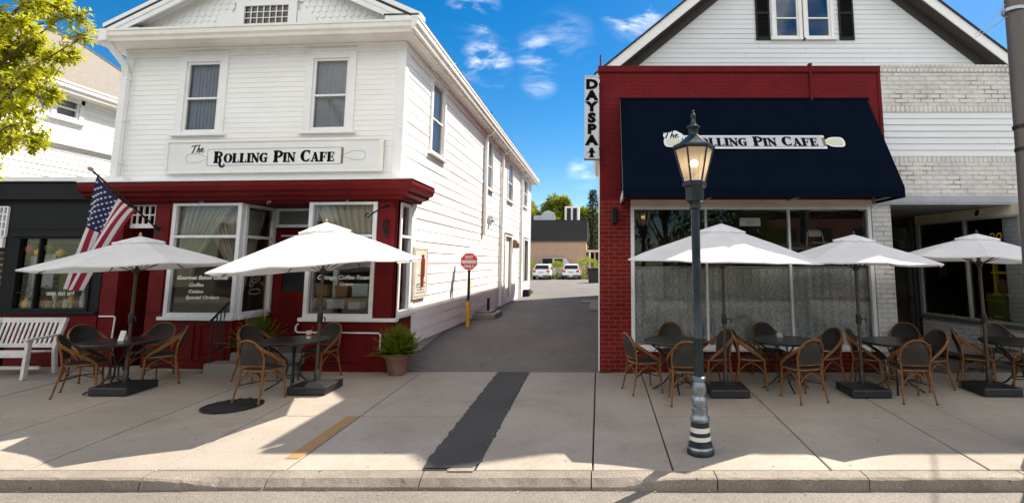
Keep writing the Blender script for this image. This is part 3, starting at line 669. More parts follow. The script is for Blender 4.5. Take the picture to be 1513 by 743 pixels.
mb.box(LX - 0.12, LX + 0.35, Y0 - 0.24, Y0 + 0.3, ZE + 0.22, ZE + 0.38); mb.build('eave_return', M_WTRIM, cafe); mb = MB(); mb.box(RX - 0.3, RX + 0.3, Y0 - 0.26, Y0 + 0.1, ZE + 0.30, ZE + 0.42); mb.build('eave_return', M_WTRIM, cafe)
mb = MB(); mb.box(LX - 0.14, LX + 0.37, Y0 - 0.26, Y0 + 0.3, ZE + 0.382, ZE + 0.40); mb.build('drip_edge', M_DSHING, cafe); mb = MB(); mb.box(RX - 0.32, RX + 0.31, Y0 - 0.28, Y0 + 0.1, ZE + 0.422, ZE + 0.44); mb.build('drip_edge', M_DSHING, cafe)
# sash windows
def sash(parent, T, u0, u1, v0, v1, trim=0.11, sill=0.05, fmat=M_WTRIM, cmat=M_CURT, gm=M_GLASSU, head=0.14, mid=0.48, cgath=None, blind=None, wd=0.035):
    f = MB()
    f.tb(T, u0 - trim, u0, v0 - 0.03, v1 + head, -0.02, wd); f.tb(T, u1, u1 + trim, v0 - 0.03, v1 + head, -0.02, wd)
    f.tb(T, u0, u1, v1, v1 + head, -0.02, wd - 0.003); f.tb(T, u0 - trim - 0.02, u1 + trim + 0.02, v1 + head, v1 + head + 0.03, -0.02, wd + 0.035)
    f.tb(T, u0, u1, v0 - 0.03, v0, -0.1, wd - 0.004)
    s = 0.045; vm = v0 + (v1 - v0) * mid
    f.tb(T, u0, u0 + s, v0, v1, -0.06, 0.002); f.tb(T, u1 - s, u1, v0, v1, -0.06, 0.002)
    f.tb(T, u0 + s, u1 - s, v0, v0 + s * 1.2, -0.06, 0.0); f.tb(T, u0 + s, u1 - s, v1 - s, v1, -0.06, 0.0); f.tb(T, u0 + s, u1 - s, vm - 0.018, vm + 0.018, -0.055, 0.006)
    w = f.build('window', fmat, parent, bev=0.003)
    g = MB(); g.add([T(u0 + s, v0 + s, -0.03), T(u1 - s, v0 + s, -0.03), T(u1 - s, v1 - s, -0.03), T(u0 + s, v1 - s, -0.03)], [(0, 1, 2, 3)]); g.build('pane', gm, w)
    c = MB()
    if cmat:
        curtain_mesh(c, T, u0, u1, v0, v1, -0.10, 0.012, 50, random.uniform(6, 9), random.random() * 6); c.build('curtain', cmat, w, smooth=True)
    if blind:
        b = MB(); b.tb(T, u0, u1, v0, v1, -0.14, -0.13); b.build('blind', blind, w)
    k = MB(); k.tb(T, u0 - trim - 0.05, u1 + trim + 0.05, v0 - 0.03 - sill, v0 - 0.03, -0.02, wd + 0.05); k.build('sill', fmat, w, bev=0.004)
    return w
for a, b, c, d in FW: sash(cafe, T, a, b, c, d, trim=0.13)
for a, b, c, d in SWN: sash(cafe, TS, a, b, c, d, trim=0.10, cmat=M_CURTB, wd=0.045, head=0.10)
for k, (a, b, c, d) in enumerate(SDR):
    f = MB(); f.tb(TS, a - 0.12, a, c - 0.1, d + 0.12, -0.05, 0.05); f.tb(TS, b, b + 0.12, c - 0.1, d + 0.12, -0.05, 0.05); f.tb(TS, a, b, d, d + 0.12, -0.05, 0.048); f.tb(TS, a - 0.14, b + 0.14, d + 0.12, d + 0.15, -0.02, 0.09)
    dr = f.build('side_door' if k == 0 else 'side_window', M_WTRIM, cafe, bev=0.003)
    g = MB(); g.tb(TS, a, b, c - 0.1, d, -0.08, -0.06); g.build('panel', M_WTRIM if k == 0 else pbr('dark_pane', (0.1, 0.1, 0.1), 0.2), dr)
# downspouts, conduits and small fittings on the alley wall
mb = MB()
def spout(mb, T, u, v0, v1, r=0.05, w=0.075, elbow=True):
    mb.tb(T, u - r, u + r, v0, v1 - 0.2, w - 0.045, w + 0.045)
    if elbow: mb.tube([T(u, v1 - 0.22, w), T(u, v1 - 0.1, w + 0.02), T(u, v1 + 0.02, w + 0.2), T(u, v1 + 0.1, w + 0.24)], 0.048, 8)
    for q in (0.15, 0.5, 0.85): vv = v0 + (v1 - v0) * q; mb.tb(T, u - r - 0.02, u + r + 0.02, vv, vv + 0.03, w - 0.07, w + 0.048)
spout(mb, TS, 16.2, 2.78, ZE - 0.05, 0.09); mb.build('downspout', M_WTRIM, cafe, bev=0.006)
mb = MB(); spout(mb, TS, 19.0, 0.36, ZE - 0.05, 0.055); mb.build('downspout', M_WTRIM, cafe, bev=0.006)
mb = MB(); spout(mb, TS, 23.8, 0.36, ZE - 0.05, 0.055); mb.build('downspout', M_WTRIM, cafe, bev=0.006)
mb = MB(); spout(mb, lambda u, v, w: (LX + 0.06 + u, Y0 - w, v), 0, 3.42, 5.75, 0.06, 0.08, False)
mb.tube([(LX + 0.06, Y0 - 0.08, 5.5), (LX + 0.05, Y0 - 0.12, 5.7), (LX - 0.02, Y0 - 0.35, 5.95), (LX - 0.04, Y0 - 0.45, 6.05)], 0.06, 8); mb.box(LX - 0.11, LX + 0.03, Y0 - 0.535, Y0 - 0.40, ZE, ZE + 0.222)
mb.build('downspout', M_WTRIM, cafe, smooth=True)
mb = MB()
for k, (yy, zz) in enumerate([(16.9, 3.3), (17.15, 3.34), (17.4, 3.24), (17.0, 3.12)]): mb.tb(TS, yy, yy + 0.16, zz, zz + 0.1, 0.01, 0.09)
mb.tube([(RX + 0.05, 17.3, 3.3), (RX + 0.05, 17.7, 3.45), (RX + 0.05, 18.2, 3.35)], 0.012); mb.build('meter_box', M_STEEL, cafe)
mb = MB(); mb.tb(TS, 21.85, 22.1, 2.5, 2.85, 0.02, 0.16); mb.lathe([(0.04, 0), (0.09, 0.06), (0.1, 0.2), (0.03, 0.3)], (RX + 0.18, 21.97, 2.5), 10); mb.build('wall_light', M_BRN, cafe)
mb = MB(); mb.tb(TS, 14.6, 14.74, 1.05, 1.4, 0.02, 0.05); mb.build('notice_plate', M_YPOST, cafe)
mb = MB(); mb.tb(TS, 25.0, 25.6, 0.3, 0.62, 0.02, 0.3); mb.build('vent_box', M_BLK, cafe)

# ---- storefront (dark red)
ZT = 3.0                        # window heads
RB = 10.35                      # recess back
# cornice with white flashing
mb = MB()
CO = 0.36
def cor(mb, poly):   # poly: (outward offset, z) swept along front then round the alley corner
    x0, x1, y1 = -9.25, RX, 10.3
    n = len(poly)
    A = [(x0, Y0 - o, z) for o, z in poly]; B = [(x1 + o, Y0 - o, z) for o, z in poly]; D = [(x1 + o, y1, z) for o, z in poly]
    vs = A + B + D
    fs = []
    for s_ in (0, n):
        for i in range(n): fs.append((s_ + i, s_ + (i + 1) % n, s_ + n + (i + 1) % n, s_ + n + i))
    fs += [tuple(range(n)), tuple(2 * n + k for k in range(n))[::-1]]
    mb.add(vs, fs)
cor(mb, [(-0.05, 3.04), (0.10, 3.04), (0.13, 3.09), (0.24, 3.12), (0.26, 3.17), (0.33, 3.20), (0.36, 3.28), (0.36, 3.355), (-0.05, 3.36)])
corn = mb.build('cornice', M_RED, cafe)
mb = MB(); cor(mb, [(-0.04, 3.363), (0.38, 3.363), (0.38, 3.385), (0.05, 3.42), (-0.04, 3.43)]); mb.build('flashing', M_WTRIM, corn)
def panel_front(mb, u0, u1, v0, v1, T, rails=3):
    mb.tb(T, u0, u1, v0, v1, -0.06, 0.0)
# frieze + pilasters + bulkheads
FZ0, FZ1 = ZT, 3.038
mb = MB()
mb.tb(T, LX - 0.05, RX, FZ0, 3.36, -0.25, -0.003)
mb.tb(T, -4.01, RX, -0.12, FZ0, -0.2, 0.0)                        # corner pilaster
mb.tb(T, -8.05, -7.72, -0.12, FZ0, -0.22, 0.012)                   # pilaster by the entry
mb.tb(T, LX - 0.02, -8.62, -0.12, FZ0, -0.25, 0.012)               # outer pilaster
mb.tb(T, -3.99, -3.68, 0.25, 2.9, 0.001, 0.022)
mb.tb(T, -8.01, -7.76, 1.0, 2.9, 0.013, 0.03)
mb.build('pilaster', M_RED, cafe, bev=0.006)
for u0, u1 in [(-7.72, -6.47), (-5.2, -4.01)]:
    mb = MB(); mb.tb(T, u0, u1, -0.12, 0.86, -0.1, -0.004)
    for q in range(2):
        a = u0 + 0.08 + (u1 - u0 - 0.08) * q / 2; b = u0 + (u1 - u0 - 0.08) * (q + 1) / 2
        mb.tb(T, a, a + 0.05, 0.16, 0.80, -0.003, 0.012); mb.tb(T, b - 0.05, b, 0.16, 0.80, -0.003, 0.012); mb.tb(T, a + 0.05, b - 0.05, 0.75, 0.80, -0.003, 0.011); mb.tb(T, a + 0.05, b - 0.05, 0.16, 0.22, -0.003, 0.011)
    mb.tb(T, u0, u1, -0.12, 0.12, -0.003, 0.02); mb.build('bulkhead', M_RED, cafe, bev=0.006)
mb = MB(); mb.box(-6.49, -6.40, Y0 + 0.1, RB, -0.12, 0.86); mb.build('bulkhead', M_RED, cafe); mb = MB(); mb.box(-5.2, -5.12, Y0 + 0.1, RB, -0.12, 0.86)
mb.tb(TS, Y0 + 0.2, STX, -0.12, 0.90, -0.1, 0.0); mb.tb(TS, Y0 + 0.0, Y0 + 0.10, 0.9, ZT, -0.1, 0.0); mb.tb(TS, Y0 + 0.2, 10.06, 0.2, 0.8, 0.001, 0.012)
mb.build('bulkhead', M_RED, cafe, bev=0.006)
mb = MB(); mb.tb(T, -7.80, -6.44, 0.862, 0.925, -0.1, 0.06); mb.box(-6.47, -6.40, Y0 + 0.1, RB, 0.862, 0.925); mb.build('sill', M_ALU, cafe, bev=0.006); mb = MB(); mb.tb(T, -5.28, RX + 0.06, 0.862, 0.925, -0.1, 0.06); mb.tb(TS, Y0 + 0.11, STX, 0.902, 0.96, -0.1, 0.06)
mb.build('sill', M_ALU, cafe, bev=0.006)
def shopwin(parent, T, u0, u1, v0, v1, tr=2.38, fw=0.07, mull=(), gm=M_GLASS, fmat=M_ALU, pd=-0.04, name='window', halfmull=None):
    f = MB()
    f.tb(T, u0, u0 + fw, v0, v1, -0.08, 0.025); f.tb(T, u1 - fw, u1, v0, v1, -0.08, 0.025); f.tb(T, u0 + fw, u1 - fw, v0, v0 + fw, -0.08, 0.022); f.tb(T, u0 + fw, u1 - fw, v1 - fw * 0.7, v1, -0.08, 0.022)
    if tr: f.tb(T, u0 + fw, u1 - fw, tr - 0.025, tr + 0.025, -0.08, 0.02)
    for m in mull: f.tb(T, m - 0.018, m + 0.018, v0 + fw, v1 - fw * 0.7, -0.08, 0.018)
    w = f.build(name, fmat, parent, bev=0.004)
    g = MB(); g.add([T(u0 + fw * .8, v0 + fw * .8, pd), T(u1 - fw * .8, v0 + fw * .8, pd), T(u1 - fw * .8, v1 - fw * .5, pd), T(u0 + fw * .8, v1 - fw * .5, pd)], [(0, 1, 2, 3)]); g.build('pane', gm, w)
    return w
w1 = shopwin(cafe, T, -7.72, -6.44, 0.925, ZT)
TRm, Lr = TL((-6.44, Y0 + 0.085), (-6.40, RB))
w2 = shopwin(cafe, TRm, 0.0, Lr, 0.925, ZT - 0.01)
w3 = shopwin(cafe, T, -5.22, -4.01, 0.925, ZT)
TRn, Lr2 = TL((-5.16, RB), (-5.20, Y0 + 0.085))
w3b = shopwin(cafe, TRn, 0.0, Lr2, 0.925, ZT - 0.01)
w4 = shopwin(cafe, TS, Y0 + 0.11, 10.12, 0.96, ZT)
mb = MB(); mb.tb(TS, 10.12, STX, 0.9, 3.04, -0.1, 0.026); mb.build('corner_board', M_WTRIM, cafe)
# pleated curtains behind the display windows (tied back)
tie = lambda t: (0.0, 0.28 + 0.55 * max(0, (t - 0.25)) ** 1.1 / 0.75 ** 1.1)
tie2 = lambda t: (0.72 - 0.5 * max(0, (t - 0.25)) / 0.75, 1.0)
c = MB(); curtain_mesh(c, T, -7.70, -6.48, 1.45, 2.95, -0.14, 0.03, 110, 9, 0.3, tie); c.build('curtain', M_CURTB, w1, smooth=True); c = MB(); curtain_mesh(c, T, -7.70, -6.48, 1.6, 2.95, -0.22, 0.03, 110, 9, 1.3, tie2); c.build('curtain', M_CURTB, w1, smooth=True)
c = MB(); curtain_mesh(c, TRm, 0.05, 0.9, 1.4, 2.9, -0.16, 0.02, 60, 8, 0.3, lambda t: (0.0, 0.35 + 0.5 * t)); c.build('curtain', M_CURTB, w2, smooth=True)
c = MB(); curtain_mesh(c, T, -5.16, -4.06, 2.12, 2.95, -0.15, 0.03, 110, 8, 0.9, lambda t: (0.5 - 0.5 * t ** 0.6, 1.0)); c.build('curtain', M_CURTB, w3, smooth=True)
# room behind the shop windows
def room(parent, x0, x1, y0, y1, z0, z1, wm=M_ROOM, fm=M_ROOMF):
    mb = MB()
    mb.quad((x0, y1, z0), (x1, y1, z0), (x1, y1, z1), (x0, y1, z1)); mb.quad((x0, y0, z0), (x0, y1, z0), (x0, y1, z1), (x0, y0, z1)); mb.quad((x1, y0, z0), (x1, y1, z0), (x1, y1, z1), (x1, y0, z1)); mb.quad((x0, y0, z1), (x1, y0, z1), (x1, y1, z1), (x0, y1, z1))
    o = mb.build('interior', wm, parent); f = MB(); f.quad((x0, y0, z0), (x1, y0, z0), (x1, y1, z0), (x0, y1, z0)); f.build('interior_floor', fm, parent)
    return o
room(cafe, -7.86, -3.76, Y0 + 0.06 + 4.4, Y0 + 4.6, 0.4, 3.03)
mb = MB(); mb.quad((-7.86, Y0 + .24, 0.4), (-7.86, Y0 + 4.6, 0.4), (-7.86, Y0 + 4.6, 3.03), (-7.86, Y0 + .24, 3.03)); mb.quad((-3.79, 10.3, 0.4), (-3.79, Y0 + 4.6, 0.4), (-3.79, Y0 + 4.6, 3.03), (-3.79, 10.3, 3.03)); mb.quad((-7.86, Y0 + .26, 3.03), (-3.7, Y0 + .26, 3.03), (-3.7, Y0 + 4.6, 3.03), (-7.86, Y0 + 4.6, 3.03))
mb.build('interior', M_ROOM, cafe)
mb = MB(); mb.box(-7.84, -6.5, Y0 + 0.12, RB + 4, 0.4, 0.84); mb.build('display_shelf', M_ROOMF, cafe); mb = MB(); mb.box(-5.1, -3.8, Y0 + 0.12, RB + 3.4, 0.4, 0.84); mb.build('display_shelf', M_ROOMF, cafe)
# door in the recess
TD_ = TF(RB); d0, d1 = -6.36, -5.32
mb = MB(); mb.tb(TD_, -6.40, -5.16, 0.15, ZT, -0.10, -0.06)
mb.tb(TD_, d0, d0 + 0.16, 0.32, 2.50, -0.058, 0.0); mb.tb(TD_, d1 - 0.16, d1, 0.32, 2.50, -0.058, 0.0); mb.tb(TD_, d0 + .16, d1 - .16, 0.32, 1.32, -0.058, -0.002); mb.tb(TD_, d0 + .16, d1 - .16, 2.3, 2.50, -0.058, -0.002); mb.tb(TD_, d1, -5.16, 0.16, ZT, -0.058, 0.01); mb.tb(TD_, d0, d1, 2.50, 2.56, -0.058, 0.012)
door = mb.build('door', M_RED, cafe, bev=0.005)
mb = MB(); mb.add([TD_(d0 + .16, 1.32, -.04), TD_(d1 - .16, 1.32, -.04), TD_(d1 - .16, 2.3, -.04), TD_(d0 + .16, 2.3, -.04)], [(0, 1, 2, 3)]); mb.build('pane', pbr('dark_pane', (0.1, 0.1, 0.1)), door)
mb = MB(); mb.tb(TD_, d0 + 0.30, d1 - 0.26, 2.0, 2.16, -0.038, -0.03); mb.build('door_notice', M_LINT, door)
mb = MB(); mb.tube([TD_(d1 - 0.08, 1.12, 0.0), TD_(d1 - 0.08, 1.12, 0.06), TD_(d1 - 0.08, 1.3, 0.07), TD_(d1 - 0.08, 1.46, 0.06), TD_(d1 - 0.08, 1.46, 0.0)], 0.012); mb.build('handle', M_STEEL, door)
mb = MB(); mb.tb(TD_, d0 + .02, d0 + .07, 2.60, 2.98, -0.05, 0.12); mb.tb(TD_, d1 - .3, d1 - .25, 2.60, 2.98, -0.05, 0.12); mb.tb(TD_, d0 + .07, d1 - .3, 2.93, 2.98, -0.05, 0.118); mb.tb(TD_, d0 + .07, d1 - .3, 2.60, 2.66, -0.05, 0.118)
trn = mb.build('transom', M_ALU, cafe, bev=0.004)
mb = MB(); mb.tb(TD_, d0 + .07, d1 - .3, 2.66, 2.93, -0.05, 0.06); mb.build('panel', pbr('grey_panel', (0.12, 0.14, 0.14), 0.4, var=0.1), trn)
mb = MB(); mb.tb(TD_, d0 + .1, d1 - .4, 2.42, 2.45, 0.002, 0.03); mb.build('push_bar', M_ALU, door)
mb = MB(); mb.box(-6.42, -5.16, Y0 + 0.05, RB + 0.06, 2.99, 3.03); mb.build('recess_ceiling', M_RED, cafe)
mb = MB(); mb.tube([(-6.3, RB - 0.3, 0.3), (-6.3, RB - 0.3, 2.7)], 0.014); mb.build('conduit', M_LINT, cafe)
mb = MB(); mb.box(-6.44, -5.14, Y0 - 0.02, RB + 0.2, -0.1, 0.30); mb.build('threshold', M_CONC2, cafe, bev=0.01)
# white pipe on the bulkhead
mb = MB()
P = [(-5.27, 0.82), (-5.31, 0.78), (-5.31, 0.70), (-5.27, 0.67), (-3.88, 0.67), (-3.84, 0.64), (-3.84, 0.40), (-3.80, 0.37), (-3.72, 0.37)]
mb.tube([T(u, v, 0.035) for u, v in P], 0.014, 8); mb.build('pipe', M_ALU, cafe, smooth=True)
mb = MB(); mb.tube([T(-8.88, 0.92, 0.03), T(-8.60, 0.92, 0.03), T(-8.58, 0.9, 0.03), T(-8.60, 0.5, 0.03)], 0.014, 8); mb.build('pipe', M_ALU, cafe, smooth=True)
# left entry: recess with lattice transom and dark door
EY = 10.3; TE = TF(EY)
mb = MB(); mb.box(-8.62, -8.05, EY, EY + 0.05, -0.1, 3.0); mb.box(-8.64, -8.60, Y0 + 0.25, EY, -0.1, 3.0); mb.box(-8.08, -8.04, Y0 + 0.22, EY, -0.1, 3.0); mb.box(-8.62, -8.05, Y0 + 0.2, EY, 2.95, 2.99)
mb.build('entry_recess', M_RED, cafe)
TLt = TF(Y0 + 0.12)
mb = MB(); a, b, c_, d = -8.62, -8.05, 2.62, 2.98
for i in range(6): u = a + (b - a) * i / 5; mb.tb(TLt, u - 0.012, u + 0.012, c_, d, -0.03, 0)
for i in range(3): v = c_ + (d - c_) * i / 2; mb.tb(TLt, a, b, v - 0.012, v + 0.012, -0.028, 0.003)
mb.tb(TLt, a, b, c_ - 0.07, c_ - 0.012, -0.03, 0.006)
mb.build('lattice_transom', M_WTRIM, cafe)
mb = MB(); mb.tb(TE, -8.58, -8.09, 0.1, 2.55, 0.0, 0.05); d2 = mb.build('door', pbr('brown_door', (0.035, 0.018, 0.012), 0.4, var=0.3), cafe)
mb = MB(); mb.tb(TE, -8.48, -8.20, 1.0, 2.3, 0.052, 0.056); mb.build('pane', MATS['dark_pane'], d2)
mb = MB(); mb.tb(TE, -8.38, -8.30, 2.42, 2.54, 0.051, 0.06); mb.build('number_plate', M_SIGNW, d2)
text(d2, 'number', '0', lambda u, v, w: (-8.34 + u, EY - 0.061 - w, 2.48 + v), 0.11, M_INK, depth=0.002)
# little hooks along the frieze
for u in (-7.2, -5.95, -4.55): mb = MB(); mb.tube([T(u, 3.03, 0.0), T(u, 3.03, 0.06), T(u, 3.0, 0.08), T(u, 2.97, 0.06)], 0.008, 6); mb.tb(T, u - 0.015, u + 0.015, 3.0, 3.06, -0.002, 0.012); mb.build('lamp_hook', M_STEEL, cafe)

# ---- window lettering (children of the panes' windows)
TG = TF(Y0 + 0.035)
def wtext(parent, s, px, py, size, shear=0.25, xs=1.15, Y=Y0 + 0.034):
    x, z = W(px, py, Y)
    return text(parent, 'lettering', s, lambda u, v, w: (x + u, Y - w, z + v), size, M_CHALK, shear=shear, offset=0.003, depth=0.002, xs=xs)
wtext(w1, 'Gourmet Baked Goods', 300, 411, 0.098, xs=1.0)
wtext(w1, 'Coffee', 291, 422, 0.085); wtext(w1, 'Cuisine', 290, 432, 0.078); wtext(w1, 'Special Orders', 300, 441, 0.088)
wtext(w3, 'Chicago Coffee Roaster', 513, 410, 0.105, xs=1.0); wtext(w3, 'Cream', 513, 420, 0.075)
# drawn chef-like doodle on the recessed window: plain rings and dashes
mb = MB(); TQ = shift(TRm, 0.45, 1.55, 1, -0.034)
ringp = lambda cx, cy, rx, ry, n=18: [(cx + rx * math.cos(2 * PI * k / n), cy + ry * math.sin(2 * PI * k / n)) for k in range(n + 1)]
for a in [(0, 0.1, 0.13, 0.13), (0, 0.1, 0.07, 0.07), (0, -0.2, 0.16, 0.05), (0.28, 0.12, 0.10, 0.03), (0.26, -0.05, 0.10, 0.03), (-0.1, -0.05, 0.05, 0.05)]: mb.stroke(TQ, ringp(*a), 0.014, 0, 0.002)
mb.build('drawing', pbr('faint_chalk', (0.3, 0.3, 0.3), 0.7), w2)

# ---- western slab lettering
def glyph(ch):
    S, t, e = 0.29, 0.125, 0.0
    g = []
    def st(*p, w=S): g.append((list(p), w))
    def stem(x): st((x, 0.0), (x, 1.0)); st((x - 0.2, 0.04), (x + 0.2, 0.04), w=t); st((x - 0.2, 0.96), (x + 0.2, 0.96), w=t); st((x - 0.16, 0.5), (x + 0.16, 0.5), w=0.07)
    def arc(cx, cy, rx, ry, a0, a1, wv, wh, n=22):
        pts = []; ws = []
        for k in range(n + 1):
            a = R(a0 + (a1 - a0) * k / n); pts.append((cx + rx * math.cos(a), cy + ry * math.sin(a))); ws.append(wh + (wv - wh) * abs(math.cos(a)) ** 1.3)
        g.append((pts, ws))
    if ch == 'R': stem(0.2); arc(0.34, 0.74, 0.30, 0.215, 90, -90, 0.2, t); st((0.2, 0.96), (0.36, 0.96), w=t); st((0.2, 0.525), (0.36, 0.525), w=t); g.append(([(0.42, 0.52), (0.55, 0.42), (0.60, 0.25), (0.66, 0.08), (0.80, 0.02), (0.86, 0.1)], [0.12, 0.2, 0.23, 0.2, 0.1, 0.04])); adv = 0.88
    if ch == 'r': stem(0.2); arc(0.34, 0.74, 0.30, 0.215, 90, -90, 0.2, t); st((0.2, 0.96), (0.36, 0.96), w=t); st((0.2, 0.525), (0.36, 0.525), w=t); g.append(([(0.40, 0.52), (0.53, 0.40), (0.57, 0.15), (0.52, -0.1), (0.62, -0.30), (0.80, -0.36), (0.93, -0.26), (0.92, -0.12), (0.83, -0.14)], [0.12, 0.2, 0.23, 0.21, 0.19, 0.15, 0.11, 0.11, 0.09])); adv = 0.86
    if ch == 'O': arc(0.42, 0.5, 0.31, 0.455, 0, 360, S, 0.09, 36); adv = 0.86
    if ch == 'L': stem(0.2); st((0.2, 0.045), (0.66, 0.045), w=0.09); g.append(([(0.66, 0.02), (0.64, 0.34)], [0.13, 0.03])); adv = 0.74
    if ch == 'I': stem(0.2); adv = 0.43
    if ch == 'N': st((0.14, 0), (0.14, 1), w=0.1); st((0.68, 0.0), (0.68, 1), w=0.1); st((0.10, 0.97), (0.70, 0.03), w=0.25); st((0, 0.04), (0.3, 0.04), w=t); st((-0.02, 0.96), (0.2, 0.96), w=t); st((0.54, 0.96), (0.84, 0.96), w=t); adv = 0.86
    if ch in 'GC':
        arc(0.43, 0.5, 0.32, 0.455, 52, 308, S, 0.1, 30); g.append(([(0.70, 0.98), (0.68, 0.62)], [0.14, 0.03]))
        if ch == 'G': st((0.44, 0.46), (0.80, 0.46), w=t); st((0.64, 0.02), (0.64, 0.46), w=0.2); adv = 0.88
        else: g.append(([(0.72, 0.28), (0.62, 0.1)], [0.04, 0.12])); adv = 0.8
    if ch == 'P': stem(0.2); arc(0.34, 0.70, 0.33, 0.255, 90, -90, 0.23, t); st((0.2, 0.96), (0.36, 0.96), w=t); st((0.2, 0.445), (0.36, 0.445), w=t); adv = 0.78
    if ch == 'A': st((0.14, 0.0), (0.42, 1.0), w=0.1); st((0.40, 1.0), (0.68, 0.0), w=0.26); st((0.24, 0.33), (0.58, 0.33), w=t); st((-0.02, 0.04), (0.3, 0.04), w=t); st((0.48, 0.04), (0.88, 0.04), w=t); adv = 0.88
    if ch in 'FE':
        stem(0.2); st((0.2, 0.955), (0.66, 0.955), w=0.09); g.append(([(0.66, 0.98), (0.64, 0.66)], [0.13, 0.03])); st((0.2, 0.5), (0.52, 0.5), w=0.08); st((0.52, 0.34), (0.52, 0.66), w=0.07)
        if ch == 'E': st((0.2, 0.045), (0.66, 0.045), w=0.09); g.append(([(0.66, 0.02), (0.64, 0.34)], [0.13, 0.03]))
        adv = 0.76
    return g, adv
def sign_words(mb, T, x0, base, hbig, hsm, total, k0=0.0):
    words = [('rOLLING', True), ('PIN', True), ('CAFE', True)]
    seq = []; x = 0.0
    for wi, (w_, _) in enumerate(words):
        for i, ch in enumerate(w_):
            s = hbig if i == 0 else hsm; g, adv = glyph(ch); seq.append((x, s, g)); x += adv * s * 1.0 + 0.012 * hbig
        x += 0.42 * hbig
    kx = total / (x - 0.42 * hbig)
    q = 0
    for x_, s, g in seq:
        for pts, wv in g:
            P = [(x0 + (x_ + px * s) * kx, base + py * s) for px, py in pts]
            ws = [v * s for v in wv] if isinstance(wv, list) else wv * s
            mb.stroke(T, P, ws, k0, k0 + 0.003 + 0.0004 * (q % 7)); q += 1
def the_script(mb, T, x0, y0, h, k0):
    S = [([(0.0, 0.72), (0.12, 0.9), (0.4, 0.92), (0.75, 1.0), (0.82, 0.95)], [0.05, 0.1, 0.12, 0.1, 0.05]), ([(0.48, 0.95), (0.36, 0.5), (0.2, 0.12), (0.08, 0.05)], [0.1, 0.13, 0.13, 0.06]),
         ([(1.02, 1.12), (0.86, 0.6), (0.70, 0.1)], [0.08, 0.12, 0.12]), ([(0.78, 0.34), (0.98, 0.58), (1.08, 0.54), (0.98, 0.22), (1.02, 0.1), (1.16, 0.2)], [0.06, 0.1, 0.12, 0.12, 0.1, 0.05]),
         ([(1.18, 0.34), (1.42, 0.46), (1.48, 0.58), (1.38, 0.64), (1.24, 0.46), (1.22, 0.24), (1.36, 0.14), (1.62, 0.32)], [0.06, 0.08, 0.1, 0.1, 0.12, 0.12, 0.1, 0.04])]
    for q, (pts, ws) in enumerate(S): mb.stroke(T, [(x0 + a * h, y0 + b * h) for a, b in pts], [v * h for v in ws], k0, k0 + 0.003 + 0.0005 * q)
def pin_handle(cx, cy, L, r, sgn, n=10):
    pts = [(0, 0.35), (0.12, 0.35), (0.22, 0.55), (0.34, 0.85), (0.5, 0.98), (0.75, 1.0), (0.9, 0.9), (0.97, 0.6), (1.0, 0.0)]
    up = [(cx + sgn * a * L, cy + b * r) for a, b in pts]; dn = [(cx + sgn * a * L, cy - b * r) for a, b in pts[-2::-1]]
    return up + dn
# ---- fascia sign on the white building
ax0, az0 = W(248, 252, Y0); ax1, _ = W(567, 252, Y0); az1 = W(400, 205, Y0)[1]
sg = thing('shop_sign', 'long white framed signboard reading The Rolling Pin Cafe above red storefront', 'sign', ((ax0 + ax1) / 2, Y0 - 0.05, az0))
mb = MB(); mb.tb(T, ax0, ax1, az0, az1, 0.03, 0.07); mb.build('board', M_SIGNW, sg)
mb = MB()
mb.tb(T, ax0 - .02, ax1 + .02, az1 - 0.025, az1 + 0.02, 0.07, 0.09); mb.tb(T, ax0 - .02, ax1 + .02, az0 - 0.02, az0 + 0.025, 0.07, 0.09); mb.tb(T, ax0 - .02, ax0 + .03, az0 + .025, az1 - .025, 0.07, 0.089); mb.tb(T, ax1 - .06, ax1 + .02, az0 + .025, az1 - .025, 0.07, 0.089)
mb.build('frame', M_TRIM, sg, bev=0.004)
def pinsign(sg, T, px0, px1, pcy, Y, hw, big, sm, style, hmat, out):
    """roller body between px0..px1 with handles"""
    bx0, bz = W(px0, pcy, Y); bx1, _ = W(px1, pcy, Y)
    return bx0, bx1, bz
YS = Y0 - 0.07
bx0, bz = W(308, 228.5, YS); bx1, _ = W(507, 227, YS)
hgt = 0.155
TSg = TF(Y0)
mb = MB()
def outline(mb, T, poly, w, k0, k1): mb.stroke(T, poly + [poly[0]], w, k0, k1)
body = [(bx0, bz - hgt), (bx0, bz + hgt), (bx1, bz + hgt), (bx1, bz - hgt)]
outline(mb, TSg, body, 0.008, 0.071, 0.074)
outline(mb, TSg, pin_handle(bx0, bz - 0.01, 0.40, 0.085, -1), 0.006, 0.071, 0.073); outline(mb, TSg, pin_handle(bx1 + .03, bz, 0.40, 0.085, 1), 0.006, 0.071, 0.073)
mb.build('rolling_pin_outline', M_LINE, sg)
mb = MB(); mb.tb(TSg, bx1 - 0.01, bx1 + 0.03, bz - 0.15, bz + 0.15, 0.071, 0.078); mb.build('roller_end', M_BRN, sg, bev=0.01)
mb = MB(); sign_words(mb, TSg, bx0 + 0.12, bz - 0.105, 0.215, 0.175, bx1 - bx0 - 0.24, 0.071); the_script(mb, TSg, W(283, 222, YS)[0], W(283, 222, YS)[1] - 0.0, 0.155, 0.071)
mb.build('lettering', M_INK, sg)

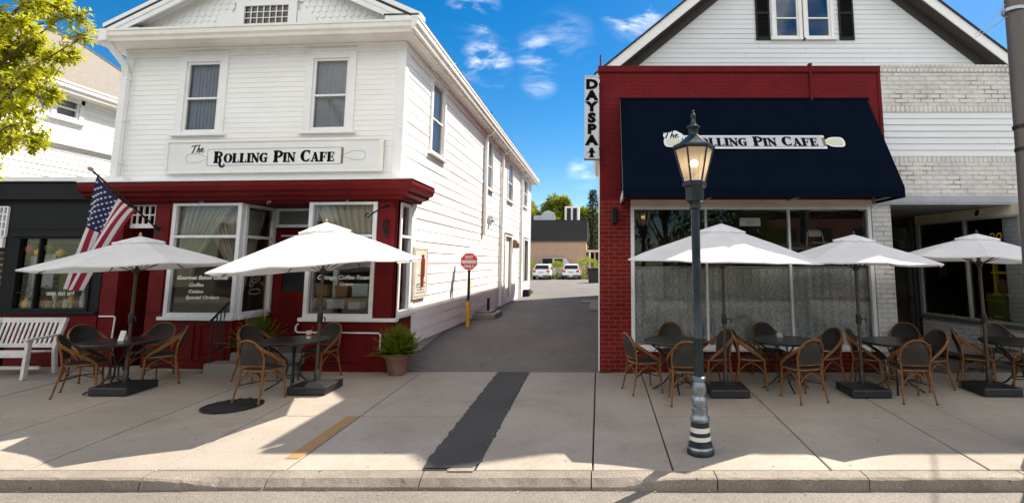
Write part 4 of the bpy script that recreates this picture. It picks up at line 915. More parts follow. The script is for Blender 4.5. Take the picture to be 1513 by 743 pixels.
# ---- rolling pin plaque on the alley wall
pl = thing('wall_plaque', 'weathered cream plaque with a red rolling pin thermometer on the alley wall', 'sign', (RX, 10.55, 1.2))
mb = MB(); mb.tb(TS, 10.17, 10.98, 1.19, 2.21, 0.022, 0.06); mb.build('board', pbr('plaque_cream', (0.60, 0.55, 0.48), 0.55, var=0.15, scale=6, dirt=(0.35, 0.27, 0.2), dirt_amt=0.5, dirt_scale=5), pl, bev=0.006)
mb = MB(); outline(mb, TS, [(10.22, 1.24), (10.93, 1.24), (10.93, 2.16), (10.22, 2.16)], 0.014, 0.06, 0.064)
for q, (a, b) in enumerate([(10.3, 10.85), (10.36, 10.8), (10.33, 10.84)]): mb.stroke(TS, [(a, 1.42 - 0.055 * q), (b, 1.42 - 0.055 * q)], 0.02, 0.06, 0.063)
mb.stroke(TS, [(10.40, 1.66), (10.62, 1.65), (10.75, 1.66)], 0.02, 0.0605, 0.065); mb.stroke(TS, [(10.33, 1.47), (10.6, 1.49), (10.86, 1.5)], 0.035, 0.0605, 0.065)
mb.build('printed_lines', M_LINE, pl)
mb = MB(); mb.tube([TS(10.62, 1.42, 0.075), TS(10.62, 1.62, 0.075)], 0.03, 10); mb.tube([TS(10.62, 1.62, 0.078), TS(10.62, 1.98, 0.078)], 0.042, 10); mb.tube([TS(10.62, 1.98, 0.075), TS(10.62, 2.06, 0.075)], 0.028, 10); mb.build('rolling_pin', pbr('faded_red', (0.35, 0.06, 0.03), 0.5, var=0.2), pl, smooth=True)

# ---- iron scroll bracket
bk = thing('sign_bracket', 'black wrought iron scroll bracket on the corner pilaster of the red storefront', 'bracket', (-3.85, Y0 - 0.03, 2.6))
mb = MB(); mb.tube([T(-3.83, 2.93, 0.0), T(-3.86, 2.86, 0.22), T(-3.93, 2.74, 0.42), T(-3.98, 2.67, 0.46), T(-4.02, 2.70, 0.45), T(-4.01, 2.75, 0.44), T(-3.98, 2.74, 0.43)], 0.014, 8); mb.build('arm', M_IRON, bk, smooth=True)
mb = MB(); mb.tb(T, -3.86, -3.80, 2.36, 2.66, 0.022, 0.05); mb.tube([T(-3.84, 2.42, 0.05), T(-3.86, 2.5, 0.13), T(-3.83, 2.62, 0.16), T(-3.8, 2.64, 0.1)], 0.016, 8); mb.build('back_plate', M_IRON, bk, smooth=True)

WARP[0] = False
# ================================================================== RED BUILDING WITH AWNING
red = thing('red_shop_building', 'dark red brick shop under a navy awning with white gabled upper storey', 'building', (3.9, Y0, 0))
T = TF(Y0)
ZP = 5.55; RXE = 5.23
mb = MB(); mb.tb(T, 0, 0.56, -0.15, 3.03, -0.3, 0.0); mb.tb(T, 0.56, 4.9, -0.15, 0.40, -0.3, -0.004); mb.build('brick_wall', M_REDB, red)
mb = MB(); mb.tb(T, 0.0, RXE, 3.032, ZP - 0.12, -0.3, 0.002); mb.build('wall', M_REDW, red)
mb = MB(); mb.tb(T, -0.03, RXE + 0.01, ZP - 0.12, ZP, -0.34, 0.035); mb.tb(T, RXE - 0.05, RXE + 0.012, 3.1, ZP - 0.12, -0.02, 0.018); mb.build('parapet_cap', M_RED, red, bev=0.006)
mb = MB(); mb.tube([T(3.93, 4.88, 0.03), T(3.93, ZP + 0.03, 0.03)], 0.022, 8); mb.tb(T, 3.90, 3.96, ZP + 0.0, ZP + 0.04, -0.02, 0.06); mb.build('conduit', M_RED, red)
mb = MB(); mb.box(0.0, 0.03, Y0 + 0.31, 26, -0.1, 5.9); mb.box(0.02, 9.8, 25.96, 26, -0.1, 6.0); mb.build('side_wall', M_REDB, red)
mb = MB(); mb.box(-0.022, -0.002, Y0 + 0.01, Y0 + 0.06, 0.0, 3.7); mb.build('corner_strip', M_WTRIM, red)
# storefront window
mb = MB(); mb.tb(T, 0.56, 4.93, 2.90, 3.03, -0.12, 0.03); mb.tb(T, 0.56, 4.93, 2.93, 2.96, 0.03, 0.036); mb.build('lintel', M_LINT, red, bev=0.004)
wr = shopwin(red, T, 0.56, 4.90, 0.40, 2.90, tr=None, fw=0.065, mull=(1.92, 3.42))
mb = MB(); mb.tb(T, 0.54, 4.92, 0.36, 0.405, -0.02, 0.06); mb.build('sill', M_ALU, wr, bev=0.004)
mb = MB(); curtain_mesh(mb, T, 0.62, 4.86, 0.45, 1.80, -0.17, 0.03, 300, 26, 0.2); mb.build('lace_curtain', M_LACE, red, smooth=True)
mb = MB(); mb.tube([T(0.6, 1.82, -0.17), T(4.88, 1.82, -0.17)], 0.012); mb.build('curtain_rod', M_STEEL, red)
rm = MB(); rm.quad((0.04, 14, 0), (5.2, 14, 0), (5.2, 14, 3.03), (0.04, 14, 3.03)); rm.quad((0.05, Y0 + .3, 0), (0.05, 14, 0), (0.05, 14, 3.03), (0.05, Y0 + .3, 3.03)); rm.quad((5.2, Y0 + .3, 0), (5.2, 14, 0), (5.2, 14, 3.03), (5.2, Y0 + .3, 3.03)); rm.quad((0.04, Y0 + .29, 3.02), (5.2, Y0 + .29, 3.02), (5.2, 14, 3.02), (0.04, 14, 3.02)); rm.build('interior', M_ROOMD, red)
rm = MB(); rm.quad((0.04, Y0 + .3, 0.1), (5.2, Y0 + .3, 0.1), (5.2, 14, 0.1), (0.04, 14, 0.1)); rm.build('interior_floor', M_ROOMF, red)
mb = MB(); x, z = W(1108, 328, Y0 + .07); mb.tb(T, x - 0.19, x + 0.19, z - 0.075, z + 0.075, -0.07, -0.065); pn = mb.build('window_notice', M_PAPER, wr)
mb = MB(); mb.stroke(shift(T, x, z, 1, -0.064), [(-0.05, 0.02), (-0.01, -0.02), (0.0, 0.02), (0.04, 0.0), (0.09, 0.02)], 0.008, 0, 0.002); mb.stroke(shift(T, x, z, 1, -0.064), [(-0.06, -0.035), (0.06, -0.03)], 0.006, 0, 0.002); mb.build('notice_marks', M_LINE, wr)
# white painted brick bay
mb = MB(); mb.tb(T, RXE + 0.012, 11.6, 4.80, 5.43, -0.3, 0.012); mb.tb(T, RXE + 0.012, 11.6, 3.10, 3.72, -0.3, 0.012); mb.tb(T, 4.93, 5.27, -0.15, 2.94, -0.35, 0.0); mb.build('white_brick_wall', M_WBR, red)
mb = MB(); mb.tb(T, RXE + 0.012, 11.6, 5.432, ZP + 0.02, -0.3, 0.03); mb.tb(T, RXE + 0.012, 11.6, 4.665, 4.798, -0.3, 0.018); mb.tb(T, RXE + 0.012, 11.6, 3.722, 3.83, -0.3, 0.018); mb.build('soldier_course', M_SOLD, red)
mb = MB(); clap(mb, T, RXE + 0.012, 11.6, 3.832, 4.663, 0.119, 0.02, jit=0.2); mb.build('wall', M_SIDINGG, red)
mb = MB(); mb.tb(T, 4.95, 11.6, 2.94, 3.095, -2.6, 0.05); mb.tb(T, 4.95, 11.6, 2.975, 3.097, 0.05, 0.065); mb.build('metal_ledge', pbr('grey_metal', (0.34, 0.36, 0.39), 0.45, metal=0.3, var=0.15, scale=4), red)
# recessed entrance with the long angled window
a, b = (7.08, 11.66), (7.47, 9.2)
Ts, Ls = TL(a, b)
mb = MB(); mb.tb(Ts, 0, Ls, -0.15, 0.72, -0.25, 0.0); mb.build('white_brick_wall', M_WBR, red); mb = MB(); mb.tb(T, 7.50, 11.6, -0.15, 2.94, -0.3, 0.19); mb.box(11.55, 11.6, 9.75, 26, -0.15, 5.9); mb.build('white_brick_wall', M_WBR, red)
mb = MB(); mb.tb(Ts, -0.02, Ls, 0.72, 0.79, -0.2, 0.04); mb.build('sill', pbr('grey_sill', (0.10, 0.10, 0.105), 0.5, var=0.2), red, bev=0.004)
f = MB()
for u, w_ in [(0.0, 0.09), (1.25, 0.05), (Ls - 0.06, 0.06)]: f.tb(Ts, u, u + w_, 0.79, 2.76, -0.08, 0.02)
f.tb(Ts, 0.09, 1.25, 0.79, 0.83, -0.08, 0.015); f.tb(Ts, 1.30, Ls - 0.06, 0.79, 0.83, -0.08, 0.015); f.tb(Ts, 0.09, Ls - 0.06, 2.72, 2.76, -0.08, 0.016)
ws = f.build('window', pbr('dull_frame', (0.30, 0.29, 0.27), 0.5, var=0.15), red, bev=0.004)
g = MB(); g.add([Ts(0.07, 0.81, -0.03), Ts(Ls, 0.81, -0.03), Ts(Ls, 2.74, -0.03), Ts(0.07, 2.74, -0.03)], [(0, 1, 2, 3)]); g.build('pane', M_GLASS, ws)
mb = MB(); mb.tb(Ts, 0, Ls, 2.76, 2.938, -0.1, 0.02); mb.build('lintel', M_LINT, red)
mb = MB(); mb.tube([Ts(Ls * 0.66, 2.9, 0.03), Ts(Ls * 0.66, 2.8, 0.07)], 0.03); mb.build('security_camera', M_BLK, red)
Tb = TF(11.72)
f = MB(); f.tb(Tb, 5.27, 5.33, -0.1, 2.93, -0.06, 0.0); f.tb(Tb, 6.30, 6.38, -0.1, 2.93, -0.06, 0.0); f.tb(Tb, 6.98, 7.07, -0.1, 2.93, -0.06, 0.02); f.tb(Tb, 5.33, 6.98, 2.4, 2.47, -0.05, 0.0); f.tb(Tb, 5.33, 6.30, -0.1, 0.35, -0.05, -0.003); f.tb(Tb, 6.38, 6.98, 0.0, 0.12, -0.05, -0.003); f.tb(Tb, 6.88, 6.97, 0.12, 2.4, -0.05, -0.004)
dr = f.build('shop_door', pbr('dark_frame', (0.02, 0.022, 0.025), 0.4), red, bev=0.004)
g = MB(); g.add([Tb(5.3, 0.3, -.03), Tb(7.0, 0.1, -.03), Tb(7.0, 2.9, -.03), Tb(5.3, 2.9, -.03)], [(0, 1, 2, 3)]); g.build('pane', M_GLASS, dr)
mb = MB(); mb.tb(Tb, 6.84, 6.9, 1.05, 1.2, 0.0, 0.07); mb.build('handle', M_IRON, dr)
mb = MB(); mb.box(5.2, 7.5, Y0 + 0.2, 11.8, -0.13, 0.004); mb.build('entry_floor', M_ALLEY, red)
rm = MB(); rm.quad((5.27, 15, 0), (12, 15, 0), (12, 15, 3), (5.27, 15, 3)); rm.quad((11.5, 9.5, 0), (11.5, 15, 0), (11.5, 15, 2.93), (11.5, 9.5, 2.93)); rm.quad((7.6, 9.75, 0), (11.5, 9.75, 0), (11.5, 9.75, 2.93), (7.6, 9.75, 2.93)); rm.quad((7.5, 9.42, 2.93), (11.5, 9.42, 2.93), (11.5, 15, 2.93), (5.3, 15, 2.93)); rm.build('interior', M_ROOM, red)
rm = MB(); rm.quad((7.4, 9.45, 0.1), (11.5, 9.45, 0.1), (11.5, 15, 0.1), (5.3, 15, 0.1)); rm.build('interior_floor', M_ROOMF, red)
mb = MB(); mb.tb(Ts, 1.45, 1.62, 2.1, 2.32, -0.05, -0.045); mb.build('window_notice', pbr('old_poster', (0.25, 0.2, 0.1), 0.7, var=0.5, scale=20), ws)
mb = MB(); mb.tb(Ts, 0.5, 0.72, 1.62, 1.95, -0.05, -0.045); mb.build('window_notice', MATS['old_poster'], ws)
text(ws, 'lettering', '90', lambda u, v, w: Ts(1.9 + u, 2.35 + v, -0.026 + w), 0.28, pbr('faded_orange', (0.45, 0.2, 0.02), 0.6), shear=0.2, depth=0.002)
# gable
YG, YR, AX, AZ, SL = 13.02, 12.55, 5.40, 10.94, 0.845
TGb = TF(YG)
gw = []
for p0, p1 in [(1146, 1181), (1193, 1228)]:
    x0, z0 = W(p0, 56, YG); x1, _ = W(p1, 56, YG); gw.append((x0, x1, z0, z0 + 1.25))
mb = MB(); clap(mb, TGb, lambda z: max(AX - (AZ - z) / SL, 0.03), lambda z: min(AX + (AZ - z) / SL, 11.55), 5.2, AZ, 0.132, 0.014, [(gw[0][0] - .06, gw[1][1] + .06, gw[0][2] - .04, gw[0][3] + .05)], jit=0.2); mb.build('gable_wall', M_SIDINGG, red)
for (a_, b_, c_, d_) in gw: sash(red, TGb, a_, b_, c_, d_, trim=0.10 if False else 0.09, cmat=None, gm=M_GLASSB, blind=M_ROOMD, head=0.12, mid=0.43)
for p0, p1 in [(1117, 1138), (1240, 1262)]:
    x0, z0 = W(p0, 60, YG); x1, _ = W(p1, 60, YG); mb = MB()
    mb.tb(TGb, x0, x0 + 0.05, z0, z0 + 1.5, 0.015, 0.05); mb.tb(TGb, x1 - 0.05, x1, z0, z0 + 1.5, 0.015, 0.05); mb.tb(TGb, x0 + .05, x1 - .05, z0, z0 + 0.08, 0.015, 0.048); mb.tb(TGb, x0 + .05, x1 - .05, z0 + 0.7, z0 + 0.77, 0.015, 0.048)
    k = 0
    while z0 + 0.085 + 0.045 * k < z0 + 1.45: zz = z0 + 0.085 + 0.045 * k; mb.add([TGb(x0 + .05, zz, 0.045), TGb(x1 - .05, zz, 0.045), TGb(x1 - .05, zz + 0.04, 0.02), TGb(x0 + .05, zz + 0.04, 0.02)], [(0, 1, 2, 3)]); k += 1
    mb.tb(TGb, x0 + .02, x1 - .02, z0 + .02, z0 + 1.48, 0.012, 0.018); mb.build('shutter', M_BLK, red)
so, fa, ro = MB(), MB(), MB()
for sgn, xe in ((-1, -0.14), (1, 12.0)):
    dxe = abs(xe - AX); ze = AZ - SL * dxe
    def sl(mb, y0, y1, d0, d1):   # slab parallel to the roof slope, offsets d0..d1 above the soffit plane
        vs = []
        for d in (d0, d1): vs += [(AX, y0, AZ + d), (xe, y0, ze + d), (xe, y1, ze + d), (AX, y1, AZ + d)]
        mb.add(vs, [(3, 2, 1, 0), (4, 5, 6, 7), (0, 1, 5, 4), (1, 2, 6, 5), (2, 3, 7, 6), (3, 0, 4, 7)])
    sl(so, YR + 0.03, 26.2, 0.0, 0.03); sl(fa, YR, YR + 0.03, -0.02, 0.27); sl(ro, YR - 0.04, 26.25, 0.275, 0.32); sl(so, YG - 0.035, YG - 0.018, -0.26, -0.004)
so.build('soffit', M_SOFF, red); fa.build('rake_board', M_WTRIM, red); ro.build('roof', M_DSHING, red)
mb = MB(); ze = AZ - SL * (AX + 0.14); mb.box(-0.168, -0.142, YR, 26.2, ze - 0.03, ze + 0.22); mb.prism([(-u * .85, v * .85) for u, v in gp][::-1], lambda u, v, w: (-0.17 + u, w, ze + v), YR, 26.2); mb.box(-0.14, -0.005, YR + 0.04, 26.2, ze - 0.035, ze - 0.012); mb.build('gutter', M_TRIM, red)
# ---- awning (its own thing)
aw = thing('awning', 'dark navy canvas awning with rolling pin lettering over the red storefront', 'awning', (2.7, 8.9, 2.95))
AX0, AX1, AYF, AZT, AZB, AZV = 0.385, 4.97, 8.4, 4.90, 3.12, 2.95
mb = MB(); n = 40; rows = []
for t in [0, .1, .25, .4, .55, .7, .85, 1.0]:
    y = Y0 - 0.02 + (AYF - Y0 + 0.02) * t; z = AZT + (AZB - AZT) * t
    rows.append([(AX0 + (AX1 - AX0) * i / n, y + 0.012 * math.sin(PI * t) * (0.5 - 0.5 * math.cos(2 * PI * i / n * 4)), z - 0.018 * math.sin(PI * t) * (0.5 - 0.5 * math.cos(2 * PI * i / n * 4))) for i in range(n + 1)])
rows.append([(AX0 + (AX1 - AX0) * i / n, AYF - 0.004 + random.gauss(0, 0.0015), AZV) for i in range(n + 1)])
vs = [v for r_ in rows for v in r_]; fs = [(a * (n + 1) + i, a * (n + 1) + i + 1, (a + 1) * (n + 1) + i + 1, (a + 1) * (n + 1) + i) for a in range(len(rows) - 1) for i in range(n)]
mb.add(vs, fs)
for xx in (AX0, AX1): mb.add([(xx, Y0 - 0.02, AZT), (xx, AYF, AZB), (xx, AYF, AZV), (xx, Y0 - 0.02, AZV)], [(0, 1, 2, 3)])
mb.build('canopy', M_NAVY, aw)
for k in range(1, 4):
    xs_ = AX0 + (AX1 - AX0) * k / 4; mb = MB(); t_ = [q / 8 for q in range(9)]
    sg = lambda t: 0.018 * math.sin(PI * t) * (0.5 - 0.5 * math.cos(2 * PI * k / 4 * 4))
    mb.add([(xs_ + e, Y0 - 0.025 + (AYF - Y0 + 0.02) * t, AZT + (AZB - AZT) * t - sg(t) + 0.002) for t in t_ for e in (-0.012, 0.012)] , [(2 * q, 2 * q + 1, 2 * q + 3, 2 * q + 2) for q in range(8)]); mb.build('seam', M_NAVY, aw)
mb = MB()
for xx in (AX0 + 0.03, 1.9, 3.4, AX1 - 0.03): mb.tube([(xx, Y0 - 0.03, AZT - 0.12), (xx, AYF + 0.06, AZB - 0.08)], 0.016); mb.tube([(xx, Y0 - 0.03, AZV + .06), (xx, AYF + 0.03, AZV + .06)], 0.016)
mb.tube([(AX0 + 0.02, AYF + 0.03, AZV + .06), (AX1 - 0.02, AYF + 0.03, AZV + .06)], 0.016); mb.tube([(AX0 + 0.02, AYF + 0.03, AZB - .03), (AX1 - 0.02, AYF + 0.03, AZB - .03)], 0.016)
mb.build('frame', M_STEEL, aw)
mb = MB(); mb.tb(T, AX0 - 0.02, AX1 + 0.02, AZT - 0.01, AZT + 0.03, 0.0, 0.035); mb.build('top_rail', M_NAVY, aw)
mb = MB(); mb.box(AX0 - 0.012, AX0 - 0.004, AYF + 0.02, Y0 - 0.02, AZV, AZV + 0.12); mb.add([(AX0 - 0.008, Y0 - 0.02, AZT), (AX0 - 0.008, Y0 - 0.10, AZT), (AX0 - 0.008, AYF, AZB), (AX0 - 0.008, AYF, AZB - 0.1)], [(0, 1, 2, 3)]); mb.build('side_binding', M_SIGNG, aw)
SLn = Vector((0, Y0 - 0.02 - AYF, AZT - AZB)); SLn.normalize(); NRM = Vector((0, -SLn.z, SLn.y))
cY, cZ = 8.876, 3.967
TA = lambda u, v, w: (u, cY + SLn.y * v + NRM.y * (w + 0.016), cZ + SLn.z * v + NRM.z * (w + 0.016))
sc = 9.06 / 770
b0, b1, hh = (1012 - 886) * sc, (1214 - 886) * sc, 0.118
ink, wht, crm = MB(), MB(), MB()
wht.prism([(b0 - .03, -hh - .035), (b1 + .06, -hh - .035), (b1 + .06, hh + .035), (b0 - .03, hh + .035)], TA, 0.0, 0.003)
wht.prism(pin_handle(b0, -0.0, 0.37, 0.115, -1), TA, 0.0, 0.0025); wht.prism(pin_handle(b1, 0.0, 0.40, 0.115, 1), TA, 0.0, 0.0026)
the = [(b0 - .34, 0.06), (b0 - .05, 0.06), (b0 - .02, 0.17), (b0 - .06, 0.21), (b0 - .14, 0.27), (b0 - .22, 0.25), (b0 - .36, 0.22), (b0 - .37, 0.14)]
wht.prism(the, TA, 0.0, 0.0022)
crm.prism(pin_handle(b0, -0.0, 0.33, 0.08, -1), TA, 0.004, 0.006); crm.build('rolling_pin_handle', M_CREAM, aw); crm = MB(); crm.prism(pin_handle(b1 + .06, 0.0, 0.30, 0.08, 1), TA, 0.004, 0.006)
ins = MB(); ins.prism([(b0, -hh + .01), (b1, -hh + .01), (b1, hh - .01), (b0, hh - .01)], TA, 0.004, 0.0055)
ink_l = MB(); outline(ink_l, TA, [(b0, -hh + .005), (b1, -hh + .005), (b1, hh - .005), (b0, hh - .005)], 0.008, 0.006, 0.0075)
brn = MB(); brn.prism([(b1 + .01, -hh + .02), (b1 + .055, -hh + .02), (b1 + .055, hh - .02), (b1 + .01, hh - .02)], TA, 0.007, 0.011)
wht.build('sign_outline', M_SIGNW, aw); crm.build('rolling_pin_handle', M_CREAM, aw); ins.build('rolling_pin', M_SIGNG, aw); ink_l.build('rolling_pin_outline', M_LINE, aw); brn.build('roller_end', M_BRN, aw)
sign_words(ink, TA, b0 + 0.06, -0.094, 0.215, 0.178, b1 - b0 - 0.13, 0.0065)
the_script(ink, TA, b0 - .36, 0.075, 0.165, 0.0045)
ink.build('lettering', pbr('navy_ink', (0.004, 0.005, 0.010), 0.7, spec=0.05), aw)

# ---- DAYSPA blade sign
zs1, zs0 = W(874, 115, Y0 - .1)[1], W(874, 235, Y0 - .1)[1]
ds = thing('blade_sign', 'narrow pale vertical sign reading DAYSPA with an arrow at the alley corner', 'sign', (-0.14, Y0 - 0.1, zs0))
TD = TF(Y0 - 0.17)
mb = MB(); mb.tb(TD, -0.275, -0.012, zs0, zs1, -0.14, 0.0); mb.build('panel', M_SIGNG, ds, bev=0.008)
mb = MB(); mb.tb(TD, -0.285, -0.004, zs1 - 0.01, zs1 + 0.012, -0.15, 0.006); mb.tb(TD, -0.285, -0.004, zs0 - 0.012, zs0 + 0.01, -0.15, 0.006); mb.build('edge_trim', M_STEEL, ds)
mb = MB(); mb.tube([(-0.02, Y0 - 0.1, zs1 - .2), (0.02, Y0 + 0.05, zs1 - .2)], 0.015); mb.build('bracket', M_IRON, ds); mb = MB(); mb.tube([(-0.02, Y0 - 0.1, zs0 + .2), (0.02, Y0 + 0.05, zs0 + .2)], 0.015); mb.build('bracket', M_IRON, ds)
for k, ch in enumerate('DAYSPA'):
    zc = W(874, 125.5 + 16.5 * k, Y0 - .17)[1]
    text(ds, 'letter', ch, lambda u, v, w: (-0.144 + u, Y0 - 0.172 - w, zc + v), 0.235, M_INK, offset=0.016, depth=0.004, xs=1.2)
zc = W(874, 226, Y0 - .17)[1]; mb = MB(); Ta_ = shift(TD, -0.144, zc, 1, 0.001)
mb.prism([(-0.075, 0.0), (0.075, 0.0), (0.035, 0.045), (0.03, 0.09), (-0.03, 0.09), (-0.035, 0.045)], Ta_, 0, 0.003); mb.prism([(-0.028, -0.085), (0.028, -0.085), (0.028, 0.0), (-0.028, 0.0)], Ta_, 0, 0.0032); mb.prism([(-0.05, -0.085), (0.05, -0.085), (0.04, -0.06), (-0.04, -0.06)], Ta_, 0, 0.0036)
mb.build('arrow', M_INK, ds)
# ---- sconce on the brick pier
x, z = W(908, 318, Y0 - .05)
sc_ = thing('wall_sconce', 'small black wall lantern on the red brick pier by the shop window', 'wall lamp', (x, Y0, z - .15))
mb = MB(); mb.tb(T, x - 0.045, x + 0.045, z - 0.06, z + 0.12, 0.001, 0.025); mb.tube([T(x, z + 0.05, 0.02), T(x, z + 0.14, 0.07), T(x, z + 0.17, 0.12), T(x, z + 0.12, 0.14)], 0.013); mb.build('bracket', M_IRON, sc_)
mb = MB(); mb.lathe([(0.015, 0.12), (0.075, 0.05), (0.07, 0.03), (0.055, -0.14), (0.03, -0.17), (0.01, -0.19)], (x, Y0 - 0.14, z), 6); mb.build('lantern', M_BLK, sc_)

# ================================================================== BLACK SHOP AND WHITE HOUSE BEYOND
YB = 9.8
blk = thing('black_shop', 'low black painted shop front with display window behind the white bench', 'building', (-11, YB, 0))
T = TF(YB); BX0, BX1 = -11.49, -9.27
ztop = W(70, 268, YB)[1]
wx0, wx1, wzb, wzt = W(22, 400, YB)[0], W(136, 400, YB)[0], W(80, 462, YB)[1], W(80, 350, YB)[1]
mb = MB(); mb.tb(T, BX0, BX1, wzt, ztop - 0.02, -0.3, 0.0); mb.tb(T, wx0 - 0.24, wx0, 0, wzt, -0.2, 0.0); mb.tb(T, wx1, BX1, 0.75, wzt, -0.2, 0.0)
mb.tb(T, wx0 - 0.2, BX1 - 0.05, wzt + 0.14, ztop - 0.42, 0.0, 0.012); mb.tb(T, BX0, BX1, ztop - 0.36, ztop - 0.05, 0.0, 0.10); mb.tb(T, wx0 - .1, BX1, wzt, wzt + 0.06, 0.0, 0.05)
for u in (wx0 + 0.35, wx0 + 0.32): pass
mb.build('facade', M_BLK, blk, bev=0.006)
mb = MB(); mb.tb(T, BX0, BX1 + 0.35, ztop - 0.02, ztop + 0.06, -0.3, 0.16); mb.build('coping', M_WTRIM, blk)
mb = MB(); mb.tb(T, wx0 - 0.1, BX1, -0.1, 0.75, -0.2, 0.0); mb.build('bulkhead', M_RED, blk); mb = MB(); mb.tb(T, wx0 - 0.1, BX1, 0.755, wzb, -0.2, 0.004); mb.build('bulkhead', M_RED, blk)
mb = MB(); mb.tb(T, wx0 - .05, BX1, wzb - 0.02, wzb + 0.03, -0.15, 0.05); mb.build('sill', M_BLK, blk)
wb = shopwin(blk, T, wx0, wx1, wzb + 0.03, wzt, tr=None, fw=0.05, mull=(wx0 + 0.42,), fmat=M_BLK)
mb = MB(); mb.box(BX0, BX1, YB + 0.3, YB + 0.35, ztop - 0.1, ztop); mb.quad((BX0, YB + .1, ztop - .03), (BX1, YB + .1, ztop - .03), (BX1, 12, ztop - .03), (BX0, 12, ztop - .03)); mb.build('roof', M_DSHING, blk)
rm = MB(); rm.quad((BX0, 12, 0), (BX1, 12, 0), (BX1, 12, 3), (BX0, 12, 3)); rm.quad((BX1, YB + .2, 0), (BX1, 12, 0), (BX1, 12, 3), (BX1, YB + .2, 3)); rm.quad((BX0, YB + .2, 0), (BX0, 12, 0), (BX0, 12, 3), (BX0, YB + .2, 3)); rm.quad((BX0, YB + .2, wzb), (BX1, YB + .2, wzb), (BX1, 12, wzb), (BX0, 12, wzb)); rm.build('interior', M_ROOM, blk)
# lattice panel and white door edge at the frame's edge
mb = MB(); a, b = W(-6, 330, YB)[0], W(12, 330, YB)[0]; c_, d = W(5, 350, YB)[1], W(5, 306, YB)[1]
for i in range(4): u = a + (b - a) * i / 3; mb.tb(T, u - 0.014, u + 0.014, c_, d, 0.002, 0.04)
for i in range(5): v = c_ + (d - c_) * i / 4; mb.tb(T, a, b, v - 0.012, v + 0.012, 0.003, 0.038)
mb.tb(T, a, b, c_ - 0.2, c_ - 0.02, 0.002, 0.05); mb.build('lattice', M_WTRIM, blk)
mb = MB(); mb.tb(T, -11.46, wx0 - 0.25, 0.0, wzt, -0.4, -0.35); mb.build('door', pbr('grey_door', (0.2, 0.2, 0.19), 0.5), blk)
# faint white lettering-like dashes on the display glass
mb = MB(); u0, v0 = W(70, 434, YB - .03); q = 0
for k in range(11):
    if k in (4, 8): continue
    uu = u0 + k * 0.042; mb.stroke(T, [(uu, v0 - 0.03), (uu, v0 + 0.03), (uu + 0.026, v0 + 0.028), (uu + 0.026, v0 - 0.028)], 0.009, 0.036, 0.038)
mb.stroke(T, [(u0 + .47, v0 - .03), (u0 + .50, v0 + .02), (u0 + .47, v0 + .03), (u0 + .44, v0), (u0 + .47, v0 - .03), (u0 + .5, v0 + .06)], 0.008, 0.036, 0.038); mb.build('lettering', M_CHALK, wb)

hs = thing('white_house', 'white clapboard house with tan shingled roof rising behind the black shop', 'house', (-14.5, 12, 0))
HX, HE, HR = -11.5, 5.76, 7.95
TH = TX(HX)
hw = []
y0_, zb_ = WX(80, 172, HX); y1_, _ = WX(116, 172, HX); zt_ = WX(98, 143, HX)[1]; zb_ = WX(98, 175, HX)[1]
hwin = (y0_, y1_, zb_, zt_)
mb = MB(); clap(mb, TH, 9.56, 14.2, 0.0, 5.5, 0.115, 0.014, [hwin], jit=0.15); mb.build('wall', M_SIDING, hs)
mb = MB(); mb.box(HX - 6, HX - 0.0, 14.18, 14.2, 0, 5.3); mb.build('rear_wall', M_SIDING, hs); mb = MB(); clap(mb, TF(9.56), HX - 6, HX + 0.012, -0.1, 5.5, 0.115, 0.012, jit=0.15); mb.build('wall', M_SIDING, hs)
sash(hs, TH, *hwin, trim=0.09, cmat=None, blind=M_CURT, head=0.08, wd=0.03)
zb0 = WX(125, 218, HX)[1]
mb = MB(); mb.tb(TH, 9.55, 14.2, zb0 - 0.06, zb0 + 0.06, 0.0, 0.09); mb.tb(TH, 9.55, 14.2, zb0 - 0.12, zb0 - 0.06, 0.0, 0.04); mb.build('belt_course', M_TRIM, hs)
mb = MB(); mb.box(HX + 0.02, HX + 0.22, 9.2, 14.5, HE - 0.3, HE - 0.27); mb.tb(TH, 9.55, 14.2, 5.36, 5.49, 0.0125, 0.03); mb.build('soffit', M_TRIM, hs)
mb = MB(); mb.prism(gp, lambda u, v, w: (HX + 0.21 + u * .9, w, HE - 0.29 + v), 9.2, 14.55); mb.build('gutter', M_TRIM, hs)
mb = MB(); ex = HX + 0.24; rx = -14.5
A = [(ex, 9.15, HE - .06), (ex, 14.5, HE - .06), (rx, 13.9, HR), (rx, 12.4, HR), (2 * rx - ex, 9.15, HE - .06), (2 * rx - ex, 14.5, HE - .06)]
mb.add(A, [(0, 1, 2, 3), (1, 5, 2), (5, 4, 3, 2), (4, 0, 3), (0, 4, 5, 1)]); mb.build('roof', M_SHING, hs)
mb = MB(); mb.tube([A[1], A[2], A[3], A[0]], 0.05, 6); mb.build('ridge_cap', M_SHING, hs)
y_, z_ = WX(160, 128, HX - 1.0); mb = MB(); mb.box(HX - 1.0, HX - 0.85, y_ - 0.12, y_ + 0.12, z_ - 0.03, z_ + 0.03); mb.build('roof_vent', M_BLK, hs)

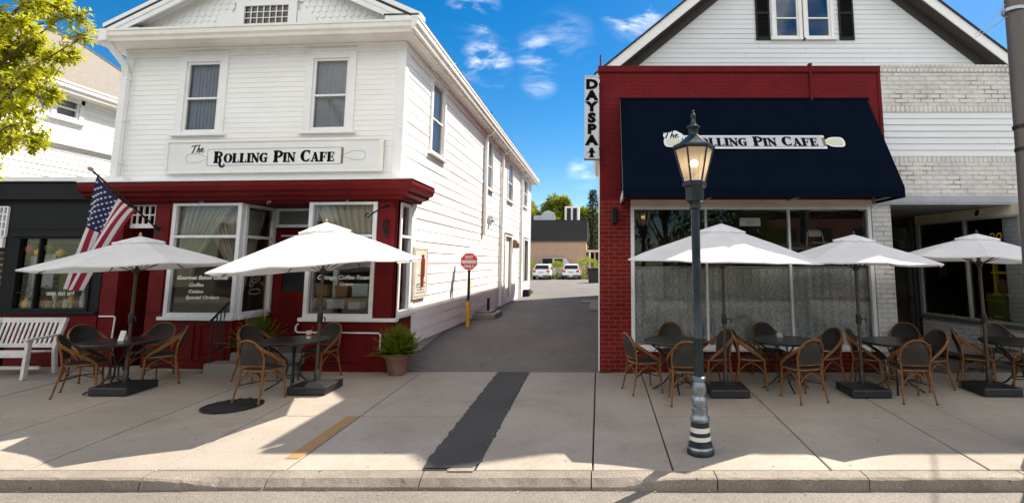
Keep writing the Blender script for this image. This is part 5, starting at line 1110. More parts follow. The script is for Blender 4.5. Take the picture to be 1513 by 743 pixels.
# ================================================================== BACK LOT
bk2 = thing('flat_roofed_building', 'tan building with deep black fascia and rooftop units beyond the parking lot', 'building', (-8, 58, 0.3))
mb = MB(); mb.box(-22, -1.5, 58.0, 74, 0.2, 4.25); mb.build('wall', M_TAN, bk2)
mb = MB(); mb.box(-22.2, -1.35, 57.85, 74.2, 4.25, 6.55); mb.box(-22.2, -1.33, 57.83, 74.2, 6.5, 6.6); mb.build('fascia', pbr('charcoal_fascia', (0.016, 0.016, 0.018), 0.7, var=0.2, scale=1), bk2)
mb = MB(); mb.box(-22.2, -1.36, 57.86, 57.9, 4.19, 4.25); mb.build('flashing', M_BRN, bk2)
mb = MB(); mb.box(-1.5, 3.4, 58.2, 66, 3.05, 3.3); mb.build('porch_roof', M_LINT, bk2)
for xx in (-1.1, -0.55): mb = MB(); mb.box(xx - .09, xx + .09, 58.3, 58.5, 0.3, 3.05); mb.build('porch_post', M_WTRIM if xx < -1 else M_GOLD, bk2)
mb = MB(); mb.box(-0.4, 3.4, 60, 60.2, 0.3, 3.05); mb.build('porch_wall', pbr('maroon_wall', (0.06, 0.02, 0.015), 0.7), bk2)
mb = MB(); mb.box(0.0, 0.9, 59.95, 60, 0.9, 2.5); mb.build('window', MATS['dark_pane'], bk2)
ac1 = thing('rooftop_unit', 'rounded white rooftop vent hood on the flat roof', 'rooftop unit', (-5.7, 60, 6.6)); mb = MB()
mb.prism([(-0.9, 0), (0.7, 0), (0.7, 1.1), (0.45, 1.4), (0, 1.55), (-0.45, 1.4), (-0.8, 1.0)], lambda u, v, w: (-5.9 + u, 60 - w, 6.3 + v), -1.2, 0.6); mb.box(-7.6, -6.8, 59.8, 61, 6.3, 7.3); mb.build('housing', M_STEEL, ac1)
mb = MB(); mb.box(-5.25, -5.15, 59.3, 59.38, 6.5, 7.6); mb.build('flue', M_STEEL, ac1)
ac2 = thing('rooftop_unit', 'boxy white air conditioner with dark louvres on the flat roof', 'rooftop unit', (-3.3, 60, 6.6)); mb = MB()
mb.box(-4.0, -2.35, 59.4, 61, 6.3, 8.3); mb.build('housing', M_WTRIM, ac2, bev=0.05)
mb = MB(); mb.box(-3.75, -3.3, 59.34, 59.4, 6.7, 8.1); mb.box(-3.05, -2.6, 59.34, 59.4, 6.7, 8.1); mb.build('louvre', M_IRON, ac2)
dp = thing('utility_cabinet', 'grey sloped dumpster enclosure against the tan wall between the two cars', 'dumpster', (-4.3, 57, 0.3))
mb = MB(); mb.prism([(-1.7, 0), (1.9, 0), (1.9, 0.8), (0.9, 2.1), (-1.7, 2.1)], lambda u, v, w: (-4.6 + u, 57.0 - w, 0.3 + v), -0.8, 0.2); mb.build('body', M_STEEL, dp, bev=0.03)
mb = MB(); mb.box(-6.2, -5.1, 56.75, 56.8, 1.5, 2.35); mb.box(-4.9, -4.0, 56.74, 56.8, 1.5, 2.3); mb.build('lid', M_BLK, dp)
# cars, tails towards the alley
def car(loc, rz, label):
    o = thing('parked_car', label, 'car', (0, 0, 0), 'white cars parked at the far end of the alley')
    prof = [(0.0, 0.36, 0.72, 0.62), (0.06, 0.30, 0.93, 0.84), (0.5, 0.24, 0.98, 0.90), (1.2, 0.22, 0.95, 0.90), (2.6, 0.22, 0.93, 0.90), (3.5, 0.24, 0.88, 0.88), (4.1, 0.28, 0.74, 0.80), (4.3, 0.36, 0.6, 0.62)]
    mb = MB(); K = 12; vs = []
    for y, zb, zt, hw in prof:
        for k in range(K):
            a = 2 * PI * (k + 0.5) / K; cx_, cz_ = math.cos(a), math.sin(a)
            ex = 0.45; x = hw * math.copysign(abs(cx_) ** ex, cx_); z = (zb + zt) / 2 + (zt - zb) / 2 * math.copysign(abs(cz_) ** ex, cz_); vs.append((x, y, z))
    fs = [(i * K + k, i * K + (k + 1) % K, (i + 1) * K + (k + 1) % K, (i + 1) * K + k) for i in range(len(prof) - 1) for k in range(K)] + [tuple(range(K))[::-1], tuple((len(prof) - 1) * K + k for k in range(K))]
    mb.add(vs, fs); mb.build('body', M_CARW, o, smooth=True)
    mb = MB(); cab = [(0.22, 0.95, 0.80), (0.62, 1.40, 0.62), (1.0, 1.47, 0.60), (2.0, 1.46, 0.60), (2.55, 1.32, 0.63), (3.15, 0.92, 0.76)]
    vs = []
    for y, z, hw in cab: vs += [(-hw, y, z), (hw, y, z)]
    vs += [(-0.84, 0.25, 0.9), (0.84, 0.25, 0.9), (-0.84, 3.1, 0.9), (0.84, 3.1, 0.9)]
    nC = len(cab)
    fs = [(2 * i, 2 * i + 1, 2 * i + 3, 2 * i + 2) for i in range(nC - 1)]
    for s_ in (0, 1): fs.append([2 * nC + s_] + [2 * i + s_ for i in range(nC)] + [2 * nC + 2 + s_])
    mb.add(vs, fs); mb.build('cabin', M_CARW, o, bev=0.03)
    mb = MB(); mb.add([(-0.70, 0.24, 0.99), (0.70, 0.24, 0.99), (0.57, 0.545, 1.345), (-0.57, 0.545, 1.345)], [(0, 1, 2, 3)])
    for v in range(1): pass
    mb.build('rear_window', M_CARG, o)
    for s_ in (-1, 1):
        mb = MB(); mb.add([(s_ * 0.805, 0.55, 0.98), (s_ * 0.795, 2.95, 0.98), (s_ * 0.65, 2.45, 1.33), (s_ * 0.625, 0.8, 1.37)], [(0, 1, 2, 3)]); mb.build('side_window', M_CARG, o)
        mb = MB(); mb.box(s_ * 0.50, s_ * 0.80, -0.012, 0.12, 0.70, 0.86); mb.build('tail_light', M_TAIL, o, bev=0.02)
        for yy in (0.75, 3.35):
            mb = MB(); mb.tube([(s_ * 0.70, yy, 0.31), (s_ * 0.885, yy, 0.31)], 0.31, 20); w_ = mb.build('wheel', M_TYRE, o, smooth=True)
            mb = MB(); mb.tube([(s_ * 0.88, yy, 0.31), (s_ * 0.892, yy, 0.31)], 0.19, 14); mb.build('rim', M_STEEL, w_)
    mb = MB(); mb.box(-0.78, 0.78, -0.03, 0.2, 0.24, 0.40); mb.build('bumper', M_PLAST, o, bev=0.03)
    mb = MB(); mb.box(-0.17, 0.17, -0.045, -0.03, 0.30, 0.39); mb.build('number_plate', M_PAPER, o)
    mb = MB(); mb.box(-0.22, 0.22, -0.008, 0.05, 0.66, 0.72); mb.build('trunk_handle', M_IRON, o)
    o.location = loc; o.rotation_euler.z = rz
    return o
c1 = car((-5.5, 49.3, 0.31), R(-6), 'white parked car beside the white building at the end of the alley')
c2 = dup(c1, (-2.75, 50.0, 0.31), R(-2), 'white parked car between two green bushes before the tan building')
def bush(cx, cy, z0, rx, rz_, label, n=1500, s=0.14, mat=M_LEAFB, name='bush', cat='bush', group='bushes by the parked cars'):
    o = thing(name, label, cat, (cx, cy, z0), group)
    mb = MB()
    for k in range(n):
        d = rv(); d.normalize(); r = random.uniform(0.6, 1.0) ** 0.5 * (1 + 0.18 * noise.noise(d * 2.3 + Vector((cx, cy, 0))))
        p = Vector((cx + d.x * rx * r, cy + d.y * rx * r, z0 + rz_ * 0.5 + d.z * rz_ * 0.5 * r))
        leaf(mb, p, (d + rv(0.6)), Vector((0, 0, 1)), s * random.uniform(0.6, 1.3), s * 0.6)
    mb.build('foliage', mat, o)
    mb = MB(); mb.tube([(cx, cy, z0 - .05), (cx, cy, z0 + rz_ * 0.5)], [0.07, 0.03], 6); mb.build('stem', M_BARK, o)
    return o
bush(-7.1, 51.5, 0.3, 0.8, 2.0, 'yellow green bush half hidden by the white cafe wall')
bush(-4.15, 51.3, 0.3, 0.75, 1.75, 'rounded yellow green bush between the two white cars')
bush(-1.2, 52.0, 0.3, 1.15, 2.1, 'large rounded green bush right of the second white car', 2200)
bush(-0.55, 50.8, 0.3, 0.45, 0.8, 'small low bush by the parking lot kerb', 600)
mb = MB(); mb.box(-10, 2, 52.6, 56.6, 0.2, 0.42); struct(mb.build('planting_strip', M_CONC2))
bn = thing('litter_bin', 'black square litter bin at the end of the alley by the red wall', 'litter bin', (-0.55, 42, 0.3))
mb = MB(); mb.prism([(-0.42, 0), (0.42, 0), (0.5, 1.05), (-0.5, 1.05)], lambda u, v, w: (-0.45 + u, 42 - w, 0.3 + v), -0.4, 0.4); mb.build('body', M_PLAST, bn, bev=0.03)
mb = MB(); mb.box(-1.0, 0.1, 41.5, 42.5, 1.36, 1.48); mb.build('lid', M_PLAST, bn, bev=0.03)
pv = thing('paving_block', 'pale stone wheel stops lying along the red wall in the alley', 'paving block', (-0.3, 21, 0.3))
mb = MB(); mb.box(-0.75, -0.05, 21, 22.2, 0.31, 0.36); mb.box(-0.34, -0.04, 17.5, 20.4, 0.31, 0.40); mb.build('slab', M_CONC2, pv, bev=0.01)
# trees beyond
def tree(name, loc, h, cr, label, mat, n=2600, trunk=0.2, ls=0.4, seed=1, group='trees beyond the flat roofed building', base=0.25, cat='tree'):
    rs = random.getstate(); random.seed(seed)
    o = thing(name, label, cat, loc, group); L = Vector(loc)
    mb = MB(); mb.tube([L, L + Vector((0.1, 0, h * 0.4)), L + Vector((0, 0.1, h * 0.85))], [trunk, trunk * 0.6, trunk * 0.15], 8)
    clumps = []
    for k in range(24):
        a = random.uniform(0, 2 * PI); t = random.uniform(base, 0.97); rr = cr * (1 - abs(t - 0.55) * 1.1) * random.uniform(0.35, 1.0)
        p = L + Vector((rr * math.cos(a), rr * math.sin(a), h * t)); clumps.append((p, cr * random.uniform(0.2, 0.38)))
        mb.tube([L + Vector((0, 0, h * max(0.2, t - 0.25))), (L + Vector((0, 0, h * t)) + p) / 2, p], [trunk * 0.35, trunk * 0.2, trunk * 0.06], 5)
    mb.build('trunk', M_BARK, o)
    c = MB()
    for k in range(n):
        p, r = random.choice(clumps); d = rv(); d.normalize(); q = p + d * r * random.uniform(0.3, 1.0) ** 0.5; q.z -= 0.15 * r
        leaf(c, q, d + rv(0.7), Vector((0, 0, 1)), ls * random.uniform(0.6, 1.3), ls * 0.5)
    c.build('crown', mat, o); random.setstate(rs); return o
def conifer(loc, h, r, label, n=2600, seed=3, mat=M_LEAFC):
    rs = random.getstate(); random.seed(seed)
    o = thing('conifer_tree', label, 'tree', loc, 'trees beyond the flat roofed building'); L = Vector(loc)
    mb = MB(); mb.tube([L, L + Vector((0, 0, h))], [0.22, 0.03], 8); c = MB()
    nb = 90
    for k in range(nb):
        t = 0.12 + 0.87 * (k / nb); a = k * 2.4 + random.uniform(-.3, .3); ln = r * (1 - t) ** 0.8 * random.uniform(0.7, 1.1) + 0.15
        p0 = L + Vector((0, 0, h * t)); p1 = p0 + Vector((ln * math.cos(a), ln * math.sin(a), -ln * 0.18 + 0.25 * ln * t)); mb.tube([p0, p1], [0.035, 0.01], 4)
        for q in range(int(n / nb)):
            s_ = random.uniform(0.15, 1.0); p = p0.lerp(p1, s_) + rv(0.10); leaf(c, p, (p1 - p0) + rv(ln * 0.5), Vector((0, 0, 1)), 0.34, 0.13)
    mb.build('trunk', M_BARK, o); c.build('crown', mat, o); random.setstate(rs); return o
conifer((-0.85, 64, 0.25), 10.6, 2.3, 'tall dark conifer rising beside the tan building', 3600)
tree('broadleaf_tree', (-9.0, 80, 0.25), 10.5, 3.6, 'yellow green tree behind the rounded vent hood', M_LEAFB, 7000, seed=11, ls=0.55)
tree('broadleaf_tree', (-6.1, 79, 0.25), 11.8, 2.6, 'tallest yellow green tree peaking above the flat roof', M_LEAFB, 7000, seed=12, ls=0.55)
tree('broadleaf_tree', (-3.4, 81, 0.25), 10.8, 3.2, 'yellow green tree behind the louvred air conditioner', M_LEAFB, 7000, seed=13, ls=0.55)
tree('broadleaf_tree', (0.3, 74, 0.25), 9.4, 3.0, 'yellow green tree behind the dark conifer', M_LEAFB, 7000, seed=14, ls=0.55)

tree('broadleaf_tree', (-11.8, 83, 0.25), 10.6, 3.4, 'yellow green tree just clearing the far end of the cafe wall', M_LEAFB, 6000, seed=15, ls=0.55)
tree('broadleaf_tree', (-1.9, 84, 0.25), 10.2, 3.2, 'yellow green tree between the louvred unit and the dark conifer', M_LEAFB, 6000, seed=16, ls=0.55)
# ================================================================== PAVEMENT FURNITURE
def on_top(px, py, h): return G(px, py, -0.329 + h)
def make_chair(label):
    o = thing('bistro_chair', label, 'chair', (0, 0, 0), 'rattan bistro chairs on the pavement')
    # local: sitter faces -Y
    mb = MB(); pts = [(0.215 * math.copysign(abs(math.cos(a)) ** 0.6, math.cos(a)), -0.01 + 0.205 * math.copysign(abs(math.sin(a)) ** 0.6, math.sin(a))) for a in [2 * PI * k / 28 for k in range(28)]]
    n = 28
    vs = [(x, y, 0.435) for x, y in pts] + [(x, y, 0.455) for x, y in pts] + [(x * .93, y * .93, 0.464) for x, y in pts]
    mb.add(vs, [tuple(range(n))[::-1], tuple(2 * n + k for k in range(n))] + [(a * n + k, a * n + (k + 1) % n, (a + 1) * n + (k + 1) % n, (a + 1) * n + k) for a in (0, 1) for k in range(n)])
    mb.build('seat', M_SEATM, o, smooth=True)
    mb = MB(); mb.tube([(x * 1.03, y * 1.03, 0.44) for x, y in pts], 0.013, 7, closed=True); mb.build('seat_rim', M_RATT, o, smooth=True)
    arch = lambda t: (0.20 * math.cos(PI * (1 - t)) if False else -0.205 * math.cos(PI * t), 0.205 + 0.10 * math.sin(PI * t) ** 0.8, 0.62 + 0.255 * math.sin(PI * t) ** 0.75)
    A = [(-0.185, 0.185, 0.43), (-0.20, 0.195, 0.52)] + [arch(k / 16) for k in range(17)] + [(0.20, 0.195, 0.52), (0.185, 0.185, 0.43)]
    mb = MB(); mb.tube(A, 0.0145, 8); mb.tube([(-0.19, 0.2, 0.515), (0, 0.235, 0.515), (0.19, 0.2, 0.515)], 0.010, 7); mb.build('back_frame', M_RATT, o, smooth=True)
    mb = MB(); vs = []; fs = []; NU, NV = 12, 9
    for j in range(NV + 1):
        v = j / NV; z = 0.52 + v * 0.345
        if z <= 0.62: hw = 0.195; yb = 0.20
        else:
            q = min(1, ((z - 0.62) / 0.255)) ; th = math.asin(min(1, q ** (1 / 0.75))); hw = 0.20 * math.cos(th); yb = 0.205
        for i in range(NU + 1):
            u = -1 + 2 * i / NU; x = hw * u
            ys = 0.200 + 0.10 * (max(0, math.sin(PI * min(1, max(0, 0.5 + 0.5 * x / 0.205)))) ** 0.8) * min(1, max(0.15, (z - 0.45) / 0.3))
            vs.append((x, ys + 0.008 * (1 - u * u), z))
    for j in range(NV):
        for i in range(NU): a = j * (NU + 1) + i; fs.append((a, a + 1, a + NU + 2, a + NU + 1))
    m = len(vs); vs2 = vs + [(x, y - 0.012, z) for x, y, z in vs]
    mb.add(vs2, fs + [tuple(m + q for q in f[::-1]) for f in fs]); mb.build('backrest', M_MESH, o, smooth=True)
    for s in (-1, 1):
        mb = MB()
        for d in (0.0, 0.028):
            mb.tube([(s * 0.13, 0.285 - d * .2, 0.80 - d * 1.1 + .02), (s * 0.20, 0.22, 0.745 - d), (s * 0.245, 0.10, 0.665 - d), (s * 0.25, -0.03, 0.58 - d), (s * 0.235, -0.13, 0.51 - d * .8), (s * 0.215, -0.19, 0.44 - d * .2)], 0.0125, 7)
        mb.build('armrest', M_RATT, o, smooth=True)
        mb = MB(); mb.tube([(s * 0.185, 0.185, 0.44), (s * 0.20, 0.21, 0.25), (s * 0.222, 0.265, 0.0)], [0.0145, 0.0145, 0.013], 8); mb.build('leg', M_RATT, o, smooth=True)
        mb = MB(); mb.tube([(s * 0.19, -0.185, 0.44), (s * 0.20, -0.195, 0.25), (s * 0.212, -0.215, 0.0)], [0.0145, 0.0145, 0.013], 8); mb.build('leg', M_RATT, o, smooth=True)
    mb = MB()
    cr = [(-0.2, 0.21, 0.24), (0.2, 0.21, 0.24), (0.2, -0.195, 0.24), (-0.2, -0.195, 0.24)]
    for a, b in ((0, 2), (1, 3)): p, q = Vector(cr[a]), Vector(cr[b]); mb.tube([p, (p + q) / 2 + Vector((0, 0, 0.03)), q], 0.009, 6)
    mb.build('stretcher', M_IRON, o, smooth=True)
    mb = MB()
    for a, b in ((0, 1), (1, 2), (2, 3), (3, 0)):
        p, q = Vector(cr[a]), Vector(cr[b])
        mb.tube([p, p.lerp(q, 0.2) + Vector((0, 0, 0.1)), p.lerp(q, 0.5) + Vector((0, 0, 0.17)), p.lerp(q, 0.8) + Vector((0, 0, 0.1)), q], 0.008, 6)
    for c_ in cr: mb.tube([(c_[0], c_[1], c_[2] - 0.012), (c_[0], c_[1], c_[2] + 0.012)], 0.019, 8)
    mb.build('brace', M_RATT, o, smooth=True)
    mb = MB()
    for s in (-1, 1): mb.tube([(s * 0.222, 0.265, 0.0), (s * 0.2225, 0.266, 0.016)], 0.016, 8); mb.tube([(s * 0.212, -0.215, 0.0), (s * 0.2125, -0.2155, 0.016)], 0.016, 8)
    mb.build('foot_cap', M_PLAST, o)
    return o
def make_table(label):
    o = thing('bistro_table', label, 'table', (0, 0, 0), 'round black bistro tables on the pavement')
    mb = MB(); mb.lathe([(0.0, 0.715), (0.48, 0.715), (0.497, 0.722), (0.50, 0.73), (0.495, 0.738), (0.0, 0.74)], n=48, caps=False); mb.lathe([(0.46, 0.70), (0.475, 0.70), (0.475, 0.716), (0.46, 0.716), (0.46, 0.70)], n=40, caps=False); mb.build('tabletop', M_TTOP, o, smooth=True)
    for k in range(4):
        a = PI / 4 + k * PI / 2; ca, sa = math.cos(a), math.sin(a)
        mb = MB(); mb.tube([(r * ca, r * sa, z) for r, z in [(0.40, 0.71), (0.36, 0.66), (0.22, 0.56), (0.10, 0.44), (0.075, 0.32), (0.10, 0.20), (0.20, 0.09), (0.33, 0.02), (0.36, 0.004)]], 0.013, 8)
        mb.tube([(r * ca, r * sa, z) for r, z in [(0.10, 0.44), (0.2, 0.5), (0.3, 0.52), (0.33, 0.58), (0.27, 0.61), (0.22, 0.57)]], 0.008, 6)
        mb.build('leg', M_IRON, o, smooth=True)
    mb = MB()
    for r, z in ((0.085, 0.36), (0.115, 0.18)): mb.tube([(r * math.cos(2 * PI * k / 20), r * math.sin(2 * PI * k / 20), z) for k in range(20)], 0.009, 6, closed=True)
    mb.build('ring', M_IRON, o, smooth=True)
    return o
TABLES = [('bench', (177, 503), 'black round table nearest the white bench, with a white menu card'),
          ('step', (436, 501), 'black round table by the concrete step, with a paper cup on it'),
          ('brick', (998, 502), 'black round table nearest the red brick pier, behind the lamp post'),
          ('mid', (1158, 501), 'black round table in front of the lace curtain, between two umbrella bases'),
          ('pier', (1322, 503), 'black round table in front of the white brick pier'),
          ('edge', (1502, 503), 'black round table by the recessed shop window, cut off by the photo edge')]
t0 = None; TPOS = {}
for key, (px, py), lab in TABLES:
    x, y = on_top(px, py, 0.74); TPOS[key] = (x, y)
    if t0 is None: t0 = make_table(lab); t0.location = (x, y, gz(y)); t0.rotation_euler.z = 0.2
    else: dup(t0, (x, y, gz(y)), random.uniform(0, 1.5), lab)
CH = [('bench', 118, 581, 0.1, 'rattan chair with dark back to the street, nearest the bench table'),
      ('bench', 128, 561, 0.2, 'rattan chair with woven back between the white bench and its nearest table'),
      ('bench', 234, 566, -0.2, 'rattan chair beside the first umbrella, nearer of two facing the bench'),
      ('bench', 241, 552, 0.1, 'rattan chair half hidden behind another, against the red bulkhead below the lettered window'),
      ('step', 385, 591, -0.1, 'rattan chair with one leg on the round manhole cover'),
      ('step', 378, 561, 0.1, 'rattan chair in front of the green fern by the step'),
      ('step', 473, 557, -0.1, 'rattan chair between the second umbrella pole and the red bulkhead'),
      ('brick', 951, 577, 0.15, 'rattan chair seen in profile nearest the red brick pier'),
      ('brick', 992, 556, 0.0, 'rattan chair behind the table closest to the lamp post, facing the street'),
      ('brick', 1013, 593, -0.1, 'rattan chair with its back to the street, directly behind the lamp post'),
      ('brick', 1054, 571, 0.1, 'rattan chair half hidden by the pole of the umbrella nearest the lamp post'),
      ('mid', 1112, 571, -0.1, 'rattan chair in profile just beyond the umbrella base nearest the lamp post'),
      ('mid', 1137, 556, 0.1, 'rattan chair backing onto the lace curtain at the middle of the shop window'),
      ('mid', 1186, 589, 0.2, 'rattan chair with its back to the street at the table before the lace curtain'),
      ('mid', 1217, 569, 0.15, 'rattan chair turned sideways at the window table, just left of the middle umbrella base'),
      ('pier', 1286, 571, -0.1, 'rattan chair directly behind the pole of the middle red building umbrella'),
      ('pier', 1335, 556, 0.0, 'rattan chair facing the street against the white brick pier'),
      ('pier', 1346, 590, 0.1, 'rattan chair with its back to the street in front of the white brick pier'),
      ('pier', 1372, 573, 0.1, 'rattan chair sideways before the low white brick wall, beside the pier table'),
      ('edge', 1446, 571, -0.15, 'rattan chair behind the rightmost umbrella pole, seen from the side'),
      ('edge', 1481, 557, 0.1, 'rattan chair facing the street below the angled shop window'),
      ('edge', 1536, 583, 0.0, 'rattan chair cut off by the right edge beside the pole foot')]
c0 = None
for key, px, py, tw, lab in CH:
    x, y = G(px, py); tx, ty = TPOS[key]; rz = math.atan2(tx - x, -(ty - y)) + tw
    y = min(y, 9.02)
    if c0 is None: c0 = make_chair(lab); c0.location = (x, y, gz(y)); c0.rotation_euler.z = rz
    else: dup(c0, (x, y, gz(y)), rz, lab)
# table top things
tx, ty = TPOS['bench']; z = gz(ty) + 0.741
x = on_top(196, 500, 0.74)[0]; mc = thing('menu_card', 'white folded menu card on the black table by the bench', 'menu card', (x, ty, z)); mb = MB()
mb.add([(x - .05, ty - .035, z), (x + .05, ty - .05, z), (x + .055, ty - .01, z + .15), (x - .045, ty + .005, z + .15), (x - .05, ty + .04, z), (x + .05, ty + .03, z)], [(0, 1, 2, 3), (3, 2, 5, 4)]); mb.build('card', M_PAPER, mc)
mb = MB(); F3 = lambda u, v, w: (x + u, ty - .0375 + v * .27 - 0.15 * u - w, z + v)
for q in range(4): mb.stroke(F3, [(-.03, .035 + .025 * q), (.03, .036 + .025 * q)], .006, 0.002, 0.003)
mb.build('print', M_LINE, mc)
tx, ty = TPOS['step']; z = gz(ty) + 0.741; x, y = on_top(456, 499, 0.74)
cu = thing('paper_cup', 'small white paper cup with a red mark on the table by the step', 'cup', (x, y, z)); mb = MB(); mb.lathe([(0.032, 0), (0.045, 0.11), (0.047, 0.112), (0.043, 0.11), (0.032, 0.01)], (x, y, z), 18, caps=False); mb.lathe([(0.0, 0.004), (0.032, 0.004)], (x, y, z), 18, caps=False); mb.build('cup', M_PAPER, cu, smooth=True)
mb = MB(); mb.lathe([(0.037, 0.03), (0.042, 0.065)], (x, y, z), 18, caps=False); mb.build('cup_mark', pbr('orange_mark', (0.5, 0.12, 0.04), 0.6), cu)
mb = MB(); mb.tube([(x + .01, y, z + .02), (x + .05, y, z + .17)], 0.004, 6); mb.build('straw', M_STOP, cu)
tx, ty = TPOS['mid']; z = gz(ty) + 0.741; x, y = on_top(1152, 497, 0.74)
ch = thing('condiment_holder', 'small wire holder with sachets on the table before the lace curtain', 'condiment holder', (x, y, z)); mb = MB(); mb.box(x - .05, x + .05, y - .03, y + .03, z, z + .012); mb.tube([(x - .05, y - .03, z + .05), (x + .05, y - .03, z + .05), (x + .05, y + .03, z + .05), (x - .05, y + .03, z + .05)], 0.003, 5, closed=True)
for q in (-.05, .05): mb.tube([(x + q, y - .03, z), (x + q, y - .03, z + .05)], 0.003, 5)
mb.build('rack', M_STEEL, ch); mb = MB()
for q in range(4): mb.box(x - .04 + .02 * q, x - .03 + .02 * q, y - .02, y + .02, z + .013, z + .065)
mb.build('sachets', M_PAPER, ch)
# ---- umbrellas
def umbrella(px, py, ztop, rad, zrim, tilt, rot, label, seed):
    x, y = G(px, py); g = gz(y); rs = random.getstate(); random.seed(seed)
    o = thing('market_umbrella', label, 'umbrella', (x, y, g), 'white umbrellas over the cafe tables')
    L = lambda v: (x + v[0], y + v[1], g + v[2])
    b = 0.285; mb = MB()
    vs = [L((sx * b, sy * b, 0.0)) for sx, sy in ((-1, -1), (1, -1), (1, 1), (-1, 1))] + [L((sx * b, sy * b, 0.115)) for sx, sy in ((-1, -1), (1, -1), (1, 1), (-1, 1))] + [L((sx * .12, sy * .12, 0.15)) for sx, sy in ((-1, -1), (1, -1), (1, 1), (-1, 1))]
    mb.add(vs, [(3, 2, 1, 0), (8, 9, 10, 11)] + [(a + k, a + (k + 1) % 4, a + 4 + (k + 1) % 4, a + 4 + k) for a in (0, 4) for k in range(4)])
    mb.build('base', M_PLAST, o, bev=0.015)
    mb = MB(); mb.lathe([(0.04, 0.14), (0.038, 0.30), (0.026, 0.32)], L((0, 0, 0)), 14); mb.build('pole_socket', M_PLAST, o, smooth=True)
    H = ztop - g
    mb = MB(); mb.tube([L((0, 0, 0.15)), L((0, 0, H - 0.02))], 0.024, 12); mb.build('pole', M_POLE, o, smooth=True)
    mb = MB(); mb.lathe([(0.036, 1.02), (0.04, 1.05), (0.04, 1.14), (0.034, 1.17)], L((0, 0, 0)), 12); mb.tube([L((0.03, -0.02, 1.1)), L((0.09, -0.03, 1.1)), L((0.10, -0.03, 1.04))], 0.010, 6); mb.build('crank', M_IRON, o, smooth=True)
    NR, NS = 6, 5; hr = zrim - g
    def cp_(k, s, t):    # k rib index, s 0..1 towards next rib, t radial
        a0, a1 = rot + k * PI / 4, rot + (k + 1) * PI / 4
        X = (math.cos(a0) * (1 - s) + math.cos(a1) * s) * rad * t; Y = (math.sin(a0) * (1 - s) + math.sin(a1) * s) * rad * t
        sag = 4 * s * (1 - s)
        Z = H - (H - hr) * (t ** 1.06) - 0.014 * sag * t + 0.008 * math.sin(7 * X + seed) * t
        X *= 1 - 0.02 * sag * t * t; Y *= 1 - 0.02 * sag * t * t
        return (X, Y, Z + tilt[0] * X + tilt[1] * Y)
    mb = MB(); vs = []; fs = []; M = 8 * NS
    for j in range(NR + 1):
        t = 0.10 + 0.90 * j / NR
        for q in range(M): vs.append(L(cp_(q // NS, (q % NS) / NS, t)))
    for q in range(M):      # hanging hem
        v = cp_(q // NS, (q % NS) / NS, 1.0); vs.append(L((v[0] * 0.995, v[1] * 0.995, v[2] - 0.018)))
    for j in range(NR + 1):
        for q in range(M): fs.append((j * M + q, j * M + (q + 1) % M, (j + 1) * M + (q + 1) % M, (j + 1) * M + q))
    mb.add(vs, fs); cn = mb.build('canopy', M_CANV, o, smooth=True)
    cn.data.set_sharp_from_angle(angle=R(11))
    mb = MB(); vs = []; fs = []; NV = 3
    for j in range(NV + 1):
        t = 0.01 + 0.25 * j / NV
        for q in range(M):
            v = cp_(q // NS, (q % NS) / NS, t); vs.append(L((v[0], v[1], v[2] + 0.035 - 0.0 * j + (0.012 * math.sin(q * 1.9) if j == NV else 0))))
    for q in range(M): v = cp_(q // NS, (q % NS) / NS, 0.255); vs.append(L((v[0], v[1], v[2] + 0.012)))
    for j in range(NV + 1):
        for q in range(M): fs.append((j * M + q, j * M + (q + 1) % M, (j + 1) * M + (q + 1) % M, (j + 1) * M + q))
    mb.add(vs, fs); vn = mb.build('vent', M_CANV, o, smooth=True); vn.data.set_sharp_from_angle(angle=R(11))
    for k in range(8):
        mb = MB(); mb.tube([L((v[0], v[1], v[2] - 0.02)) for v in [cp_(k, 0, t) for t in (0.06, 0.35, 0.65, 0.985)]], 0.009, 6)
        e = cp_(k, 0, 0.5); mb.tube([L((0.03 * math.cos(rot + k * PI / 4), 0.03 * math.sin(rot + k * PI / 4), hr - 0.08)), L((e[0], e[1], e[2] - 0.03))], 0.007, 6)
        mb.build('rib', M_BRONZ, o)
    mb = MB(); mb.lathe([(0.04, hr - 0.12), (0.045, hr - 0.1), (0.045, hr - 0.05), (0.03, hr - 0.03)], L((0, 0, 0)), 12); mb.build('runner', M_IRON, o)
    mb = MB(); mb.lathe([(0.012, H + .02), (0.022, H + 0.05), (0.018, H + 0.075), (0.004, H + 0.095)], L((0, 0, 0)), 10); mb.build('finial', M_GOLD if px < 800 else M_IRON, o, smooth=True)
    random.setstate(rs); return o
umbrella(183, 578, 2.28, 1.29, 1.84, (0.06, 0.0), R(12), 'white umbrella with grey shaded top, standing by the white bench under the flag', 1)
umbrella(466, 577, 2.50, 1.52, 1.84, (0.085, 0.0), R(4), 'brightest white umbrella, in front of the cafe door and right display window', 2)
umbrella(1073, 581, 2.47, 1.49, 1.93, (-0.02, 0.01), R(8), 'wide white umbrella just right of the lamp post, before the red building', 3)
umbrella(1275, 581, 2.30, 1.22, 1.90, (-0.03, 0.0), R(-8), 'white umbrella in the middle of the three at the red building', 4)
umbrella(1463, 579, 2.32, 1.14, 1.96, (-0.05, 0.0), R(15), 'white umbrella before the recessed shop, rightmost, cut by the photo edge', 5)
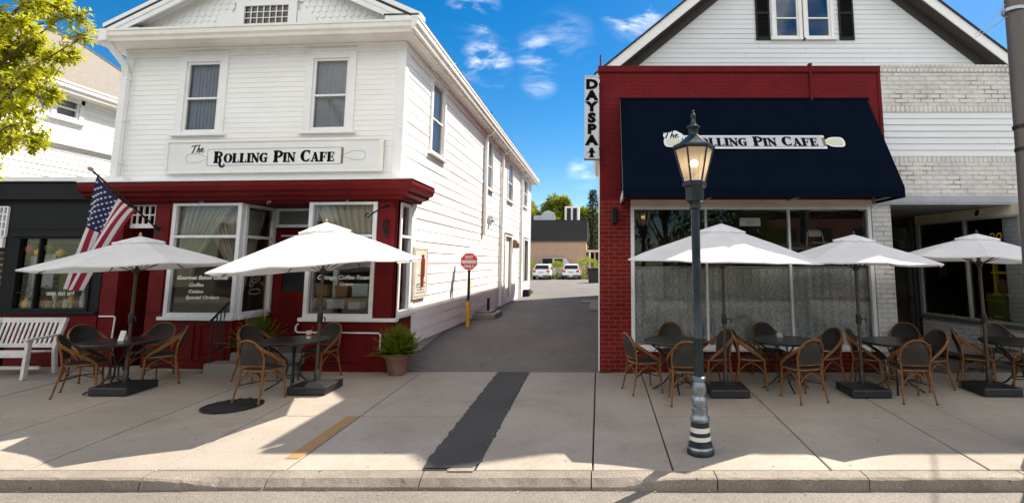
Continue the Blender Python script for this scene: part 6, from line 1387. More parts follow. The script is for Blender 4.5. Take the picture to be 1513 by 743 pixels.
# ---- bench
bx0, bx1, by0, by1 = -10.62, -9.50, 8.88, 9.36
bn_ = thing('slatted_bench', 'weathered white wooden slatted bench below the black shop window', 'bench', ((bx0 + bx1) / 2, 9.1, gz(9.1))); g = gz(9.1)
for xx in (bx0, bx1):
    s_ = -1 if xx == bx0 else 1
    mb = MB(); mb.bar((xx + .03 * s_, by0 - .03, g), (xx, by0 + 0.02, g + 0.62), 0.07, 0.055, (1, 0, 0)); mb.build('leg', M_BENCH, bn_, bev=0.005)
    mb = MB(); mb.bar((xx, by1 + 0.02, g), (xx, by1 - 0.03, g + 0.42), 0.06, 0.055, (1, 0, 0)); mb.bar((xx, by1 - 0.03, g + 0.42), (xx + .02 * s_, by1 + 0.10, g + 0.94), 0.06, 0.05, (1, 0, 0)); mb.build('leg', M_BENCH, bn_, bev=0.005)
    mb = MB(); mb.bar((xx, by0 - 0.05, g + 0.635), (xx, by1 + 0.02, g + 0.66), 0.075, 0.032); mb.build('armrest', M_BENCH, bn_, bev=0.008)
mb = MB()
for k in range(6): y = by0 + 0.02 + k * 0.073; mb.box(bx0 + .04, bx1 - .04, y, y + 0.06, g + 0.415 - 0.008 * k, g + 0.44 - 0.008 * k)
mb.box(bx0 + .03, bx1 - .03, by0 - 0.012, by0 + 0.013, g + 0.35, g + 0.435); mb.build('seat', M_BENCH, bn_, bev=0.004)
mb = MB(); mb.bar((bx0, by1 + 0.095, g + 0.90), (bx1, by1 + 0.095, g + 0.90), 0.035, 0.085); mb.bar((bx0, by1 - 0.01, g + 0.48), (bx1, by1 - 0.01, g + 0.48), 0.03, 0.07)
for k in range(13): x = bx0 + 0.06 + (bx1 - bx0 - 0.12) * k / 12; mb.bar((x, by1 - 0.005, g + 0.50), (x, by1 + 0.09, g + 0.87), 0.042, 0.016, (0, 1, 0))
mb.build('backrest', M_BENCH, bn_, bev=0.003)
mb = MB(); mb.box(bx0, bx1, by0 + .22, by0 + .25, g + 0.12, g + 0.17); mb.build('stretcher', M_BENCH, bn_)
# ---- step and handrail, manhole cover
st = thing('doorstep', 'low grey concrete step before the recessed red cafe door', 'step', (-6, 9.4, 0)); mb = MB(); mb.box(-6.84, -5.30, 9.27, 9.60, -0.1, 0.165); mb.build('step', M_CONC2, st, bev=0.015)
hr_ = thing('handrail', 'short black iron handrail rising beside the concrete step', 'handrail', (-6.76, 9.5, 0.165)); mb = MB(); X_ = -6.76
mb.tube([(X_, 9.20, 0.80), (X_, 9.18, 0.84), (X_, 9.23, 0.88), (X_, 9.62, 1.15), (X_, 9.69, 1.185), (X_, 9.72, 1.15), (X_, 9.70, 1.11)], 0.021, 8); mb.tube([(X_, 9.30, 0.32), (X_, 9.58, 0.44)], 0.010, 6); mb.build('rail', M_IRON, hr_, smooth=True)
for k in range(4): yy = 9.30 + 0.093 * k; mb = MB(); mb.tube([(X_, yy, 0.165 if k in (0, 3) else 0.32 + 0.03 * k), (X_, yy, 0.93 + 0.7 * (yy - 9.30))], 0.011, 6); mb.build('baluster', M_IRON, hr_)
x, y = G(344, 599); mb = MB(); mb.lathe([(0.375, 0.0), (0.375, 0.008), (0.355, 0.012), (0.0, 0.012)], (x, y, gz(y) - 0.001), 48, caps=False)
for rr in (0.10, 0.2, 0.3): mb.lathe([(rr, 0.011), (rr, 0.017), (rr + 0.02, 0.017), (rr + 0.02, 0.011)], (x, y, gz(y) - 0.001), 40, caps=False)
for k in range(16): a = 2 * PI * k / 16; mb.bar((x + .32 * math.cos(a), y + .32 * math.sin(a), gz(y) + .013), (x + .345 * math.cos(a), y + .39 * math.sin(a), gz(y) + .013), 0.03, 0.006)
tag(mb.build('manhole_cover', pbr('cast_iron', (0.022, 0.02, 0.019), 0.6, metal=0.3, var=0.3, scale=20, bump=0.2), at=(x, y, gz(y))), 'round dark iron manhole cover in the pavement by the second umbrella', 'manhole cover')
# ---- potted plants
def potted(x, y, z, r, h, label, fr, fh, n, pot, name='potted_fern'):
    o = thing(name, label, 'plant pot', (x, y, z))
    mb = MB(); mb.lathe([(r * .66, 0), (r * .7, 0.01), (r * .93, h * .8), (r * 1.05, h * .8), (r * 1.08, h), (r * .95, h), (r * .9, h * .86)], (x, y, z), 24); mb.build('pot', pot, o, smooth=True)
    mb = MB(); mb.lathe([(0, h * .88), (r * .92, h * .87)], (x, y, z), 20, caps=False); mb.build('soil', M_SOIL, o)
    mb = MB()
    for k in range(n):
        a = random.uniform(0, 2 * PI); el = random.uniform(0.3, 1.5); L = random.uniform(0.6, 1.0)
        p0 = Vector((x + random.gauss(0, r * .35), y + random.gauss(0, r * .35), z + h * .88)); dh = Vector((math.cos(a), math.sin(a), 0))
        pts = []
        for q in range(8):
            t = q / 7; rad_ = fr * L * math.cos(el) * t * 1.1; zz = fh * L * (math.sin(el) * 1.25 * t - 0.28 * math.cos(el) * t * t)
            pts.append(p0 + dh * rad_ + Vector((0, 0, zz)))
        for q in range(1, 8):
            d = pts[q] - pts[q - 1]; side = d.cross(Vector((0, 0, 1)))
            if side.length < 1e-4: continue
            side.normalize(); ln = 0.062 * (1 - 0.45 * q / 8) * random.uniform(.8, 1.2)
            for sg_ in (-1, 1):
                for w_ in (0.0, 0.33, 0.66): leaf(mb, pts[q - 1].lerp(pts[q], w_), side * sg_ + d.normalized() * 0.9 + rv(0.15), Vector((0, 0, 1)), ln, ln * 0.42)
    mb.build('foliage', M_LEAFF, o); return o
x, y = G(592, 549); potted(x, 9.28, gz(9.28), 0.215, 0.34, 'bushy green plant in a purplish clay pot at the cafe corner by the alley', 0.43, 0.48, 380, M_TERRA, 'potted_shrub')
potted(-6.05, 9.42, 0.165, 0.16, 0.26, 'spreading green fern standing on the step by the cafe door', 0.50, 0.58, 170, M_BLK)
# ---- flag on its pole
mount, tip = Vector((-8.22, 9.72, 2.50)), Vector((-8.60, 8.72, 3.44))
fp = thing('wall_flag', 'stars and stripes flag hanging from an angled pole over the first umbrella', 'flag', tuple(mount))
mb = MB(); mb.tube([mount, tip], 0.016, 10); mb.build('pole', M_IRON, fp, smooth=True)
mb = MB(); d_ = (tip - mount).normalized(); mb.tube([tip + d_ * q for q in (0.0, 0.02, 0.05, 0.08, 0.095)], [0.015, 0.03, 0.036, 0.026, 0.006], 12); mb.build('finial', M_GOLD, fp, smooth=True)
mb = MB(); mb.tube([mount - d_ * 0.02, mount + d_ * 0.12], 0.026, 10); mb.box(mount.x - .04, mount.x + .04, mount.y - .01, mount.y + 0.02, mount.z - .08, mount.z + .08); mb.build('socket', M_IRON, fp)
NU, NVf = 52, 40
def fl(u, v):
    h0 = tip + (mount - tip) * (0.06 + 0.58 * u) + Vector((0, 0, -0.02))
    bt = Vector((-9.08 + 0.10 * u, 9.0 + 0.10 * u, 1.42 + 0.05 * (1 - u)))
    e = v ** 0.8; w = v
    p = Vector((h0.x + (bt.x - h0.x) * e, h0.y + (bt.y - h0.y) * e, h0.z + (bt.z - h0.z) * w))
    am = 0.10 * v ** 0.7 * (1 - 0.25 * v)
    p.y += am * math.sin(u * 2 * PI * 2.1 + 0.9 + v * 0.8); p.x += 0.035 * v * math.cos(u * 2 * PI * 2.1 + 0.4); p.z -= 0.05 * math.sin(PI * u) * (1 - v)
    return p
mb = MB(); vs = [fl(i / NU, j / NVf) for j in range(NVf + 1) for i in range(NU + 1)]
base = len(mb.v); mb.v += [tuple(v) for v in vs]
for j in range(NVf):
    for i in range(NU):
        a = j * (NU + 1) + i; mb.f.append([a, a + 1, a + NU + 2, a + NU + 1]); stripe = i // 4
        mb.mi.append(2 if (stripe < 7 and j < 16) else (0 if stripe % 2 == 0 else 1))
mb.cur = 1
for rr in range(9):
    for cc in range(6 if rr % 2 == 0 else 5):
        u = (0.4 + rr * 0.78) / 7.0 * 7 / 13; v = 0.4 * ((cc + 0.6 + (0.5 if rr % 2 else 0)) / 6.1)
        c_ = fl(u, v); du = (fl(u + .01, v) - fl(u - .01, v)); dv = (fl(u, v + .01) - fl(u, v - .01)); nrm = du.cross(dv).normalized(); du.normalize(); dv = (dv - du * dv.dot(du)).normalized()
        for s_ in (-1, 1): mb.add([c_ + nrm * 0.004 * s_ + (du * math.sin(2 * PI * q / 10) + dv * math.cos(2 * PI * q / 10)) * (0.024 if q % 2 == 0 else 0.0105) for q in range(10)], [tuple(range(10))])
mb.build('flag_cloth', [M_FR, M_FW, M_FB], fp, smooth=True)
# ---- street lamp
LXp, LYp = 1.085, 5.89
lp = thing('street_lamp', 'tall dark ornate street lamp with lit lantern and white banded base on the pavement', 'street lamp', (LXp, LYp, gz(LYp)))
def lz(py): return W(1034, py, LYp)[1]
def lr(hw, py):
    r = (CY - py) / F_PX; zr = LYp * (sp + r * cp) / (cp - r * sp); return hw * (LYp * cp + zr * sp) / F_PX
def lprof(pts): return [(lr(hw, py), lz(py)) for py, hw in pts]
gb = gz(LYp)
mb = MB(); mb.lathe([(lr(20.5, 668), gb)] + lprof([(666, 20.5), (661, 19.2), (659, 17.6), (653, 17.4), (652, 16.0), (645, 15.3), (620, 12.8)]), (LXp, LYp, 0), 32); mb.build('base', M_LAMP, lp, smooth=True)
mb = MB(); mb.lathe(lprof([(622, 12.6), (619, 14.6), (616, 14.6), (613, 12.2), (608, 11.0), (605, 12.2), (602, 12.0), (600, 9.8), (593, 11.8), (588, 11.2), (584, 8.6), (580, 9.6), (574, 10.8), (568, 9.5), (563, 8.0), (561, 9.8), (557, 9.8), (555, 7.6)]), (LXp, LYp, 0), 32); mb.build('baluster', M_LAMPL, lp, smooth=True)
mb = MB(); mb.lathe(lprof([(556, 7.5), (502, 7.1), (501, 7.6), (498, 7.6), (497, 7.0), (400, 6.6), (310, 6.2), (308, 9.0), (303, 9.0)]), (LXp, LYp, 0), 24); mb.build('shaft', M_LAMP, lp, smooth=True)
for a, b, ha, hb in [(648, 642, 15.75, 15.2), (636, 629, 14.6, 13.9)]:
    mb = MB(); mb.lathe(lprof([(a, ha), (b, hb)]), (LXp, LYp, 0), 32, caps=False); mb.build('white_band', M_BAND, lp, smooth=True)
mb = MB(); mb.lathe(lprof([(660, 19.5), (657, 18.2)]), (LXp, LYp, 0), 32, caps=False); mb.build('metal_band', M_LAMPL, lp, smooth=True)
mb = MB(); mb.lathe(lprof([(306, 7), (299, 10), (297, 13.5), (282, 13.8), (278, 15), (275, 18), (271, 18), (268, 16)]), (LXp, LYp, 0), 6); mb.build('lantern_socket', M_LAMP, lp, bev=0.004)
vt = lprof([(268, 16), (221, 28.5)])
for k in range(6):
    a0, a1 = k * PI / 3, (k + 1) * PI / 3; P = lambda r, a, z: (LXp + r * math.cos(a), LYp + r * math.sin(a), z)
    mb = MB(); mb.tube([P(vt[0][0], a0, vt[0][1]), P(vt[1][0], a0, vt[1][1])], 0.011, 6); mb.build('lantern_bar', M_LAMP, lp)
    mb = MB(); mb.add([P(vt[0][0] * .97, a0, vt[0][1]), P(vt[0][0] * .97, a1, vt[0][1]), P(vt[1][0] * .97, a1, vt[1][1]), P(vt[1][0] * .97, a0, vt[1][1])], [(0, 1, 2, 3)]); mb.build('lantern_pane', M_FROST, lp)
mb = MB(); mb.lathe(lprof([(222, 28), (219, 32), (216, 31), (211, 21), (205, 13.5), (200, 8), (197, 6.8), (192, 7.5), (189, 10.2), (187, 10), (185, 5.5), (181, 4.0), (176, 3.2), (172, 4.3), (169, 3.4), (167, 1.6), (165, 2.1), (163, 0.6)]), (LXp, LYp, 0), 6); mb.build('lantern_roof', M_LAMP, lp, bev=0.003)
mb = MB(); mb.lathe([(0.0, -.045)] + [(0.045 * math.cos(t), 0.045 * math.sin(t)) for t in [R(q) for q in range(-75, 90, 15)]] + [(0.0, .045)], (LXp, LYp, lz(242)), 16, caps=False); mb.build('bulb', M_BULB, lp, smooth=True)
mb = MB(); mb.tube([(LXp, LYp, lz(268)), (LXp, LYp, lz(247))], 0.02, 10); mb.build('lamp_holder', M_STEEL, lp)
# ---- red octagonal sign in the alley
sxp, syp = -3.33, 13.42
ss = thing('exit_sign', 'red octagonal traffic sign on a black post with yellow sleeve by the alley wall', 'traffic sign', (sxp, syp, 0.3))
TSg2 = TF(syp - 0.03); oc = lambda r: [(sxp + r * math.cos(R(22.5 + 45 * k)), 1.93 + r * math.sin(R(22.5 + 45 * k))) for k in range(8)]
mb = MB(); mb.prism(oc(0.232), TSg2, 0.0, 0.006); mb.build('panel', M_STOP, ss)
mb = MB(); outline(mb, TSg2, oc(0.222), 0.008, 0.006, 0.008); mb.tb(TSg2, sxp - 0.185, sxp + 0.185, 1.885, 1.96, 0.006, 0.009); mb.build('white_stripe', M_SIGNW, ss)
text(ss, 'lettering', 'EXIT', lambda u, v, w: (sxp + u, syp - 0.036 - w, 2.035 + v), 0.10, M_SIGNW, offset=0.002, depth=0.003)
text(ss, 'lettering', 'ONLY', lambda u, v, w: (sxp + u, syp - 0.036 - w, 1.805 + v), 0.10, M_SIGNW, offset=0.002, depth=0.003)
text(ss, 'lettering', 'DO NOT ENTER', lambda u, v, w: (sxp + u, syp - 0.040 - w, 1.922 + v), 0.055, M_LINE, offset=0.001, depth=0.002)
mb = MB(); mb.tube([(sxp, syp, 0.3), (sxp, syp, 2.1)], 0.032, 12); mb.build('post', M_BLK, ss, smooth=True)
mb = MB(); mb.tube([(sxp, syp, 0.28), (sxp, syp, 0.93)], 0.055, 14); mb.build('sleeve', M_YPOST, ss, smooth=True)
cbk = thing('concrete_ramp', 'low concrete slab with a short iron pipe beside the alley wall', 'slab', (-3.4, 15.6, 0.3)); mb = MB(); mb.box(-3.64, -3.0, 15.2, 16.4, 0.28, 0.44); mb.box(-3.64, -3.15, 15.5, 16.2, 0.44, 0.50); mb.build('slab', M_CONC2, cbk, bev=0.02)
mb = MB(); mb.tube([(-3.3, 15.7, 0.45), (-3.3, 15.7, 0.86)], 0.04, 10); mb.build('pipe', M_IRON, cbk)
# ---- street pole with wires
PXp, PYp = 5.06, 6.05
pp = thing('street_pole', 'weathered metal street pole with straps cut by the right edge of the photo', 'pole', (PXp, PYp, gz(PYp)))
tp = W(1494, 0, PYp); PZ = gz(PYp)
mb = MB(); mb.tube([(PXp - 0.10, PYp, PZ), (PXp, PYp, 3.2), (PXp + 0.06, PYp, 7.5)], [0.125, 0.115, 0.09], 20); mb.build('shaft', M_SPOLE, pp, smooth=True)
mb = MB(); mb.lathe([(0.19, 0.0), (0.19, 0.04), (0.165, 0.06), (0.155, 0.5), (0.145, 1.0), (0.12, 1.02)], (PXp - 0.10, PYp, PZ), 20); mb.build('base_cover', M_PGREEN, pp, smooth=True)
for py in (188, 221, 17): z = W(1500, py, PYp)[1]; mb = MB(); mb.lathe([(0.117, z - 0.02), (0.124, z - 0.02), (0.124, z + 0.02), (0.117, z + 0.02)], (PXp, PYp, 0), 20, caps=False); mb.build('strap', M_IRON if py > 100 else M_STEEL, pp)
x, z = W(1509, -2, PYp - .1); mb = MB(); mb.add([(x, PYp - .02, z - .02), (x + .4, PYp - .02, z - .06), (x + .4, PYp - .02, z + .7), (x, PYp - .02, z + .6)], [(0, 1, 2, 3)]); mb.build('banner', M_FR, pp)
mb = MB(); ax, az_ = W(1441, 55, 12.3); bx, bz_ = W(1487, 25, PYp)
for dz, a in ((0, 0.0), (0.06, 0.05)):
    P0, P1 = Vector((ax, 12.3, az_ + dz)), Vector((PXp - .09, PYp, bz_ + dz * 2.5)); mb.tube([P0.lerp(P1, t / 12) + Vector((0, 0, -0.03 * math.sin(PI * t / 12))) for t in range(13)], 0.007, 6)
mb.build('service_wire', M_STEEL, pp, smooth=True)
# ---- spring tree reaching in from the left
tr = thing('street_tree', 'yellow green spring tree whose leafy branches reach in from the left edge', 'tree', (-7.35, 5.75, gz(5.75)))
rs = random.getstate(); random.seed(21); Y_T = 5.75; g = gz(Y_T)
trunk = [Vector((-7.35, Y_T, g)), Vector((-7.32, Y_T, 1.2)), Vector((-7.38, Y_T + .05, 2.6)), Vector((-7.3, Y_T, 4.2)), Vector((-7.35, Y_T, 5.6))]
mb = MB(); mb.tube(trunk, [0.12, 0.10, 0.085, 0.06, 0.025], 10); lf = MB()
BR = [((-7.35, 3.6), (108, 18), 0.1), ((-7.35, 3.3), (118, 60), -0.25), ((-7.35, 2.9), (70, 86), 0.2), ((-7.35, 2.9), (66, 128), -0.1), ((-7.35, 2.75), (64, 196), 0.15), ((-7.36, 2.7), (34, 178), -0.35), ((-7.35, 3.4), (46, 62), 0.25), ((-7.35, 3.2), (58, 100), -0.3), ((-7.35, 3.7), (76, 28), 0.3), ((-7.35, 3.9), (88, -10), 0.1), ((-7.35, 3.8), (70, -30), 0.0), ((-7.35, 3.5), (60, 40), 0.5), ((-7.35, 2.9), (50, 110), -0.5), ((-7.35, 3.9), (40, 5), -0.4)]
def twig(p0, p1, droop, r0, lv, dens):
    n = 14; pts = []
    for k in range(n + 1):
        t = k / n; p = p0.lerp(p1, t) + Vector((0, 0, droop * math.sin(PI * t) )) + Vector((0, random.gauss(0, .008), random.gauss(0, .008))); pts.append(p)
    mb.tube(pts, [r0 * (1 - 0.85 * k / n) + 0.002 for k in range(n + 1)], 6)
    for k in range(2, n + 1):
        d = (pts[k] - pts[k - 1]).normalized(); t = k / n
        if lv > 0 and t > 0.2:
            for s_ in range(1 if random.random() < (0.5 if lv == 2 else 0.7) else 0):
                dd = (d * random.uniform(0.5, 1.0) + rv(0.55)); dd.z -= 0.12; dd.normalize(); ln = random.uniform(0.18, 0.34) * (1.15 - 0.6 * t) * (1.0 if lv == 2 else .6)
                twig(pts[k], pts[k] + dd * ln, -0.03, r0 * 0.35, lv - 1, dens)
        if lv < 2:
            for q in range(dens):
                sd = d.cross(Vector((random.gauss(0, 1), random.gauss(0, 1), 1))).normalized(); dl = (d * 0.5 + sd * random.choice((-1, 1)) * 0.8 + Vector((0, 0, -0.35)) + rv(0.2))
                leaf(lf, pts[k - 1].lerp(pts[k], random.random()), dl, Vector((0, 0, 1)), random.uniform(0.06, 0.115), random.uniform(0.02, 0.032), 0.15)
for (sx_, sz_), (px, py), dy in BR:
    x, z = W(px, py, Y_T + dy); twig(Vector((sx_, Y_T, sz_)), Vector((x, Y_T + dy, z)), 0.12, 0.020, 2, 1)
# the rest of the crown, outside the frame
for k in range(10):
    a = random.uniform(0.5 * PI, 1.5 * PI) if k < 7 else random.uniform(-0.5 * PI, 0.5 * PI); zz = random.uniform(3.4, 5.2) if k < 7 else random.uniform(5.0, 6.0)
    twig(Vector((-7.35, Y_T, zz - 0.6)), Vector((-7.35 + 1.3 * math.cos(a), Y_T + 1.1 * math.sin(a), zz)), 0.12, 0.022, 1, 2)
mb.build('trunk', M_BARK, tr, smooth=True); lf.build('crown', M_LEAFY, tr); random.setstate(rs)
print('leaves', len(lf.f) // 2)

# ---- goods seen through the panes
def prop(name, label, cat, parts):
    pass
gd = []
Mx = [pbr('goods_red', (0.16, 0.035, 0.025), 0.7), pbr('goods_yellow', (0.50, 0.34, 0.02), 0.6), pbr('goods_grey', (0.22, 0.25, 0.25), 0.7), pbr('goods_green', (0.06, 0.08, 0.02), 0.7), pbr('goods_brown', (0.22, 0.11, 0.03), 0.7)]
Mx[0] = pbr('goods_bright_red', (0.42, 0.06, 0.04), 0.7); Mx[1] = pbr('goods_bright_yellow', (0.80, 0.55, 0.03), 0.6); Mx[2] = pbr('goods_pale_grey', (0.50, 0.56, 0.55), 0.7); Mx[3] = pbr('goods_olive', (0.20, 0.24, 0.05), 0.7)
def hanging(x, y, z, w, h, m, label):
    o = thing('hanging_cloth', label, 'cloth', (x, y, z - h), 'cloths hanging in the black shop window'); mb = MB(); curtain_mesh(mb, lambda u, v, w_: (u, y - w_, v), x - w / 2, x + w / 2, z - h, z, 0, 0.02, 24, 2.2, x); mb.build('cloth', m, o, smooth=True)
    mb = MB(); mb.tube([(x, y, z), (x, y, z + .06), (x + .03, y, z + .08)], 0.005, 5); mb.build('hook', M_IRON, o)
for px, pt, pb, w, m, lab in [(52, 378, 440, 0.10, 2, 'narrow grey green cloth hanging in the black shop window'), (64, 375, 428, 0.34, 2, 'wide pale grey cloth hanging in the middle of the black shop window'), (30, 362, 395, 0.3, 0, 'dull red cloth hanging high in the black shop window'), (95, 405, 445, 0.16, 3, 'greenish cloth hanging behind the flag tail in the black shop window'), (22, 395, 440, 0.1, 1, 'thin yellow cloth at the edge of the black shop window')]:
    x, zt = W(px, pt, 9.97); zb = W(px, pb, 9.97)[1]; hanging(x, 9.97 + (0.08 if m == 2 and w > .2 else 0), zt, w, zt - zb, Mx[m], lab)
def lantern(px, py, r, m, label):
    x, z = W(px, py, 9.95); o = thing('paper_lantern', label, 'lantern', (x, 9.95, z), 'lanterns in the black shop window'); mb = MB(); mb.lathe([(r * .3, -r)] + [(r * math.cos(t), r * .9 * math.sin(t)) for t in [R(q) for q in range(-60, 61, 15)]] + [(r * .3, r)], (x, 9.95, z), 14); mb.build('shade', m, o, smooth=True); mb = MB(); mb.tube([(x, 9.95, z + r), (x, 9.95, 2.3)], 0.004, 5); mb.build('cord', M_IRON, o)
lantern(58, 373, 0.075, Mx[1], 'yellow paper lantern hanging over the bench in the black shop window'); lantern(90, 374, 0.075, Mx[1], 'brighter yellow paper lantern hanging beside the flag in the black shop window'); lantern(46, 368, 0.09, Mx[0], 'dull red paper lantern hanging in the black shop window'); lantern(72, 366, 0.10, Mx[3], 'dark olive paper lantern at the top of the black shop window')
def carton(px, py, Y, w, d, h, m, label, lidm=None):
    x, z = W(px, py, Y); o = thing('carton', label, 'box', (x, Y, z), 'boxes on display in the cafe window'); mb = MB(); mb.box(x - w / 2, x + w / 2, Y - d / 2, Y + d / 2, z, z + h); mb.build('body', m, o, bev=0.008)
    mb = MB(); mb.box(x - w / 2 - .01, x + w / 2 + .01, Y - d / 2 - .012, Y + d / 2 + .01, z + h * .72, z + h * 1.0 + .004); mb.build('lid', lidm or m, o, bev=0.004)
carton(500, 455, 9.95, 0.3, 0.25, 0.16, M_SIGNG, 'white drawer box low in the right hand cafe window'); carton(527, 456, 10.0, 0.22, 0.25, 0.18, Mx[2], 'grey box beside the white drawer box in the cafe window', Mx[4])
carton(508, 438, 10.4, 0.22, 0.25, 0.22, pbr('carton_brown', (0.34, 0.19, 0.07), 0.7), 'brown cardboard box on the upper shelf in the cafe window'); carton(535, 438, 10.45, 0.3, 0.25, 0.25, Mx[2], 'large grey box on the upper shelf in the cafe window')
sh = thing('display_shelf', 'yellowish wooden shelf holding boxes inside the right cafe window', 'shelf', (-4.6, 10.4, 0.8)); z = W(520, 438, 10.4)[1] - 0.012
mb = MB(); mb.box(-5.25, -3.95, 10.2, 10.7, z - .03, z); mb.build('board', pbr('shelf_wood', (0.40, 0.25, 0.04), 0.5, var=0.2), sh)
for xx in (-5.2, -4.0): mb = MB(); mb.box(xx - .02, xx + .02, 10.22, 10.26, 0.84, z - .03); mb.build('leg', MATS['shelf_wood'], sh)
def shop_plant(px, py, Y, h, label, m=M_LEAFB, n=70):
    x, z = W(px, py, Y); o = thing('potted_houseplant', label, 'plant', (x, Y, z), 'plants inside the shop windows'); mb = MB(); mb.lathe([(0.05, 0), (0.07, 0.1), (0.06, 0.1)], (x, Y, z), 12); mb.build('pot', Mx[4], o)
    mb = MB()
    for k in range(n): leaf(mb, Vector((x, Y, z + .1)) + Vector((random.gauss(0, h * .3), random.gauss(0, .05), random.uniform(0, h))), Vector((random.gauss(0, 1), random.gauss(0, .6), random.uniform(-.2, 1.0))), Vector((0, 0, 1)), random.uniform(.05, .12), .05)
    mb.build('foliage', m, o)
shop_plant(30, 455, 9.98, 0.35, 'bushy plant at the far left of the black shop window behind the bench')
shop_plant(58, 452, 9.99, 0.25, 'smaller plant behind the middle of the bench in the black shop window', M_LEAFG)
shop_plant(112, 448, 9.98, 0.45, 'tall plant near the dark frame at the right of the black shop window', M_LEAFG)
def ornament(px, py, Y, r, h, m, label, k):
    x, z = W(px, py, Y); o = thing('ornament', label, 'ornament', (x, Y, z), 'ornaments crowded in the black shop window')
    prof = [[(r * .6, 0), (r, h * .3), (r * .9, h * .6), (r * .35, h * .85), (r * .5, h)], [(r, 0), (r, h * .8), (r * .8, h), (r * .7, h)], [(r * .4, 0), (r * .5, h * .2), (r * .15, h * .4), (r, h * .75), (r * .8, h)]][k % 3]
    mb = MB(); mb.lathe(prof, (x, Y, z), 14); mb.build('body', m, o, smooth=True)
    mb = MB(); mb.lathe([(prof[0][0] * 1.15, -0.004), (prof[0][0] * 1.15, 0.014)], (x, Y, z), 14); mb.build('base', M_ROOMF, o)
Mx.append(pbr('goods_blue', (0.10, 0.22, 0.34), 0.5)); Mx.append(pbr('goods_cream', (0.62, 0.56, 0.42), 0.6))
for k, (px, py, r, h, m, lab) in enumerate([(38, 458, .07, .22, 1, 'yellow rounded vase behind the bench, left part of the black shop window'), (45, 459, .05, .16, 5, 'small blue cylinder behind the bench slats in the black shop window'), (51, 458, .06, .25, 6, 'cream stemmed cup beside the blue one in the black shop window'), (66, 458, .06, .2, 0, 'red rounded vase near the middle of the black shop window'), (73, 459, .07, .17, 3, 'olive cylinder right of the red vase in the black shop window'), (80, 458, .05, .28, 6, 'tall cream cup below the white lettering in the black shop window'), (88, 459, .07, .2, 4, 'brown rounded jar below the lettering in the black shop window'), (97, 458, .05, .18, 2, 'pale grey cylinder toward the right of the black shop window'), (104, 459, .06, .24, 1, 'yellow stemmed cup near the tall plant in the black shop window'), (121, 457, .05, .34, 2, 'slim pale grey vase by the right frame of the black shop window')]):
    ornament(px, py - 2, 9.96, r, h, Mx[m], lab, k)
wd_ = MATS['black_plastic']
# folded chair leaning inside the red building's window
x, z = W(1203, 345, 10.0); fc = thing('folding_chair', 'pale folding chair standing on a ledge inside the upper shop window', 'chair', (x, 10.0, z - .2))
mb = MB(); mb.tube([(x - .16, 10, z - .25), (x - .13, 10, z + .02), (x - .09, 10, z + .06), (x + .09, 10, z + .06), (x + .14, 10, z + .02), (x + .2, 10, z - .25)], 0.012, 7); mb.build('frame', M_CREAM, fc, smooth=True)
mb = MB(); mb.box(x - .11, x + .12, 9.98, 10.0, z - .06, z + .04); mb.build('backrest', M_CREAM, fc); mb = MB(); mb.box(x - .14, x + .16, 9.75, 10.02, z - .2, z - .17); mb.build('seat', Mx[3], fc)
lg = thing('window_ledge', 'dark shelf inside the shop window above the lace curtain', 'shelf', (2.7, 10.1, 1.9)); mb = MB(); zl = W(1203, 345, 10.0)[1] - 0.27; mb.box(2.0, 5.1, 9.75, 10.4, zl - .03, zl + .015); mb.build('board', M_ROOMF, lg)
mb = MB(); mb.box(2.0, 2.05, 9.8, 10.35, 0.1, zl - .03); mb.box(5.0, 5.05, 9.8, 10.35, 0.1, zl - .03); mb.build('support', M_ROOMF, lg)
# goods in the recessed shop
for k, (u, d_, zz, w, h, m, lab) in enumerate([(0.6, 0.5, 0.1, 0.35, 0.8, 0, 'dark red cabinet low inside the angled shop window'), (1.5, 0.6, 0.1, 0.5, 1.2, 3, 'olive cabinet inside the angled shop window behind the umbrella pole'), (2.1, 0.5, 0.1, 0.4, 1.4, 4, 'brown shelf unit inside the angled shop window near the photo edge')]):
    p = Ts(u, zz, -d_ * .6); o = thing('display_cabinet', lab, 'cabinet', p, 'cabinets inside the recessed shop'); mb = MB(); mb.box(p[0], p[0] + .35, p[1] - w / 2, p[1] + w / 2, zz, zz + h); mb.build('carcass', Mx[m], o)
    mb = MB()
    for q in (0.3, 0.6, 0.9): mb.box(p[0] - .03, p[0], p[1] - w / 2, p[1] + w / 2, zz + h * q - .02, zz + h * q)
    mb.build('shelf', Mx[1], o)
yl = thing('yellow_shelf', 'tall yellow ladder shelf inside the recessed shop behind the rightmost umbrella', 'shelf', tuple(Ts(1.85, 0.1, -0.5)))
for du in (-0.4, 0.05, 0.5): mb = MB(); a_ = Ts(1.85 + du, 0.1, -0.45); mb.box(a_[0] - .03, a_[0] + .03, a_[1] - .03, a_[1] + .03, 0.1, 2.3); mb.build('upright', Mx[1], yl)
for q in range(5): mb = MB(); a_, b_ = Ts(1.45, 0.45 + .42 * q, -0.45), Ts(2.35, 0.45 + .42 * q, -0.45); mb.bar(a_, b_, 0.22, 0.04); mb.build('shelf', Mx[1], yl)
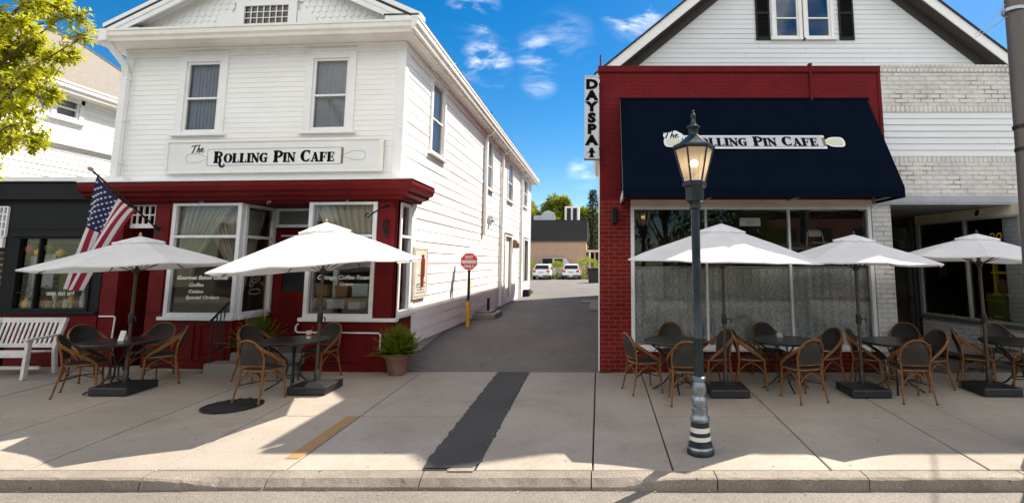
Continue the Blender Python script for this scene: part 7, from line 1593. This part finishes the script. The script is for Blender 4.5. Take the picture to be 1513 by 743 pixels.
for q, (du, hh_, m_) in enumerate([(1.55, 0.47, 0), (1.75, 0.89, 2), (2.1, 0.89, 3), (1.6, 1.31, 4), (2.15, 1.31, 0), (1.9, 1.73, 2)]):
    a_ = Ts(du, hh_, -0.45); o = thing('shop_jar', ['dull red jar on the lowest rung', 'pale grey jar on the second rung', 'olive jar beside a pale one on the second rung', 'brown jar on the third rung', 'dull red jar on the third rung', 'pale grey jar near the top'][q] + ' of the yellow shop shelf', 'jar', a_, 'jars on the yellow shelf'); mb = MB(); mb.lathe([(0.07, 0), (0.10, 0.06), (0.10, 0.18), (0.06, 0.24), (0.06, 0.27)], a_, 12); mb.build('body', Mx[m_], o, smooth=True)
    mb = MB(); mb.lathe([(0.068, 0.27), (0.068, 0.30)], a_, 12); mb.build('lid', M_BLK, o)
poster = thing('wall_poster', 'dark framed picture high inside the recessed shop', 'picture', tuple(Ts(0.85, 2.0, -0.4))); mb = MB(); a_, b_ = Ts(0.5, 2.2, -0.6), Ts(1.1, 2.2, -0.6); mb.bar(a_, b_, 0.03, 0.5); mb.build('picture', Mx[0], poster)
pl_ = thing('leafy_houseplant', 'striped leafy houseplant inside the angled shop window', 'plant', tuple(Ts(0.75, 1.0, -0.25))); mb = MB(); p0 = Vector(Ts(0.75, 0.95, -0.25))
for k in range(26): leaf(mb, p0 + rv(.02), Vector((random.gauss(0, 1), random.gauss(0, 1), random.uniform(.1, 1.2))), Vector((0, 0, 1)), random.uniform(.15, .28), .07)
mb.build('foliage', M_LEAFG, pl_); mb = MB(); mb.lathe([(0.07, -0.85), (0.09, 0.0)], tuple(p0), 12); mb.build('stand', M_BLK, pl_)

# ================================================================== ACROSS THE STREET (seen mirrored in the panes)
tree('shade_tree', (3.6, -10.0, -0.1), 7.5, 3.0, 'leafy green tree across the street mirrored in the red shop window', M_LEAFG, 2600, seed=31, group='trees across the street', ls=0.36)
tree('shade_tree', (-1.0, -11.5, -0.1), 8.5, 3.2, 'taller leafy tree across the street mirrored in the shop glass', M_LEAFG, 2600, seed=32, group='trees across the street', ls=0.36)
tree('shade_tree', (-9.0, -10.5, -0.1), 7.0, 3.0, 'leafy tree across the street mirrored in the cafe windows', M_LEAFG, 2600, seed=33, group='trees across the street', ls=0.36)
def far_shop(x0, x1, y, h, label, mat):
    op = thing('shop_row', label, 'building', ((x0 + x1) / 2, y - 4, -0.15), 'buildings across the street'); mb = MB(); mb.box(x0, x1, y - 8, y, -0.2, h); mb.build('wall', mat, op)
    n = int((x1 - x0) / 2.4)
    for k in range(n):
        xx = x0 + 0.7 + (x1 - x0 - 1.4) * k / n; mb = MB(); mb.box(xx, xx + 1.0, y, y + 0.04, h - 3.2, h - 1.5); mb.build('window', M_CARG, op)
    mb = MB(); mb.box(x0 + 0.3, x1 - 0.3, y, y + 0.05, 0.3, 2.4); mb.build('shop_window', M_CARG, op)
    mb = MB(); mb.box(x0 - .1, x1 + .1, y, y + 0.3, h - 0.4, h + 0.1); mb.build('cornice', M_WTRIM, op)
M_FARW = pbr('far_brick_wall', (0.16, 0.07, 0.05), 0.8, var=0.2)
far_shop(-30, -13, -13.5, 5.0, 'brick shop row across the street mirrored in the cafe windows', M_FARW)
far_shop(-7.5, -2.5, -15.5, 4.2, 'brick shop across the street mirrored in the glass near the alley', M_FARW)
far_shop(10.5, 30, -13.5, 5.5, 'brick shop row across the street mirrored in the red shop window', M_FARW)
tree('shade_tree', (8.2, -11.0, -0.1), 7.0, 3.4, 'dark leafy tree across the street mirrored in the middle of the red shop window', M_LEAFG, 3200, seed=34, group='trees across the street', ls=0.36)
tree('shade_tree', (-15.0, -9.5, -0.1), 7.0, 3.4, 'leafy tree across the street mirrored in the cafe display windows', M_LEAFG, 3200, seed=35, group='trees across the street', ls=0.36)

# ================================================================== LIGHT, SKY, CAMERA
SUN = Vector((0.62, 0.62, 1.0)).normalized()
EL = math.asin(SUN.z); AZ_ = math.atan2(SUN.x, SUN.y)
sd = bpy.data.lights.new('Sun', 'SUN'); sd.energy = 4.3; sd.angle = R(0.55); sd.color = (1.0, 0.93, 0.82)
so_ = bpy.data.objects.new('Sun', sd); C.objects.link(so_); so_.rotation_euler = (-SUN).to_track_quat('-Z', 'Y').to_euler(); so_.location = (20, 20, 30)
w = bpy.data.worlds.new('World'); bpy.context.scene.world = w; w.use_nodes = True
nt = w.node_tree; L = nt.links.new
for n in list(nt.nodes): nt.nodes.remove(n)
out = N(nt, 'ShaderNodeOutputWorld'); bg = N(nt, 'ShaderNodeBackground'); L(bg.outputs[0], out.inputs[0]); bg.inputs[1].default_value = 0.15
sky = N(nt, 'ShaderNodeTexSky', sky_type='NISHITA'); sky.sun_disc = False; sky.sun_elevation = EL; sky.sun_rotation = AZ_; sky.altitude = 100; sky.air_density = 1.0; sky.dust_density = 0.3; sky.ozone_density = 2.5
hs_ = N(nt, 'ShaderNodeHueSaturation'); hs_.inputs['Saturation'].default_value = 1.5; hs_.inputs['Value'].default_value = 0.42; L(sky.outputs[0], hs_.inputs['Color'])
tc = N(nt, 'ShaderNodeTexCoord'); D_ = tc.outputs['Generated']
nz = N(nt, 'ShaderNodeTexNoise'); nz.inputs['Scale'].default_value = 15.0; nz.inputs['Detail'].default_value = 10; nz.inputs['Roughness'].default_value = 0.6; nz.inputs['Distortion'].default_value = 0.35
mp = N(nt, 'ShaderNodeMapping'); mp.inputs['Scale'].default_value = (0.5, 1, 1.5); L(D_, mp.inputs[0]); L(mp.outputs[0], nz.inputs[0])
acc = None
def dirpix(px, py):
    v = Vector((px - CX, F_PX * cp - (CY - py) * sp, F_PX * sp + (CY - py) * cp)); return v.normalized()
for px, py, rad, amt in [(702, 20, 0.05, 0.82), (722, 92, 0.05, 0.9), (793, 80, 0.045, 0.55), (797, 116, 0.04, 0.35), (935, 12, 0.06, 0.9), (862, 255, 0.035, 0.35), (1495, 130, 0.05, 0.5), (690, 125, 0.04, 0.3), (835, 60, 0.06, 0.18)]:
    d = dirpix(px, py)
    sub = N(nt, 'ShaderNodeVectorMath', operation='DISTANCE'); L(D_, sub.inputs[0]); sub.inputs[1].default_value = d
    mr = N(nt, 'ShaderNodeMapRange', interpolation_type='SMOOTHSTEP'); mr.inputs['From Min'].default_value = rad * 1.12; mr.inputs['From Max'].default_value = rad * 0.25; mr.inputs['To Min'].default_value = 0; mr.inputs['To Max'].default_value = amt; L(sub.outputs['Value'], mr.inputs[0])
    if acc is None: acc = mr.outputs[0]
    else: mm = N(nt, 'ShaderNodeMath', operation='MAXIMUM'); L(acc, mm.inputs[0]); L(mr.outputs[0], mm.inputs[1]); acc = mm.outputs[0]
mrn = N(nt, 'ShaderNodeMapRange', interpolation_type='SMOOTHSTEP'); mrn.inputs['From Min'].default_value = 0.45; mrn.inputs['From Max'].default_value = 0.76; L(nz.outputs[0], mrn.inputs[0])
mr = N(nt, 'ShaderNodeMath', operation='MULTIPLY'); L(acc, mr.inputs[0]); L(mrn.outputs[0], mr.inputs[1])
# broken bright cloud, unseen, added behind and above the camera to lighten shaded fronts
sx_ = N(nt, 'ShaderNodeSeparateXYZ'); L(D_, sx_.inputs[0])
ma = N(nt, 'ShaderNodeMapRange', interpolation_type='SMOOTHSTEP'); ma.inputs['From Min'].default_value = 0.45; ma.inputs['From Max'].default_value = 0.0; L(sx_.outputs[1], ma.inputs[0])
mb_ = N(nt, 'ShaderNodeMapRange', interpolation_type='SMOOTHSTEP'); mb_.inputs['From Min'].default_value = 0.14; mb_.inputs['From Max'].default_value = 0.32; L(sx_.outputs[2], mb_.inputs[0])
n2 = N(nt, 'ShaderNodeTexNoise'); n2.inputs['Scale'].default_value = 3.0; n2.inputs['Detail'].default_value = 8; L(D_, n2.inputs[0])
mc_ = N(nt, 'ShaderNodeMapRange', interpolation_type='SMOOTHSTEP'); mc_.inputs['From Min'].default_value = 0.36; mc_.inputs['From Max'].default_value = 0.56; L(n2.outputs[0], mc_.inputs[0])
md_ = N(nt, 'ShaderNodeMapRange', interpolation_type='SMOOTHSTEP'); md_.inputs['From Min'].default_value = 0.98; md_.inputs['From Max'].default_value = 0.7; L(sx_.outputs[2], md_.inputs[0])
m0_ = N(nt, 'ShaderNodeMath', operation='MULTIPLY'); L(ma.outputs[0], m0_.inputs[0]); L(md_.outputs[0], m0_.inputs[1])
m1_ = N(nt, 'ShaderNodeMath', operation='MULTIPLY'); L(m0_.outputs[0], m1_.inputs[0]); L(mb_.outputs[0], m1_.inputs[1])
m2_ = N(nt, 'ShaderNodeMath', operation='MULTIPLY'); L(m1_.outputs[0], m2_.inputs[0]); L(mc_.outputs[0], m2_.inputs[1])
mx3 = N(nt, 'ShaderNodeMath', operation='MAXIMUM'); L(mr.outputs[0], mx3.inputs[0]); L(m2_.outputs[0], mx3.inputs[1])
mx = N(nt, 'ShaderNodeMix', data_type='RGBA'); L(mx3.outputs[0], mx.inputs['Factor']); L(hs_.outputs[0], mx.inputs['A']); mx.inputs['B'].default_value = (7.2, 6.95, 6.6, 1)
L(mx.outputs['Result'], bg.inputs[0])
cd = bpy.data.cameras.new('Camera'); co = bpy.data.objects.new('Camera', cd); C.objects.link(co)
co.location = (0, 0, CAMZ); co.rotation_euler = (PI / 2 + PITCH, 0, 0)
cd.sensor_width = 36; cd.sensor_fit = 'HORIZONTAL'; cd.lens = 36 * F_PX / 1513; cd.shift_x = -(CX - 756.5) / 1513; cd.shift_y = -(371.5 - CY) / 1513
cd.clip_start = 0.05; cd.clip_end = 2000
S = bpy.context.scene; S.camera = co
S.view_settings.view_transform = 'Standard'; S.view_settings.look = 'None'; S.view_settings.gamma = 1; S.view_settings.use_curve_mapping = False
S.view_settings.exposure = 1.26
S.view_settings.use_white_balance = True; S.view_settings.white_balance_temperature = 6750; S.view_settings.white_balance_tint = 10
S.render.engine = 'CYCLES'; S.cycles.use_denoising = True; S.cycles.max_bounces = 8; S.cycles.transparent_max_bounces = 16; S.cycles.sample_clamp_indirect = 8; S.cycles.use_adaptive_sampling = True
